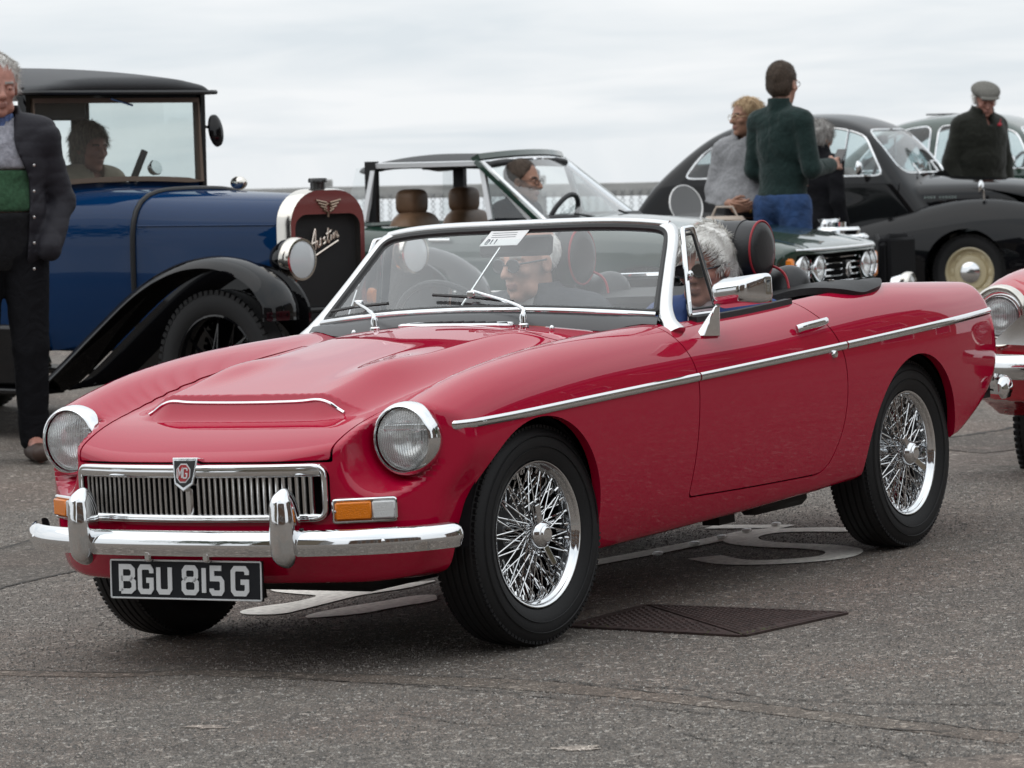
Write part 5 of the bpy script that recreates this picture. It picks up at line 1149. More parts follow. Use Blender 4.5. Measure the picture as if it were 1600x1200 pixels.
sgr = lambda V: np.where(V[:, 0] > -.3, sd_rrect(V[:, 1], V[:, 2], 0, .597, .655, .098, .02), 1); sh = clip(sh, lambda V: -sgr(V))
nrm = lambda V: np.where(V[:, 2] > .60, np.maximum(np.maximum(np.abs(V[:, 1])-.60, -1.25-V[:, 0]), .708-V[:, 2]), 1.)
bn = clip(sh, lambda V: nrm(V)+.003); sh = clip(sh, lambda V: .003-nrm(V)); put('body_shell', both(skirt(sh, .025)), green_paint, tc_); put('bonnet', both(bn), green_paint, tc_)
for x in (-.78, -3.32):
    for s in (1, -1): plain_wheel(tc_, x, s*.70, .315, .175, .20, rubber, steel, side=s)
MB().tube([(.165-.10*(y/.7)**4*.9, y, .720) for y in np.linspace(-.66, .66, 21)], .008, 8).build('bonnet_lip_trim', chrome, tc_)
gr = MB().add([(.06, -.66, .47), (.06, .66, .47), (.06, .66, .69), (.06, -.66, .69)], [(0, 1, 2, 3)]).build('grille', matt_black, tc_, smooth=False)
for z in (.49, .525, .56, .595, .63, .665): MB().tube([(.125-.05*(y/.6)**4, y, z) for y in np.linspace(-.65, .65, 13)], .0045, 6).build('grille_bar', chrome, gr)
MB().prism([(-.04, .05), (.04, .05), (.04, -.035), (0, -.055), (-.04, -.035)], -.03, -.006, 'yz', T=Matrix.Translation((.17, .02, .595))).build('badge', black, tc_); mb = MB(); mb.tube([tuple(Vector(q)+Vector((.17, 0, .03))) for q in [(-.004, -.015, .53), (-.004, -.02, .565), (-.004, 0, .59), (-.004, .03, .60), (-.004, .04, .585), (-.004, .03, .57), (-.004, .05, .545)]], .006, 6); mb.build('badge_emblem', chrome_dull, tc_)
for s in (1, -1):
    for y in (.395, .575): headlamp(tc_, (.145-.05*(y/.6)**4, s*y, .612), .082, fluted=False)
    MB().box((.05, s*.70, .60), (.10, .04, .15), bev=.012).build('indicator', amber, tc_)
MB().tube([(.20-.14*(y/.75)**4, y, .44) for y in np.linspace(-.78, .78, 25)], 1, prof=[(-.02, .035), (.025, .03), (.035, 0), (.025, -.035), (-.02, -.04)], up=(0, 0, 1)).build('front_bumper', chrome, tc_)
def swp(u, v): b = np.array([-1.27-.13*u*u, .66*u, .885-.015*u*u]); t = np.array([-1.80-.07*u*u, .575*u, 1.262-.018*u*u]); return b+(t-b)*v
scn = empty('windscreen', None); scn.parent = tc_
lp2 = [swp(u, 0) for u in np.linspace(-1, 1, 15)]+[swp(1, v) for v in (.25, .5, .75)]+[swp(u, 1) for u in np.linspace(1, -1, 15)]+[swp(-1, v) for v in (.75, .5, .25)]
MB().tube(lp2, .015, 8, True).build('windscreen_trim', chrome, scn)
V = [swp(-1+2*i/20, j/6) for i in range(21) for j in range(7)]; F = [(i*7+j, (i+1)*7+j, (i+1)*7+j+1, i*7+j+1) for i in range(20) for j in range(6)]; raw_mesh('windscreen_glass', np.array(V), np.array(F), glass('tc_glass', (.88, .93, .92), 1.3, .05, .02), scn)
for s in (1, -1): MB().tube([swp(s*1.06, -.1), swp(s*1.06, .5), swp(s*1.055, 1.02)], 1, prof=[(.05, .012), (-.028, .014), (-.028, -.014), (.05, -.012)], up=(.5, 0, .8)).build('screen_pillar', green_paint, scn)
MB().tube([swp(u, 1.06) for u in np.linspace(-1.04, 1.04, 15)], 1, prof=[(.03, .02), (-.03, .02), (-.03, -.014), (.03, -.014)], up=(-.4, 0, .9)).build('header_rail', green_paint, scn)
hd2 = SDF((-3.3, -.75, .85), (-1.75, .75, 1.40), .025)
def hoodtop(X, Y, Z):
    zt = 1.295-.03*((X+2.35)/.6)**2*np.where(X < -2.35, 4.0, .55)-.05*(Y/.62)**2; d = sd_rrect(X, Y, -2.255, 0, .465, .60, .12); return smax(smax(d, np.abs(Z-zt+.02)-.022, .02), d, .02)
hd2.F = hoodtop(*hd2.pts((slice(None),)*3)); hd2.build('soft_top', hood_m, tc_, relax=2)
white_panel = mat('pale_panel', (.74, .76, .77), .35)
for s in (1, -1):
    MB().add([(-2.62, s*.66, .91), (-2.735, s*.655, .91), (-2.69, s*.59, 1.22), (-2.59, s*.60, 1.235)], [(0, 1, 2, 3)]).build('quarter_window', glass('quarter_plastic', (.95, .97, .97), 1.2, .12, .03), tc_, smooth=False)
    for P_ in ([(-2.60, s*.665, .91), (-2.56, s*.60, 1.235)], [(-1.52, s*.665, .91), (-1.86, s*.60, 1.24), (-2.56, s*.60, 1.235)], [(-1.78, s*.66, .91), (-1.86, s*.60, 1.23)]): MB().tube(P_, 1, prof=[(.019, .014), (-.019, .014), (-.019, -.014), (.019, -.014)]).build('window_frame', mat('pale_metal', (.74, .75, .76), .4, .15), tc_)
    MB().add([(-1.55, s*.66, .92), (-1.77, s*.66, .92), (-1.85, s*.60, 1.22)], [(0, 1, 2)]).build('quarterlight_glass', glass('quarterlight_tint', (.5, .55, .55), 1.3, .12, .03), tc_, smooth=False)
    MB().box((-2.58, s*.60, 1.08), (.07, .05, .36)).build('roll_hoop', hood_m, tc_)
    for x, cz in ((-2.42, 0),):
        st = MB(); st.ell((x, s*.36, .74), (.10, .25, .22), 20, 14, sq=.6); st.ell((x+.30, s*.36, .56), (.34, .25, .10), 20, 14, sq=.6); so = st.build('seat', brown_leather, tc_)
        MB().ell((x-.02, s*.36, 1.015), (.072, .118, .078), 24, 16, sq=.55).build('headrest', brown_leather, so); MB().tube([(x-.02, s*.36, .88), (x-.02, s*.36, .98)], .012, 6).build('headrest_post', chrome, so)
    MB().tube([(-1.98, s*(surf_y(sf, -1.98, .80)+.02), .80), (-2.12, s*(surf_y(sf, -2.12, .80)+.02), .80)], .013, 8).build('door_handle', chrome, tc_)
    MB().tube([(x, s*(surf_y(sf, x, .50)+.001), .50) for x in np.linspace(-1.25, -2.9, 14)], .006, 6).build('side_trim', chrome_dull, tc_)
MB().ell((-1.83, .05, 1.165), (.02, .075, .03), 14, 10, sq=.6).build('interior_mirror', black, tc_); MB().box((-1.48, 0, .88), (.30, 1.25, .10), bev=.04).build('dashboard', vinyl, tc_)
T = Matrix.Translation((-1.48, -.36, .87)) @ Matrix.Rotation(math.radians(-65), 4, 'Y'); MB().tube([T @ Vector((.195*math.cos(a), .195*math.sin(a), 0)) for a in np.linspace(0, 2*math.pi, 32, endpoint=False)], .015, 8, True).build('steering_wheel', vinyl, tc_)
for y in (-.15, .35): MB().tube([swp(y/.6, -.02)+[.01, 0, .02], swp(y/.6-.4, .10)+[.02, 0, .02]], .007, 6).build('wiper', black, scn)
MB().box((-2.4, 0, .40), (1.8, 1.3, .05)).build('floor', tub_m, tc_)
# ------------------------------------------------------------------ rounded saloons (black one on the right and a green one beyond)
def saloon_f():
    zb = natspline([.1, 0, -.15, -.45, -.9, -1.4, -2.0, -3.0, -3.4, -3.65, -3.8], [.55, .70, .84, .945, .985, 1.0, .99, .98, .90, .72, .50]); wb = natspline([.1, 0, -.2, -.6, -1.2, -1.8, -2.6, -3.2, -3.6, -3.8], [.22, .30, .37, .43, .56, .64, .665, .60, .48, .34])
    zr = natspline([-1.1, -1.30, -1.45, -1.62, -1.80, -2.2, -2.65, -2.95, -3.2, -3.4, -3.6], [.70, .97, 1.15, 1.335, 1.435, 1.487, 1.45, 1.35, 1.17, .98, .72])
    def f(P):
        x, y, z = P[:, 0], np.abs(P[:, 1]), P[:, 2]
        hull = smax(y-wb(x)+np.maximum(.6-z, 0)**2*.3, z-zb(x)+y*y*.28, .16); hull = smax(hull, .25-z, .03); hull = smax(smax(hull, x+.02+y*y*.35-(z-.5)*0, .1), -3.72-x+y*y*.2, .1)
        cab = smax(z-zr(x)+y*y*.16, y-(.655-np.maximum(z-.95, 0)*.30), .20); cab = np.maximum(cab, .5-z)
        e = lambda c, r: (np.sqrt(((x-c[0])/r[0])**2+((y-c[1])/r[1])**2+((z-c[2])/r[2])**2)-1)*min(r)
        tail = e((-1.35, .60, .42), (.62, .13, .22))
        return smin(smin(hull, cab, .05), tail, .06)
    def wings(P):
        x, y, z = P[:, 0], np.abs(P[:, 1]), P[:, 2]
        e = lambda c, r: (np.sqrt(((x-c[0])/r[0])**2+((y-c[1])/r[1])**2+((z-c[2])/r[2])**2)-1)*min(r)
        a = np.maximum(smin(e((-.74, .60, .36), (.86, .175, .47)), e((-1.25, .61, .46), (.70, .13, .24)), .10), .22-z); b = np.maximum(e((-2.95, .60, .36), (.72, .165, .42)), .20-z)
        return np.maximum(np.minimum(a, b), .44-y)
    return f, wings
slf, wing_f = saloon_f(); fwm = fn_mesh(wing_f, (-2.1, .40, .15), (.25, .82, .90), .024); rwm = fn_mesh(wing_f, (-3.8, .40, .15), (-2.2, .82, .85), .024)
warch = lambda V: -np.minimum(arch(V[:, 0], V[:, 2], -.83, .30, .315), arch(V[:, 0], V[:, 2], -2.83, .28, .30)); fwm = clip(fwm, warch); rwm = clip(rwm, warch); sl_shell = capsule_shell(slf, -3.15, -.45, .62, 170, 120, 30)
side_w = [tuple(p)[:2] for p in rounded([(-1.50, 1.015, 0), (-1.675, 1.315, 0), (-1.86, 1.375, 0), (-2.36, 1.385, 0), (-2.38, 1.01, 0)], [.02, .04, .1, .03, .03], 4)]
rear_w = [tuple(p)[:2] for p in rounded([(-2.44, 1.01, 0), (-2.43, 1.385, 0), (-2.68, 1.36, 0), (-2.98, 1.20, 0), (-3.10, 1.01, 0)], [.03, .03, .12, .12, .03], 4)]
def saloon(mw, paint, label, wheel_m, extra):
    r = empty('rounded_saloon', mw, label, 'car'); sh = sl_shell
    sh = clip(sh, lambda V: -np.where(V[:, 1] > .35, np.minimum(arch(V[:, 0], V[:, 2], -.83, .30, .315), arch(V[:, 0], V[:, 2], -2.83, .28, .30)), 1))
    up = lambda V: V[:, 2] > .9
    sw_ = lambda V: np.where(up(V) & (V[:, 1] > .3), sd_poly(V[:, 0], V[:, 2], side_w), 1); rw_ = lambda V: np.where(up(V) & (V[:, 1] > .3), sd_poly(V[:, 0], V[:, 2], rear_w), 1)
    ww_ = lambda V: np.where(up(V) & (V[:, 0] > -1.85) & (V[:, 0] < -1.2), sd_rrect(V[:, 1], V[:, 2], 0, 1.195, .515-(V[:, 2]-1.05)*.22, .165, .09), 1); bw_ = lambda V: np.where(up(V) & (V[:, 0] < -2.8), sd_rrect(V[:, 1], V[:, 2], 0, 1.225, .40, .105, .08), 1)
    gm = glass('saloon_glass', (.78, .86, .87), 1.3, .06, .02)
    for nm, fn in (('door_glass', sw_), ('side_glass', rw_), ('windscreen', ww_), ('rear_window', bw_)):
        g = inset(clip(sh, fn), .006)
        if nm in ('door_glass', 'side_glass'):
            for k in (g, mirror(g)): o = put(nm, k, gm, r); trim_along('window_trim', k, .009, chrome, o)
        else: gb = both(g); o = put(nm, gb, gm, r); trim_along('window_trim', gb, .010, chrome, o)
        sh = clip(sh, lambda V, fn=fn: -fn(V))
    # panel gaps
    dpoly = [tuple(p)[:2] for p in rounded([(-1.37, 1.0, 0), (-1.40, .60, 0), (-1.46, .34, 0), (-2.40, .32, 0), (-2.41, 1.0, 0)], [.01, .1, .05, .08, .01], 4)]
    dl = lambda V: np.where((V[:, 1] > .3) & (V[:, 2] < 1.0), np.abs(sd_poly(V[:, 0], V[:, 2], dpoly))-.004, 1)
    sh = clip(sh, lambda V: -dl(V)); bl = lambda V: np.where((V[:, 2] > .5) & (V[:, 0] > -1.2) & (V[:, 0] < -.1), np.abs(V[:, 1]-.36+V[:, 0]*.10)-.004, 1); sh = clip(sh, lambda V: -bl(V))
    put('body_shell', both(skirt(sh, .02)), paint, r)
    for nm, k in (('front_wing', fwm), ('rear_wing', rwm)): put(nm, k, paint, r); put(nm, mirror(k), paint, r)
    MB().box((-1.9, 0, .40), (2.4, 1.0, .10)).build('floor', tub_m, r)
    for x in (-.83, -2.83):
        for s in (1, -1): plain_wheel(r, x, s*.60, .288, .13, .185, rubber, wheel_m, cap=chrome, side=s)
    for s in (1, -1):
        MB().box((-2.15, s*.30, .82), (.13, .44, .50), bev=.06).build('seat', extra[1], r)
        headlamp(r, (-.10, s*.60, .66), .088, fluted=False); MB().tube([(-1.84, s*.595, 1.03), (-1.80, s*.535, 1.36)], .009, 6).build('quarterlight_post', chrome, r)
        mb = MB(); mb.tube([(-.72, s*.62, .79), (-.72, s*.64, .90)], .007, 6); mb.ell((-.72, s*.62, .80), (.02, .02, .012), 10, 6); mo = mb.build('wing_mirror', chrome, r); MB().lathe([(0, .018), (.035, .012), (.052, 0), (.054, -.006), (0, -.008)], 20, T=Matrix.Translation((-.735, s*.645, .915)) @ Matrix.Rotation(math.pi/2, 4, 'Y')).build('mirror_head', chrome, mo)
        mb = MB(); mb.tube([(-1.66, s*.64, 1.03), (-1.64, s*.70, 1.05)], .008, 6); mo = mb.build('door_mirror', chrome, r); MB().lathe([(0, .03), (.035, .022), (.055, 0), (.056, -.006), (0, -.008)], 20, T=Matrix.Translation((-1.66, s*.72, 1.075)) @ Matrix.Rotation(math.pi/2, 4, 'Y')).build('mirror_head', chrome, mo)
        P = [(x, s*(surf_y(slf, x, .80)+.003), .80) for x in (-1.02, -1.10, -1.18)]
    MB().tube([(-.05-.4*(y/.75)**2, y, .36) for y in np.linspace(-.72, .72, 21)], 1, prof=[(-.02, .05), (.02, .04), (.03, 0), (.02, -.04), (-.02, -.05)], up=(0, 0, 1)).build('front_bumper', chrome, r); MB().tube([(-3.74+.3*(y/.75)**2, y, .40) for y in np.linspace(-.70, .70, 21)], 1, prof=[(.02, .05), (-.02, .04), (-.03, 0), (-.02, -.04), (.02, -.05)], up=(0, 0, 1)).build('rear_bumper', chrome, r)
    for y in (-.30, .12): z0 = surf_z(slf, -1.33, abs(y), .6, 1.3); MB().tube([(-1.32, y, z0+.02), (-1.42, y+.12, z0+.10), (-1.46, y+.34, z0+.10)], .008, 6).build('wiper', chrome, r)
    T = Matrix.Translation((-1.78, -.30, .98)) @ Matrix.Rotation(math.radians(-60), 4, 'Y'); MB().tube([T @ Vector((.19*math.cos(a), .19*math.sin(a), 0)) for a in np.linspace(0, 2*math.pi, 28, endpoint=False)], .013, 8, True).build('steering_wheel', black, r); MB().ell((-1.72, 0, 1.28), (.02, .10, .035), 14, 8, sq=.6).build('interior_mirror', black, r)
    MB().box((-1.50, 0, .97), (.22, 1.0, .06), bev=.02).build('dashboard', black, r)
    return r
bs = saloon(bgm(4.44, 27.8, math.radians(25), .115), black_paint, 'shiny black rounded two door saloon with cream wheels behind the couple', mat('cream_wheel', (.55, .47, .30), .35, coat=.5), (0, brown_leather))
mb = MB()
for k, w in enumerate((.03, .02, .03, .03, .02, .03, 0, .02, .02, .02, .02)):
    x0 = -1.06-k*.0; 
    if w: x = -.98-k*.022; y = -(surf_y(slf, x, .845)+.002); mb.box((x, y, .845), (.015, .006, .018))
mb.build('model_badge', chrome, bs)
MB().box((-2.95, .05, 1.0), (.30, .42, .12), bev=.05).build('parcel', mat('red_cloth', (.28, .02, .035), .9), bs)
gs = saloon(bgm(6.05, 31.2, math.radians(25), .12), green_paint, 'dark green rounded saloon parked behind the man in the flat cap', steel, (0, dark_in))
MB().box((-2.50, .0, 1.482), (.24, .20, .014), bev=.005).build('roof_vent', black, gs)
# ------------------------------------------------------------------ red car entering on the right
rc = empty('coupe', bgm(2.365, 14.22, math.radians(113.5), -.02), 'bright red car with chrome ringed headlight, cut off by the right edge', 'car')
rc_red = mat('second_red_paint', (.42, .006, .02), .45, 0, 1.0, spec=0); rc_red.node_tree.nodes['Principled BSDF'].inputs['Coat IOR'].default_value = 1.7
def rc_f():
    zt = natspline([.2, .05, -.15, -.5, -1.0, -1.4, -2.0, -3.0, -3.6, -3.8], [.60, .72, .80, .865, .90, .92, .92, .90, .82, .7]); wp = natspline([.2, 0, -.3, -1, -2.5, -3.5, -3.9], [.58, .68, .735, .76, .76, .70, .60])
    def f(P):
        x, y, z = P[:, 0], np.abs(P[:, 1]), P[:, 2]; c = natspline([.15, 0, -.15, -.4, -1.0, -2.0, -3.8], [.68, .79, .845, .885, .905, .91, .84])(x)
        top = smax(zt(x)-y*y*.18, c-(y-.56)**2/.26, .05); g = smax(z-top, y-wp(x)+np.where(z < .6, (z-.6)**2*.5, (z-.6)**2*.5), .12); g = smax(g, x-.06+.16*(y/.6)**4+np.maximum(.55-z, 0)**2*1.2, .06); g = smax(g, -3.8-x, .1); g = smax(g, .22+.17*sst(-.9, -.2, x)-z, .04)
        r = np.hypot(y-.545, z-.725); return smax(g, -np.maximum(r-.105-.1*np.maximum(x+.10, 0), -.10-x), .012)
    return f
rcf = rc_f(); sh = capsule_shell(rcf, -3.3, -.35, .5, 110, 100, 50); sh = clip(sh, lambda V: -np.where(V[:, 1] > .38, np.minimum(arch(V[:, 0], V[:, 2], -.90, .30, .34), arch(V[:, 0], V[:, 2], -2.9, .30, .34)), 1)); sh = clip(sh, lambda V: np.where((V[:, 0] > -.3) & (V[:, 2] > .55), .085-np.hypot(V[:, 1]-.545, V[:, 2]-.725), -1))
sh = clip(sh, lambda V: -np.where(V[:, 2] > .75, sd_rrect(V[:, 0], V[:, 1], -2.1, 0, .65, .55, .1), 1)); gg = lambda V: np.where((V[:, 2] > .70) & (V[:, 0] > -1.3), np.abs(sd_rrect(V[:, 0], V[:, 1], -.70, 0, .56, .42, .12))-.003, 1); sh = clip(sh, lambda V: -gg(V))
put('body_shell', both(skirt(sh, .02)), rc_red, rc)
for s in (1, -1):
    headlamp(rc, (-.055, s*.545, .725), .086)
    MB().lathe([(.088, .0), (.094, .02), (.106, .03), (.114, .018), (.114, -.03)], 40, T=Matrix.Translation((-.05, s*.545, .725)) @ Matrix.Rotation(math.pi/2, 4, 'Y') @ Matrix.Diagonal((1.08, 1, 1, 1))).build('lamp_surround', nickel, rc)
    MB().add([(.03, s*.50, .62), (-.02, s*.58, .615), (.075, s*.30, .70), (.078, s*.28, .615), (.07, s*.42, .74)], [(0, 1, 4), (0, 4, 2), (0, 2, 3)]).build('grille_wing', chrome_dull, rc)
    for x in (-.90, -2.9): plain_wheel(rc, x, s*.575, .30, .165, .20, rubber, steel, side=s)
MB().tube([(.12-.20*(y/.74)**4, y, .535) for y in np.linspace(-.73, .73, 25)], 1, prof=[(-.01, .05), (.02, .045), (.035, .02), (.036, -.02), (.02, -.045), (-.01, -.05)], up=(0, 0, 1)).build('front_bumper', chrome, rc, sharp=50)
MB().box((.05, 0, .66), (.04, .80, .12), bev=.03).build('grille', matt_black, rc); MB().box((-2.1, 0, .35), (1.3, 1.0, .05)).build('floor', tub_m, rc)
lpp = [(-1.20, -.55, .91), (-1.20, .55, .91), (-1.5, .50, 1.22), (-1.5, -.50, 1.22)]; o = MB().tube(rounded(lpp, .06, 4), .014, 8, True).build('windscreen', chrome, rc); MB().add(lpp, [(0, 1, 2, 3)]).build('windscreen_glass', side_g, o, smooth=False)
# ------------------------------------------------------------------ stripped special with bare engine
sx = empty('special', bgm(2.50, 23.6, math.radians(25), -.07), 'stripped vintage special with bare chrome engine, black radiator frame and aero screen', 'car')
alu = mat('cast_alloy', (.55, .56, .58), .3, 1, bump=.3, bscale=60)
for s in (1, -1): MB().box((-1.3, s*.36, .42), (3.0, .06, .12)).build('chassis_rail', black, sx)
mb = MB(); mb.box((-.05, 0, .62), (.09, .50, .46), bev=.02); mb.tube([(-.05, -.26, .42), (-.05, -.27, .80), (-.05, -.15, .855), (-.05, .15, .855), (-.05, .27, .80), (-.05, .26, .42)], .022, 8); mb.build('radiator', matt_black, sx)
mb = MB(); mb.box((-.62, 0, .62), (.62, .36, .34), bev=.03)
for s in (1, -1): mb.box((-.62, s*.20, .76), (.60, .14, .13), T=None, bev=.03)
en = mb.build('engine', mat('engine_dark', (.04, .04, .042), .4, .7), sx)
for s in (1, -1):
    MB().box((-.62, s*.23, .845), (.58, .12, .05), bev=.02).build('rocker_cover', chrome, en)
    for x in (-.50, -.74): mb = MB(); mb.lathe([(.05, .0), (.05, .03), (.035, .035), (.03, .07), (.045, .09), (.05, .10), (.0, .105)], 18, o=(x, s*.07, .87)); mb.build('carburettor', chrome, en)
    if s > 0: continue
    headlamp(sx, (.18, s*.42, .56), .085, nickel, fluted=False); MB().tube([(.13, s*.42, .48), (.05, s*.36, .42)], .016, 8).build('lamp_bracket', chrome, sx); MB().lathe([(.085, -.03), (.06, -.10), (0, -.13)], 20, T=Matrix.Translation((.17, s*.42, .56)) @ Matrix.Rotation(math.pi/2, 4, 'Y')).build('lamp_bowl', chrome, sx)
for s in (1, -1):
    for x in (-.85, -2.9): plain_wheel(sx, x, s*.62, .34, .11, .23, rubber, chrome_dull, 30, .05, side=s)
MB().lathe([(0, .11), (.06, .11), (.078, .09), (.08, -.06), (.06, -.08), (0, -.08)], 24, o=(-.22, -.30, .60), ax=(1, -.3, 0)).build('dynamo', alu, en); mb = MB(); mb.lathe([(.0, .02), (.13, .02), (.14, .0), (.13, -.03), (0, -.03)], 24, o=(-.42, -.05, .90)); mb.lathe([(.05, .02), (.05, .05), (0, .05)], 16, o=(-.42, -.05, .90)); mb.build('air_cleaner', chrome, en)
MB().tube([(-.15, -.10, .86), (-.10, -.16, .80), (-.12, -.22, .66), (-.2, -.26, .6)], .018, 8).build('hose', rubber, en); MB().tube([(.22, -.45, .44), (.22, .45, .44)], .024, 8).build('dumb_iron_bar', chrome, sx)
for P in ([(-.3, -.2, .84), (-.2, -.3, .78), (-.14, -.25, .6)], [(-.45, -.3, .82), (-.3, -.34, .7), (-.2, -.3, .5)], [(-.12, -.27, .8), (-.08, -.30, .7), (-.12, -.27, .55)]): MB().tube(spline_pts(P, 5), .008, 6).build('cable', steel, en)
scu = SDF((-2.4, -.55, .4), (-1.1, .55, 1.05), .025); scu.F = (lambda X, Y, Z: smax(smax(np.abs(Y)-.42-.05*sst(-1.2, -1.8, X), Z-.84+Y*Y*.4-.06*(X+1.2), .12), np.maximum(np.maximum(X+1.22, -1.75-X), .45-Z), .03))(*scu.pts((slice(None),)*3)); scu.build('scuttle', mat('grey_primer', (.13, .135, .14), .5, coat=.4), sx, relax=2)
T = Matrix.Translation((-1.40, -.20, 1.07)) @ Matrix.Rotation(math.radians(-42), 4, 'Z') @ Matrix.Rotation(math.radians(72), 4, 'Y'); o = MB().tube([T @ Vector((.135*math.cos(a), .115*math.sin(a), 0)) for a in np.linspace(0, 2*math.pi, 36, endpoint=False)], .005, 6, True).build('aero_screen', chrome_dull, sx); MB().add([T @ Vector((.135*math.cos(a), .115*math.sin(a), 0)) for a in np.linspace(0, 2*math.pi, 36, endpoint=False)], [tuple(range(36))]).build('aero_glass', glass('aero_glass', (.88, .91, .92), 1.3, .04, .04), o, smooth=False)
# ------------------------------------------------------------------ sea front fence with chain link
fe = empty('fence', bgm(0, 32.5, 0), 'weathered timber rail fence with chain link mesh along the sea front', 'fence')
wood = mat('weathered_timber', (.40, .40, .39), .85, bump=.5, bscale=30, var=.25, vscale=14, stretch=(.3, 1, 1))
xs = np.arange(-9, 10, 1.86); hgt = [.90+rng.normal(0, .012) for _ in xs]
for i, x in enumerate(xs):
    MB().box((x, .05, .48), (.11, .11, 1.02), bev=.01).build('post', wood, fe)
    if i < len(xs)-1: MB().box((x+.93, 0, .87+rng.normal(0, .008)), (1.85, .05, .115), bev=.008, T=Matrix.Rotation(rng.normal(0, .002), 4, 'Y')).build('rail', wood, fe)
mb = MB(); wire = mat('galvanised_wire', (.36, .37, .38), .45, .6); sp_ = .075
for k in range(int(5.0/sp_)):
    x = -2.6+k*sp_
    for q in (1, -1): mb.tube([(x+(sp_/2 if (j+(q > 0)) % 2 else 0), -.03+.004*q, .06+j*sp_*.62) for j in range(18)], .0042, 3)
ch = mb.build('chain_link', wire, fe); ch['kind'] = 'stuff'
# ------------------------------------------------------------------ people
def skin(name, col): return mat(name, col, .48, spec=.4, var=.22, vscale=22, bump=.35, bscale=55)
skin_a = skin('skin_ruddy', (.42, .20, .155)); skin_b = skin('skin_fair', (.46, .25, .185)); skin_c = skin('skin_tan', (.36, .19, .13))
lip_m = mat('lip', (.36, .17, .14), .45); brow_g = mat('brow_grey', (.30, .27, .25), .8); brow_d = mat('brow_dark', (.06, .04, .03), .8); eye_w = mat('eye_white', (.62, .60, .58), .2); eye_d = mat('eye_iris', (.03, .025, .02), .15)
def rotm(yaw=0, pit=0, rol=0): return np.array((Matrix.Rotation(yaw, 3, 'Z') @ Matrix.Rotation(-pit, 3, 'Y') @ Matrix.Rotation(rol, 3, 'X')))
def fibres(name, c1, c2, sc=(60, 60, 60), rough=.6):
    """hair or knit: colour streaked by stretched noise"""
    if name in MATS: return MATS[name]
    m = mat(name, c1, rough, spec=.3); n = m.node_tree; b = n.nodes['Principled BSDF']; t = n.nodes.new('ShaderNodeTexCoord'); mp = n.nodes.new('ShaderNodeMapping'); mp.inputs['Scale'].default_value = sc; n.links.new(t.outputs['Object'], mp.inputs[0])
    z = n.nodes.new('ShaderNodeTexNoise'); z.inputs['Scale'].default_value = 1; z.inputs['Detail'].default_value = 5; n.links.new(mp.outputs[0], z.inputs['Vector']); r = n.nodes.new('ShaderNodeValToRGB'); r.color_ramp.elements[0].position = .35; r.color_ramp.elements[1].position = .65
    r.color_ramp.elements[0].color = (*c1, 1); r.color_ramp.elements[1].color = (*c2, 1); n.links.new(z.outputs[0], r.inputs[0]); n.links.new(r.outputs[0], b.inputs['Base Color'])
    bm = n.nodes.new('ShaderNodeBump'); bm.inputs['Strength'].default_value = .6; bm.inputs['Distance'].default_value = .006; n.links.new(z.outputs[0], bm.inputs['Height']); n.links.new(bm.outputs[0], b.inputs['Normal']); return m
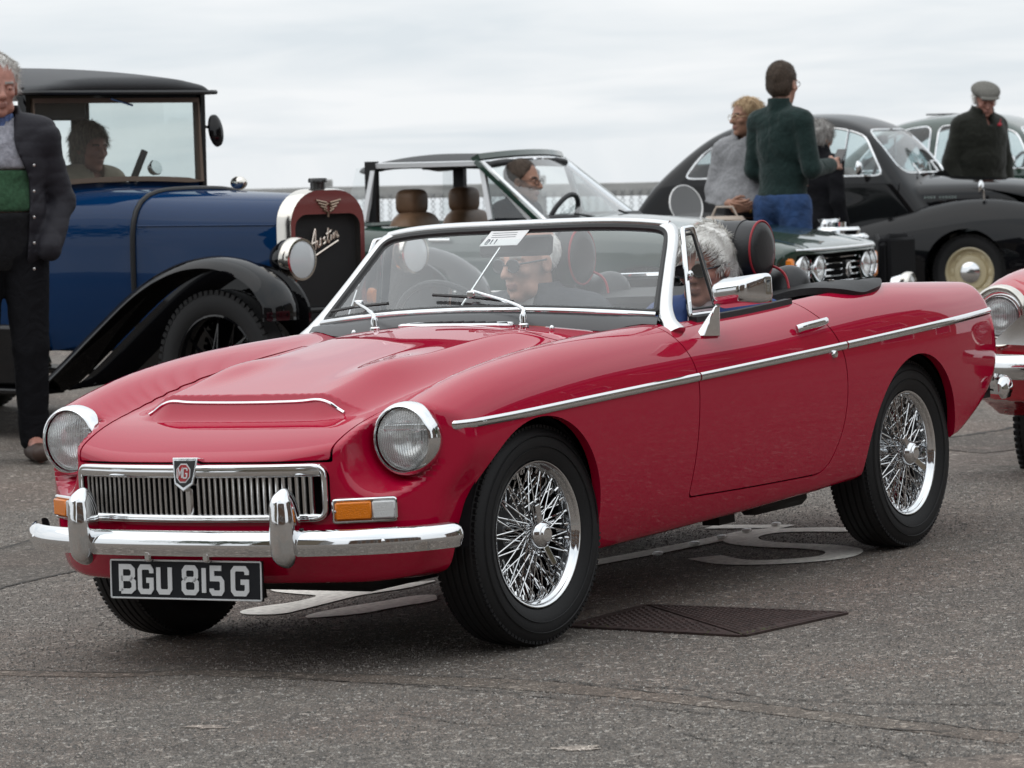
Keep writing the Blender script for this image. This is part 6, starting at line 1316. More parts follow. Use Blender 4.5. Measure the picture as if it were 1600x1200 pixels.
class Fig:
    """a posed figure: local x = the way it faces, y = its left, z up; joints can be overridden"""
    def __init__(s, mw, h=1.75, joints=None, head=(0, 0, 0), bulk=1.0, female=False):
        k = h/1.75; s.k = k; s.mw = mw; s.bulk = bulk
        J = dict(pel=(0, 0, .95), belly=(.02, 0, 1.10), chest=(0, 0, 1.29), neck=(-.012, 0, 1.47), head=(.02, 0, 1.625))
        for q, n in ((1, 'l'), (-1, 'r')):
            J['hip_'+n] = (0, q*.095, .92); J['knee_'+n] = (.02, q*.11, .50); J['ank_'+n] = (-.02, q*.115, .09); J['toe_'+n] = (.17, q*.14, .035)
            J['sh_'+n] = (-.01, q*.185, 1.42); J['elb_'+n] = (-.04, q*.245, 1.13); J['wri_'+n] = (.05, q*.235, .88)
        J.update(joints or {}); s.J = {a: np.array(b, float)*k for a, b in J.items()}; s.R = rotm(*head); s.hc = s.J['head']
    def hp(s, p): return s.hc+s.R @ (np.array(p, float)*s.k*1.0)
    def torso(s, S, inf, k=.05, b=None):
        J = s.J; b = s.bulk if b is None else b; K = s.k
        S.ell(J['pel'], np.array([.125*b+inf, .165*b+inf, .13+inf])*K, k=k); S.ell(J['belly'], np.array([.125*b+inf, .160*b+inf, .17+inf])*K, k=k); S.ell(J['chest'], np.array([.118*b+inf, .172*b+inf, .19+inf])*K, k=k)
        S.cap((J['sh_l']*.75+J['neck']*.25)-[0, 0, .02], (J['sh_r']*.75+J['neck']*.25)-[0, 0, .02], (.068+inf)*K, k=k)
        for n in 'lr': S.cap(J['sh_'+n], J['neck']-[0, 0, .015], (.056+inf)*K, (.052+inf)*K, k=k)
    def arm(s, S, n, inf, k=.03, end=1.0):
        J = s.J; w = J['elb_'+n]+(J['wri_'+n]-J['elb_'+n])*end; S.cap(J['sh_'+n], J['elb_'+n], (.056+inf)*s.k, (.045+inf)*s.k, k=k); S.cap(J['elb_'+n], w, (.044+inf)*s.k, (.032+inf)*s.k, k=k)
    def leg(s, S, n, inf, k=.03):
        J = s.J; S.cap(J['hip_'+n], J['knee_'+n], (.085*s.bulk**.5+inf)*s.k, (.058+inf)*s.k, k=k); S.cap(J['knee_'+n], J['ank_'+n], (.056+inf)*s.k, (.042+inf)*s.k, k=k)
    def head_prims(s, S, nose=1.0, ears=True, jowl=0.0):
        R = s.R; K = s.k; P = s.hp; E = lambda c, r, k=.02, op='add': S.ell(P(c), np.array(r)*K, R, k*K, op); C = lambda a, b, ra, rb=None, k=.012, op='add': S.cap(P(a), P(b), ra*K, (ra if rb is None else rb)*K, k*K, op)
        E((-.012, 0, .048), (.100, .077, .092)); E((.030, 0, .0), (.070, .064, .080), .03); E((.030, 0, -.058), (.059, .051, .062), .03); E((.066, 0, -.098), (.025, .025, .020), .022)
        for q in (1, -1):
            E((.064, q*.042, -.016), (.022, .020, .018), .018); C((.089, q*.014, .030), (.074, q*.050, .029), .010, .009, .010); E((.089, q*.033, .010), (.018, .021, .013), .012, 'sub')
            E((.079, q*.033, .008), (.0155, .0165, .0115), .004)
            if jowl: E((.040, q*.038, -.078), (.026+jowl, .018+jowl, .026), .02)
            if ears: E((-.006, q*.078, .002), (.022, .010, .033), .008); E((-.002, q*.088, .002), (.010, .007, .018), .005, 'sub')
        C((.095, 0, .018), (.114, 0, -.022), .0085, .0130, .012); E((.112*nose+(1-nose)*.1, 0, -.026), (.016, .0145, .012), .008)
        for q in (1, -1): E((.098, q*.013, -.030), (.011, .008, .008), .006)
        E((.090, 0, -.056), (.014, .024, .007), .008); E((.088, 0, -.068), (.014, .020, .008), .008); C((.1035, -.022, -.062), (.1035, .022, -.062), .0016, .0016, .003, 'sub')
        for q in (1, -1): C((.098, q*.020, -.030), (.090, q*.034, -.062), .0030, .0022, .008, 'sub')
        S.cap(s.hp((-.025, 0, -.05)), s.J['neck'], .051*K, .058*K, .03)
    def root(s, label, group=None): s.r = empty('person', s.mw, label, 'person', group); return s.r
    def body(s, skin_m, legs=True, arms='lr', brow=brow_g, res=.0055, hands=(), **kw):
        c = s.hc; K = s.k; rad = .165*K; J = np.array(list(s.J.values())); lo = J.min(0)-.16; hi = J.max(0)+.16
        def axis(i):
            a = np.arange(lo[i], c[i]-rad, .022); m = np.arange(c[i]-rad, c[i]+rad, res*K); b = np.arange(c[i]+rad, hi[i]+.03, .022); return np.unique(np.concatenate([a, m, b]).round(5))
        S = SDF(None, None, None, [axis(0), axis(1), axis(2)]); s.torso(S, -.012)
        for n in arms: s.arm(S, n, -.008)
        if legs:
            for n in 'lr': s.leg(S, n, -.010); S.cap(s.J['ank_'+n], s.J['toe_'+n], .04*K, .03*K, k=.03)
        s.head_prims(S, **kw); V, Q = S.mesh()
        L = ((V-c) @ s.R)/K
        acc = np.zeros_like(V); cn = np.zeros(len(V))
        for i in range(4): np.add.at(acc, Q[:, i], V[Q[:, (i+1) % 4]]+V[Q[:, i-1]]); np.add.at(cn, Q[:, i], 2)
        V = V*.6+acc/np.maximum(cn, 1)[:, None]*.4
        lc = L[Q].mean(1); mi = np.zeros(len(Q), int)
        mi[(np.abs(lc[:, 1]) < .024) & (lc[:, 2] < -.052) & (lc[:, 2] > -.073) & (lc[:, 0] > .085)] = 1
        mi[(np.abs(np.abs(lc[:, 1])-.033) < .019) & (np.abs(lc[:, 2]-.034+.12*np.abs(np.abs(lc[:, 1])-.03)) < .0055) & (lc[:, 0] > .06)] = 2
        parts = [(V, Q)]
        for hd in hands: parts.append(s.hand(*hd))
        off = 0; VV = []; QQ = []
        for v, q in parts: VV.append(v); QQ.append(q+off); off += len(v)
        mi = np.concatenate([mi]+[np.zeros(len(q), int) for _, q in parts[1:]]); o = raw_mesh('body', np.concatenate(VV), np.concatenate(QQ), [skin_m, lip_m, brow], s.r)
        if len(o.data.polygons) == len(mi): o.data.polygons.foreach_set('material_index', mi.astype(np.int32))
        s.b = o
        for q in (1, -1):
            e = MB(); p = s.hp((.0832, q*.033, .0065)); e.ell(p, (.0088*K,)*3, 12, 8); eo = e.build('eye', eye_w, s.r); p2 = s.hp((.0900, q*.0335, .0062)); MB().ell(p2, (.0034*K, .0044*K, .0044*K), 10, 8).build('iris', eye_d, eo)
        return o
    def hand(s, n, fwd, thumb, curl=.9, spread=.0):
        """five unequal fingers; fwd = direction of the hand, thumb = side of the thumb"""
        w = s.J['wri_'+n]; f = np.array(fwd, float); f /= np.linalg.norm(f); t = np.array(thumb, float); t -= f*(t@f); t /= np.linalg.norm(t); p = np.cross(f, t)*(1 if n == 'l' else -1); p = p/np.linalg.norm(p); K = s.k
        G = lambda a, b, c: w+(f*a+t*b+p*c)*K
        S = SDF(w-.24*K, w+.24*K, .0055); S.cap(G(-.03, 0, 0), G(.02, 0, 0), .027*K, .026*K, k=.01)
        for b in (.026, .010, -.007, -.023): S.cap(G(.02, b*.7, 0), G(.085, b, 0), .0155*K, .0125*K, k=.012)
        for b, l, sp in ((.029, .072, .10), (.010, .082, .02), (-.009, .076, -.05), (-.026, .060, -.14)):
            a = .25*curl; q = np.array([.088, b, .0]); d1 = np.array([math.cos(a), sp*(1+spread), math.sin(a)]); r = .0092
            for seg, (fl, dc) in enumerate(((.44, .55), (.32, .65), (.24, 0))):
                e = q+d1*l*fl; S.cap(G(*q), G(*e), r*K, r*.93*K, k=.004); q = e; r *= .93; a += dc*curl; d1 = np.array([math.cos(a), sp*(1+spread)*.6, math.sin(a)])
        q0 = (.018, .022, .004); q1 = (.050, .046, .012); q2 = (.075, .050, .026+.01*curl); q3 = (.096, .042, .034+.015*curl)
        S.cap(G(*q0), G(*q1), .015*K, .0115*K, k=.012); S.cap(G(*q1), G(*q2), .011*K, .010*K, k=.004); S.cap(G(*q2), G(*q3), .0098*K, .0085*K, k=.003)
        return S.mesh()
    def cloth(s, name, m, prims, lo_hi=None, step=.0125, cuts=(), fold=.0, seed=1, relax=1, label=None):
        J = np.array(list(s.J.values())); lo = J.min(0)-.22; hi = J.max(0)+.22
        if lo_hi: lo = np.maximum(lo, lo_hi[0]); hi = np.minimum(hi, lo_hi[1])
        S = SDF(lo, hi, step*s.k); prims(S)
        if fold:
            X, Y, Z = S.pts((slice(None),)*3); r_ = np.random.default_rng(seed); ph = r_.uniform(0, 6, 10); rd = lambda a: (1-np.abs(np.sin(a)))**2.2
            a = Z*27+3.0*np.sin(Y*8+ph[0]+1.3*np.sin(Z*11+ph[1]))+2.2*np.sin(X*10+ph[2]); b = Y*21+2.6*np.sin(Z*8+ph[3])+X*15+ph[4]; c = (X-Y)*16+Z*19+2.5*np.sin(Y*12+Z*5+ph[5])
            m1 = .5+.5*np.sin(Z*9+Y*6+ph[6]); m2 = .5+.5*np.sin(Z*6-Y*7+X*5+ph[7]); m3 = .5+.5*np.sin(X*9+Y*10-Z*7+ph[8])
            S.F = S.F+fold*(1.5*rd(a)*m1+1.5*rd(b)*m2+1.3*rd(c)*m3-.6)
        X, Y, Z = S.pts((slice(None),)*3)
        for c in cuts: S.F = np.maximum(S.F, c(X, Y, Z))      # a cut is positive where cloth is removed
        return S.build(name, m, s.r, label, relax)
    def trousers(s, m, top=.99, inf=.014, label=None, cuts=()):
        def pr(S):
            s.torso(S, inf)
            for n in 'lr': s.leg(S, n, inf+.008)
        K = s.k; return s.cloth('trousers', m, pr, ((-9, -9, .02*K if top > .6 else -9), (9, 9, (top+.02)*K)), cuts=[above(top, K), below(.055 if top > .6 else -9, K)]+list(cuts), fold=.0028, seed=5, label=label)
    def shoes(s, m):
        for n in 'lr':
            a = s.J['ank_'+n]; t = s.J['toe_'+n]; S = SDF(np.minimum(a, t)-.12, np.maximum(a, t)+.12, .009); S.cap(a*[1, 1, .5]-(t-a)*[.2, .2, 0], t+[0, 0, .012], .046, .042, k=.02); S.cap(a-[0, 0, .03], a+[0, 0, .02], .045, .05, k=.03); S.fn(lambda X, Y, Z: Z-.004); S.build('shoe', m, s.r)
    def hair(s, m, shape, name='hair', step=.006, cuts=(), rough=.004, seed=2, freq=90, strands=3500, length=.045, lift_=.22, messy=.22, flow=(0, 0, 0)):
        c = s.hc; S = SDF(c-.22*s.k, c+.22*s.k, step*s.k)
        for a in shape: S.ell(s.hp(a[0]), np.array(a[1])*s.k, s.R, .015)
        X, Y, Z = S.pts((slice(None),)*3); L = (np.stack([X, Y, Z], -1)-c) @ s.R/s.k; x, y, z = L[..., 0], L[..., 1], L[..., 2]
        r_ = np.random.default_rng(seed).uniform(0, 6, 5); S.F = S.F+rough*(np.sin(x*freq+y*40+r_[0])*np.sin(z*freq*.6+r_[1])+.8*np.sin(y*freq*1.1+z*35+r_[2]))
        for cfn in cuts: S.F = np.maximum(S.F, cfn(x, y, z))
        V, Q = S.mesh(); o = raw_mesh(name, V, Q, m, s.r, None, True)
        if strands:      # loose strands lying along the hair, they break up the outline
            r2 = np.random.default_rng(seed+9); q = V[Q]; nr = np.cross(q[:, 1]-q[:, 0], q[:, 2]-q[:, 0]); ar = np.linalg.norm(nr, axis=1); nr /= ar[:, None]+1e-12; ctr = q.mean(1)
            k = r2.choice(len(Q), strands, p=ar/ar.sum()); p = ctr[k]; n_ = nr[k]; n_ *= np.sign(np.einsum('ij,ij->i', n_, p-s.hp((-.02, 0, .03))))[:, None]; crown = s.hp((-.03, .02, .16)); fl = p-crown+(s.R @ np.array(flow))*.12*s.k; fl /= np.linalg.norm(fl, axis=1, keepdims=True); fl = fl+r2.normal(0, messy, fl.shape); fl -= n_*np.einsum('ij,ij->i', fl, n_)[:, None]; fl /= np.linalg.norm(fl, axis=1, keepdims=True)+1e-9
            L = length*s.k*r2.uniform(.5, 1.3, (strands, 1)); sd = np.cross(fl, n_)*.0011*s.k; lift = n_*L*lift_*r2.uniform(.2, 1.4, (strands, 1)); a0 = p-n_*.003; a1 = p+fl*L*.5+lift*.8; a2 = p+fl*L+lift*.7
            VV = np.stack([a0-sd, a0+sd, a1-sd, a1+sd, a2], 1).reshape(-1, 3); b = np.arange(strands)*5; F = np.concatenate([np.stack([b, b+1, b+3], 1), np.stack([b, b+3, b+2], 1), np.stack([b+2, b+3, b+4], 1)]); st = raw_mesh('loose_strands', VV, F, m, o, None, True); st['kind'] = 'stuff'
        return o
    def glasses(s, m, lens=None, w=.026, h=.019, name='glasses'):
        mb = MB()
        for q in (1, -1):
            P = [s.hp((.106-.05*abs(y)*abs(y)*8, y, z)) for y, z in [(q*.034+w*math.cos(a), .006+h*math.sin(a)) for a in np.linspace(0, 2*math.pi, 18, endpoint=False)]]
            if lens: mb.add(P, [tuple(range(18))])
            mb.tube(P, .0018*s.k if not lens else .003*s.k, 6, True); mb.tube([s.hp((.098, q*.060, .012)), s.hp((.0, q*.084, .016))], .0018*s.k if not lens else .0035*s.k, 6)
        mb.tube([s.hp((.112, -.010, .010)), s.hp((.112, .010, .010))], .002*s.k, 6); return mb.build(name, m, s.r)
def below(z, k=1): return lambda X, Y, Z: z*k-Z       # removes what lies below z
def above(z, k=1): return lambda X, Y, Z: Z-z*k
knit = lambda n, c, v=.25: mat(n, c, .95, spec=.15, bump=.5, bscale=180, var=v, vscale=60, sheen=.15, cloth=9)
denim = mat('blue_denim', (.022, .060, .165), .85, bump=.4, bscale=220, var=.28, vscale=18, cloth=11); dark_cloth = mat('dark_trousers', (.010, .010, .012), .9, spec=.1, bump=.3, bscale=150, cloth=10); navy = mat('navy_jacket', (.014, .018, .026), .8, bump=.35, bscale=120, var=.25, vscale=20, cloth=10)
shoe_b = mat('brown_shoe', (.055, .030, .022), .5); shoe_k = mat('black_shoe', (.012, .012, .012), .5)
white_hair = fibres('white_hair', (.72, .70, .67), (.90, .89, .86), (70, 70, 25)); grey_hair = fibres('grey_hair', (.20, .19, .18), (.48, .46, .44), (90, 90, 40)); brown_hair = fibres('short_brown_hair', (.045, .032, .024), (.115, .080, .058), (150, 150, 90)); blonde = fibres('blonde_hair', (.30, .19, .10), (.62, .46, .28), (120, 120, 25))
th = math.radians
# --- man at the left edge in a quilted jacket
f = Fig(bgm(-2.285, 16.75, th(82)), 1.80, dict(wri_l=(.115, .20, .93), wri_r=(.115, -.20, .93), elb_l=(-.05, .255, 1.13), elb_r=(-.05, -.255, 1.13), sh_l=(-.01, .175, 1.41), sh_r=(-.01, -.175, 1.41)), (th(10), th(-4), 0), 1.0)
f.root('white haired man in quilted jacket over grey, green and black striped jumper'); f.body(skin_a, jowl=.006)
f.hair(white_hair, [((-.022, 0, .062), (.102, .086, .092)), ((-.03, .0, .02), (.085, .090, .075))], cuts=[lambda x, y, z: x-.045-.9*np.maximum(z-.105, 0)*1.0+np.where(z < .1, (.1-z)*.62, 0), lambda x, y, z: -.05-z], lift_=.08, messy=.12, flow=(.8, 0, .2), strands=4500)
strip = knit('grey_wool', (.30, .30, .34))
def jum(S): f.torso(S, .016)
for a, b, m_, nm in ((1.315, 1.55, strip, 'grey'), (1.125, 1.313, knit('green_wool', (.035, .085, .045)), 'green'), (.86, 1.123, knit('black_wool', (.010, .010, .012)), 'black')):
    f.cloth('jumper_band', m_, jum, ((-9, -9, a-.03), (9, 9, b+.03)), cuts=[above(b), below(a), lambda X, Y, Z: .066-np.sqrt((X-.0)**2+Y**2)+np.where(Z < 1.44, -9, 0)], fold=.0015, label=nm+' band of the striped jumper')
f.cloth('shirt_collar', mat('blue_check_shirt', (.10, .15, .32), .8, var=.4, vscale=120), lambda S: (S.cap(f.J['neck']-[0, 0, .02], f.J['neck']+[.02, 0, .045], .074, .066, k=.01), S.cap(f.J['neck']+[.06, .03, .0], f.J['neck']+[.085, .05, -.05], .018, .012, k=.01), S.cap(f.J['neck']+[.06, -.03, .0], f.J['neck']+[.085, -.05, -.05], .018, .012, k=.01)), ((-.2, -.2, 1.42), (.2, .2, 1.62)), .008, cuts=[above(1.565)])
quilt = mat('quilted_jacket', (.017, .016, .022), .7, bump=.6, bscale=50, spec=.3)
def jk(S):
    f.torso(S, .036, b=f.bulk*1.02); [f.arm(S, n, .022, end=1.0) for n in 'lr']; S.cap(f.J['neck'], f.J['neck']+[-.015, 0, .085], .096, .094, k=.02); S.F = S.F+.0035*(1-np.abs(np.sin(S.pts((slice(None),)*3)[2]*46)))**3
def openfront(X, Y, Z): w = .085+.060*sst(1.45, 1.25, Z)-.02*sst(1.2, .8, Z); return np.minimum(w-np.abs(Y+.02), X-.02)
j = f.cloth('jacket', quilt, jk, ((-9, -9, .74), (9, 9, 1.70)), cuts=[below(.80), above(1.60), openfront, lambda X, Y, Z: np.where(Z > 1.47, .080-np.hypot(X-.015, Y), -9)], fold=.0045, seed=3, step=.0095)
for k in range(5):
    z = 1.33-k*.115; MB().lathe([(.0065, 0), (.0065, .003), (.004, .004), (0, .004)], 12, o=(.158, .148-.01*k*.3, z), ax=(1, .3, 0)).build('press_stud', chrome_dull, j)
f.trousers(dark_cloth, .98); f.shoes(shoe_b)
# --- couple by the green car: woman in a poncho, man in a green jumper
f = Fig(bgm(1.47, 22.9, th(108)), 1.575, dict(sh_l=(-.01, .155, 1.40), sh_r=(-.01, -.155, 1.40), elb_l=(.02, .215, 1.14), elb_r=(.02, -.215, 1.14), wri_l=(.25, .10, 1.03), wri_r=(.25, -.05, 1.05)), (th(-44), th(2), 0), .95)
f.root('blonde woman in glasses and grey poncho with her hands clasped in front'); f.body(skin_c, brow=brow_d, hands=[('l', (.5, -1, -.1), (.5, .4, 1), .7), ('r', (.5, 1, -.1), (.5, -.4, 1), .7)], nose=.98)
f.hair(blonde, [((-.022, 0, .056), (.108, .090, .094)), ((-.05, 0, .0), (.075, .086, .085)), ((-.10, 0, .04), (.05, .05, .05))], cuts=[lambda x, y, z: x-.062-np.maximum(z-.085, 0)*1.2+np.where(z < .085, (.085-z)*.75, 0), lambda x, y, z: -.075-z])
f.glasses(mat('wire_frame', (.45, .36, .22), .25, 1)); MB().ell(f.hp((-.135, 0, .055)), (.025, .035, .04), 12, 8).build('hair_tie', mat('spotted_tie', (.25, .25, .26), .8, var=.95, vscale=70), f.r)
pon = knit('grey_poncho_wool', (.27, .27, .28), .16)
def pp(S):
    K = f.k; f.torso(S, .035); [f.arm(S, n, .030, end=.55) for n in 'lr']
    S.fn(lambda X, Y, Z: np.sqrt((X/.82)**2+Y**2)-(.10+.62*np.clip(1.46*K-Z, 0, 1)**1.05)*.86, .03, 'add', (-.5, -.5, .88), (.5, .5, 1.45)); S.cap(f.J['neck']-[0, 0, .03], f.J['neck']+[.0, 0, .035], .088, .080, k=.03)
f.cloth('poncho', pon, pp, ((-.5, -.6, .88), (.5, .6, 1.55)), cuts=[lambda X, Y, Z: (.965+.10*X*0+.20*np.abs(Y)-.06)-Z, lambda X, Y, Z: np.where(Z > 1.32*f.k, .070-np.hypot(X-.005, Y), -9), lambda X, Y, Z: np.minimum(X-.205, 1.10-Z)], fold=.006, seed=8)
f.cloth('top', knit('dark_top', (.03, .03, .035)), lambda S: (f.torso(S, .012), [f.arm(S, n, .010, end=.62) for n in 'lr']), None, cuts=[above(1.36*f.k), below(.86)])
f.trousers(dark_cloth, .95); f.shoes(shoe_k); w_ = f.J['wri_l']; MB().tube([w_+np.array([.03*math.cos(a)*.6, .03*math.sin(a)*.5, .034*math.sin(a)]) for a in np.linspace(0, 2*math.pi, 20, endpoint=False)], .008, 6, True).build('wrist_watch', mat('gold', (.75, .50, .18), .25, 1), f.r)
wb = tag(MB().box((0, 0, 0), (.05, .26, .15), bev=.02).build('handbag', mat('pale_leather', (.52, .43, .36), .5), None), 'pale cream handbag held in front of the woman in the poncho', 'handbag'); wb.matrix_world = f.mw @ Matrix.Translation((.30, -.07, .80)); MB().tube([(0, -.08, .07), (0, -.05, .13), (0, .05, .13), (0, .08, .07)], .008, 6).build('handle', mat('pale_leather'), wb)
f = Fig(bgm(1.655, 22.55, th(-46)), 1.785, dict(elb_r=(.00, -.225, 1.13), wri_r=(.25, -.17, 1.15), elb_l=(-.01, .205, 1.13), wri_l=(.19, .15, 1.03), sh_r=(-.01, -.165, 1.41), sh_l=(-.01, .165, 1.41)), (th(10), th(2), 0), .90)
f.root('man seen from behind in dark green jumper and blue jeans, holding a phone'); f.body(skin_b, brow=brow_d, hands=[('r', (1, .15, .1), (.2, .3, 1), .75), ('l', (1, -.2, 0), (.2, -.3, 1), .9)])
f.hair(brown_hair, [((-.018, 0, .056), (.104, .083, .094)), ((-.035, 0, .01), (.082, .080, .085))], cuts=[lambda x, y, z: x-.066+np.where(z < .08, (.08-z)*.80, 0), lambda x, y, z: -.060-z], rough=.002, strands=6000, length=.014, lift_=.35); f.glasses(mat('dark_frame', (.02, .02, .02), .3))
gj = knit('dark_green_jumper', (.016, .032, .030), .2)
def gjp(S): f.torso(S, .014); [f.arm(S, n, .012, end=.96) for n in 'lr']; S.cap(f.J['neck']-[0, 0, .02], f.J['neck']+[.0, 0, .105], .080, .068, k=.02)
f.cloth('jumper', gj, gjp, ((-9, -9, .92), (9, 9, 1.66)), cuts=[below(.985), above(1.585), lambda X, Y, Z: np.where(Z > 1.55, .060-np.hypot(X-.0, Y), -9)], fold=.0042, seed=11)
f.cloth('waistband', gj, lambda S: f.torso(S, .010), ((-9, -9, .93), (9, 9, 1.03)), cuts=[below(.965), above(1.010)]); f.trousers(denim, .985); f.shoes(shoe_b)
ph = tag(MB().box((0, 0, 0), (.012, .075, .15), bev=.005).build('phone', mat('phone_dark', (.02, .02, .022), .15, coat=.6), None), 'dark phone held by the man in the dark green jumper', 'phone'); ph.matrix_world = f.mw @ Matrix.Translation(f.J['wri_r']+np.array([.115, .035, .035])) @ Matrix.Rotation(th(35), 4, 'Y')
# --- somebody behind him, only grey hair and a shoulder show
f = Fig(bgm(2.03, 24.3, th(-40)), 1.42, None, (0, th(-8), 0), 1.05)
f.root('short grey haired person in dark coat, mostly hidden behind the man with the phone'); f.body(skin_b); f.hair(grey_hair, [((-.02, 0, .05), (.118, .100, .104)), ((-.05, 0, 0), (.09, .095, .09))], cuts=[lambda x, y, z: x-.055-np.maximum(z-.085, 0)*1.2, lambda x, y, z: -.085-z], rough=.007)
f.cloth('coat', dark_cloth, lambda S: (f.torso(S, .02), [f.arm(S, n, .015, end=.95) for n in 'lr'], S.cap(f.J['neck'], f.J['neck']+[0, 0, .03], .085, k=.03)), None, cuts=[below(.75), above(1.36)], fold=.004, step=.016); f.trousers(dark_cloth, .96); f.shoes(shoe_k)
# --- man in a flat cap
f = Fig(bgm(3.755, 29.6, th(62)), 1.74, dict(chest=(.02, 0, 1.27), neck=(.02, 0, 1.43), head=(.085, 0, 1.565), sh_l=(.0, .165, 1.36), sh_r=(.0, -.165, 1.36), elb_l=(-.03, .255, 1.08), elb_r=(-.03, -.255, 1.08)), (th(-18), th(-20), 0), 1.14)
f.root('elderly man in grey flat cap and dark fleece behind the black car bonnet'); f.body(skin_a, jowl=.005, hands=[('l', (.2, 0, -1), (1, 0, .2)), ('r', (.2, 0, -1), (1, 0, .2))]); f.hair(white_hair, [((-.02, 0, .03), (.100, .084, .075))], cuts=[lambda x, y, z: x-.01, lambda x, y, z: -.045-z, lambda x, y, z: z-.07])
tweed = mat('tweed_cap', (.16, .155, .14), .95, bump=.6, bscale=150, var=.3, vscale=90, spec=.1)
S = SDF(f.hc-.26, f.hc+.26, .007); S.ell(f.hp((-.01, 0, .082)), (.134, .114, .062), f.R, .02); S.ell(f.hp((.035, 0, .078)), (.105, .098, .040), f.R, .03); S.ell(f.hp((.115, 0, .062)), (.058, .082, .012), f.R, .012)
X, Y, Z = S.pts((slice(None),)*3); Lz = ((np.stack([X, Y, Z], -1)-f.hc) @ f.R)[..., 2]; S.F = np.maximum(S.F, .045-Lz); S.build('flat_cap', tweed, f.r)
flc = knit('dark_olive_fleece', (.018, .019, .015), .2)
f.cloth('fleece', flc, lambda S: (f.torso(S, .034), [f.arm(S, n, .028, end=.97) for n in 'lr'], S.cap(f.J['neck']-[0, 0, .02], f.J['neck']+[.03, 0, .065], .096, .092, k=.03)), ((-9, -9, .76), (9, 9, 1.62)), cuts=[below(.82), lambda X, Y, Z: Z-1.525+.35*(X-.03), lambda X, Y, Z: np.where(Z > 1.44, .076-np.hypot(X-.045, Y), -9), lambda X, Y, Z: np.minimum(np.minimum(X-.06, .022-np.abs(Y)), Z-1.36)], fold=.004, seed=4, step=.0135)
f.trousers(dark_cloth, .95); f.shoes(shoe_k); mb = MB(); p = f.J['chest']+np.array([.175, .06, .10]); mb.ell(p, (.01, .022, .014), 10, 6); mb.tube([p, p+[0, .012, .045]], .004, 6); mb.build('poppy_pin', mat('pin_red', (.45, .02, .04), .5), f.r)
# --- seated people
def seated(mw, h, head, label, bulk=1.05, lean=.0, wl=None, wr=None):
    J = dict(pel=(.0, 0, .14), belly=(-.01-lean, 0, .30), chest=(-.05-lean, 0, .48), neck=(-.055-lean*1.2, 0, .665), head=(-.015-lean*1.1, 0, .80))
    for q, n in ((1, 'l'), (-1, 'r')): J['hip_'+n] = (.02, q*.10, .12); J['knee_'+n] = (.42, q*.12, .27); J['ank_'+n] = (.72, q*.12, .16); J['toe_'+n] = (.80, q*.13, .20); J['sh_'+n] = (-.06-lean, q*.19, .61); J['elb_'+n] = (.08, q*.24, .34); J['wri_'+n] = ((wl if q > 0 else wr) or (.32, q*.14, .36))
    f = Fig(mw, h, J, head, bulk); f.root(label); return f
def mgp(x, y, z): return Matrix.Translation((x, y, z))
# driver of the red car
f = seated(mgp(-1.62, -.335, .205), 1.76, (th(-15), th(-3), 0), 'driver in dark glasses and navy jacket at the wheel of the red sports car', 1.12, .0, (.42, .16, .62), (.42, -.16, .62))
f.body(skin_b, jowl=.003, hands=[('l', (.8, -.1, .5), (0, -1, .4), 1.4), ('r', (.8, .1, .5), (0, 1, .4), 1.4)]); f.hair(white_hair, [((-.025, 0, .04), (.094, .083, .080))], cuts=[lambda x, y, z: x+.012-.0*z, lambda x, y, z: -.045-z, lambda x, y, z: z-.095], rough=.0015, strands=2500, length=.014, lift_=.3)
f.glasses(mat('dark_lens', (.010, .010, .012), .12, spec=.7), True, .029, .021, 'sunglasses')
f.cloth('jacket', navy, lambda S: (f.torso(S, .030), [f.arm(S, n, .024, end=.97) for n in 'lr'], S.cap(f.J['neck'], f.J['neck']+[.01, 0, .055], .088, .082, k=.03)), None, cuts=[lambda X, Y, Z: np.where(Z > .66, .066-np.hypot(X+.045, Y), -9), above(.745), lambda X, Y, Z: np.minimum(np.minimum(X-.0, .03-np.abs(Y)), Z-.60)], fold=.004, seed=6); MB().lathe([(.010, 0), (.010, .004), (0, .006)], 12, o=f.J['chest']+np.array([.135, .10, .10]), ax=(1, .4, .2)).build('button', chrome_dull, f.r); f.trousers(dark_cloth, .30)
f.cloth('shirt', mat('white_shirt', (.7, .7, .7), .8), lambda S: S.cap(f.J['neck']-[0, 0, .03], f.J['neck']+[.02, 0, .03], .070, .068, k=.02), ((-.2, -.2, .55), (.2, .2, .78)), .01, cuts=[above(.71)])
# passenger
f = seated(mgp(-1.61, .335, .215), 1.66, (th(2), th(-3), 0), 'white haired passenger in blue jacket beside the driver of the red sports car', 1.0, .0, (.30, .06, .26), (.30, -.06, .26))
f.body(skin_a, jowl=.004, hands=[('l', (.7, -1, 0), (1, .2, .6)), ('r', (.7, 1, 0), (1, -.2, .6))]); f.hair(white_hair, [((-.022, 0, .056), (.105, .091, .094)), ((-.055, 0, .000), (.066, .084, .080)), ((.03, .0, .080), (.068, .074, .058))], cuts=[lambda x, y, z: x-.060-np.maximum(z-.06, 0)*1.4+np.where(z < .06, (.06-z)*.72, 0), lambda x, y, z: -.075-z, lambda x, y, z: np.minimum(.022-np.hypot(x+.004, z+.002), np.abs(y)-.05)], rough=.005, freq=70, strands=5000, length=.05, lift_=.07, messy=.14, flow=(1.0, 0, .3))
f.glasses(mat('dark_lens'), True, .028, .021, 'sunglasses')
blue_j = mat('royal_blue_jacket', (.010, .040, .16), .75, bump=.3, bscale=120, var=.2, vscale=20)
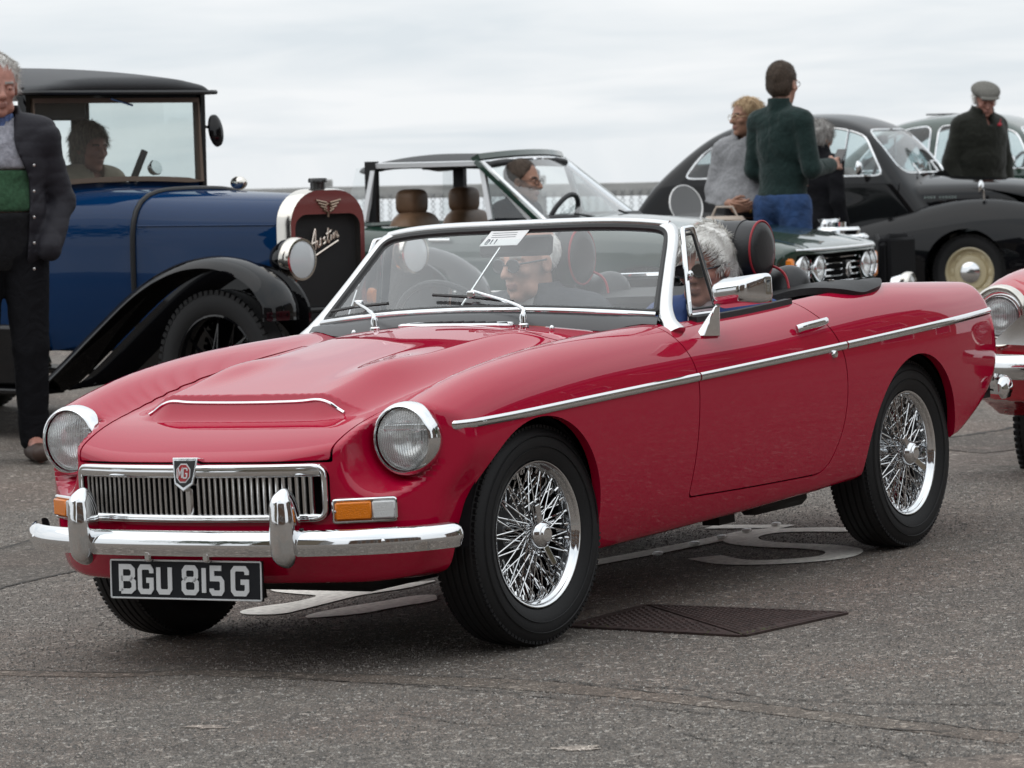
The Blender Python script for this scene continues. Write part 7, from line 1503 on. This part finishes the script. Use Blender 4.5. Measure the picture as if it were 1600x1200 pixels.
f.cloth('jacket', blue_j, lambda S: (f.torso(S, .030), [f.arm(S, n, .022, end=.97) for n in 'lr'], S.cap(f.J['neck'], f.J['neck']+[.0, 0, .045], .088, .085, k=.03)), None, cuts=[lambda X, Y, Z: np.where(Z > .60, .070-np.hypot(X+.045, Y), -9), above(.70), lambda X, Y, Z: np.minimum(np.minimum(X-.0, .05-np.abs(Y)), Z-.42)], fold=.004, seed=7); f.trousers(dark_cloth, .28)
f.cloth('scarf', mat('pale_pink_scarf', (.55, .44, .46), .85, var=.3, vscale=30), lambda S: (S.cap(f.J['neck']-[0, .0, .02], f.J['neck']+[.02, 0, .035], .083, .074, k=.02), S.cap(f.J['neck']+[.06, 0, -.03], f.J['chest']+[.10, 0, .02], .05, .045, k=.03)), ((-.25, -.25, .40), (.3, .25, .75)), .01, cuts=[above(.69)], fold=.003)
# driver of the green car
f = seated(bgm(1.79, 21.5, th(25)) @ Matrix.Translation((-1.80, -.36, .34)), 1.70, (0, 0, 0), 'dark haired driver with glasses in the green touring car', 1.0, -.10, (.36, .12, .50), (.36, -.12, .50))
f.body(skin_c, brow=brow_d, hands=[('l', (.8, 0, .5), (0, -1, .4), 1.4), ('r', (.8, 0, .5), (0, 1, .4), 1.4)]); f.hair(brown_hair, [((-.018, 0, .056), (.104, .083, .092)), ((-.035, 0, .01), (.080, .080, .08))], cuts=[lambda x, y, z: x-.062+np.where(z < .08, (.08-z)*.80, 0), lambda x, y, z: -.065-z], rough=.002, strands=5000, length=.014, lift_=.3); f.glasses(mat('dark_frame'))
f.cloth('jacket', navy, lambda S: (f.torso(S, .028), [f.arm(S, n, .022, end=.97) for n in 'lr'], S.cap(f.J['neck'], f.J['neck']+[0, 0, .05], .085, .08, k=.03)), None, cuts=[above(.72), lambda X, Y, Z: np.where(Z > .64, .066-np.hypot(X-.055, Y), -9)], fold=.003, step=.015); f.trousers(dark_cloth, .28)
# driver of the vintage saloon
f = seated(bgm(-.862, 17.6, th(40)) @ Matrix.Translation((-1.93, .32, .66)), 1.60, (th(-8), th(-6), 0), 'fair haired person in beige coat sitting in the blue vintage saloon', 1.0, -.02, (.34, .12, .42), (.34, -.12, .42))
f.body(skin_a, brow=brow_d, hands=[('l', (.8, 0, .5), (0, -1, .4), 1.4), ('r', (.8, 0, .5), (0, 1, .4), 1.4)]); f.hair(fibres('ash_hair', (.12, .10, .075), (.34, .28, .21), (110, 110, 25)), [((-.025, 0, .056), (.118, .100, .102)), ((-.05, 0, -.02), (.086, .096, .10))], cuts=[lambda x, y, z: x-.056-np.maximum(z-.06, 0)*1.4+np.where(z < .06, (.06-z)*.35, 0), lambda x, y, z: -.115-z], rough=.004)
f.cloth('coat', mat('beige_coat', (.33, .26, .19), .85, var=.15, vscale=15), lambda S: (f.torso(S, .032), [f.arm(S, n, .024, end=.97) for n in 'lr'], S.cap(f.J['neck'], f.J['neck']+[0, 0, .04], .088, .085, k=.03)), None, cuts=[above(.66), lambda X, Y, Z: np.where(Z > .58, .066-np.hypot(X, Y), -9)], fold=.003, step=.015); f.trousers(dark_cloth, .27)
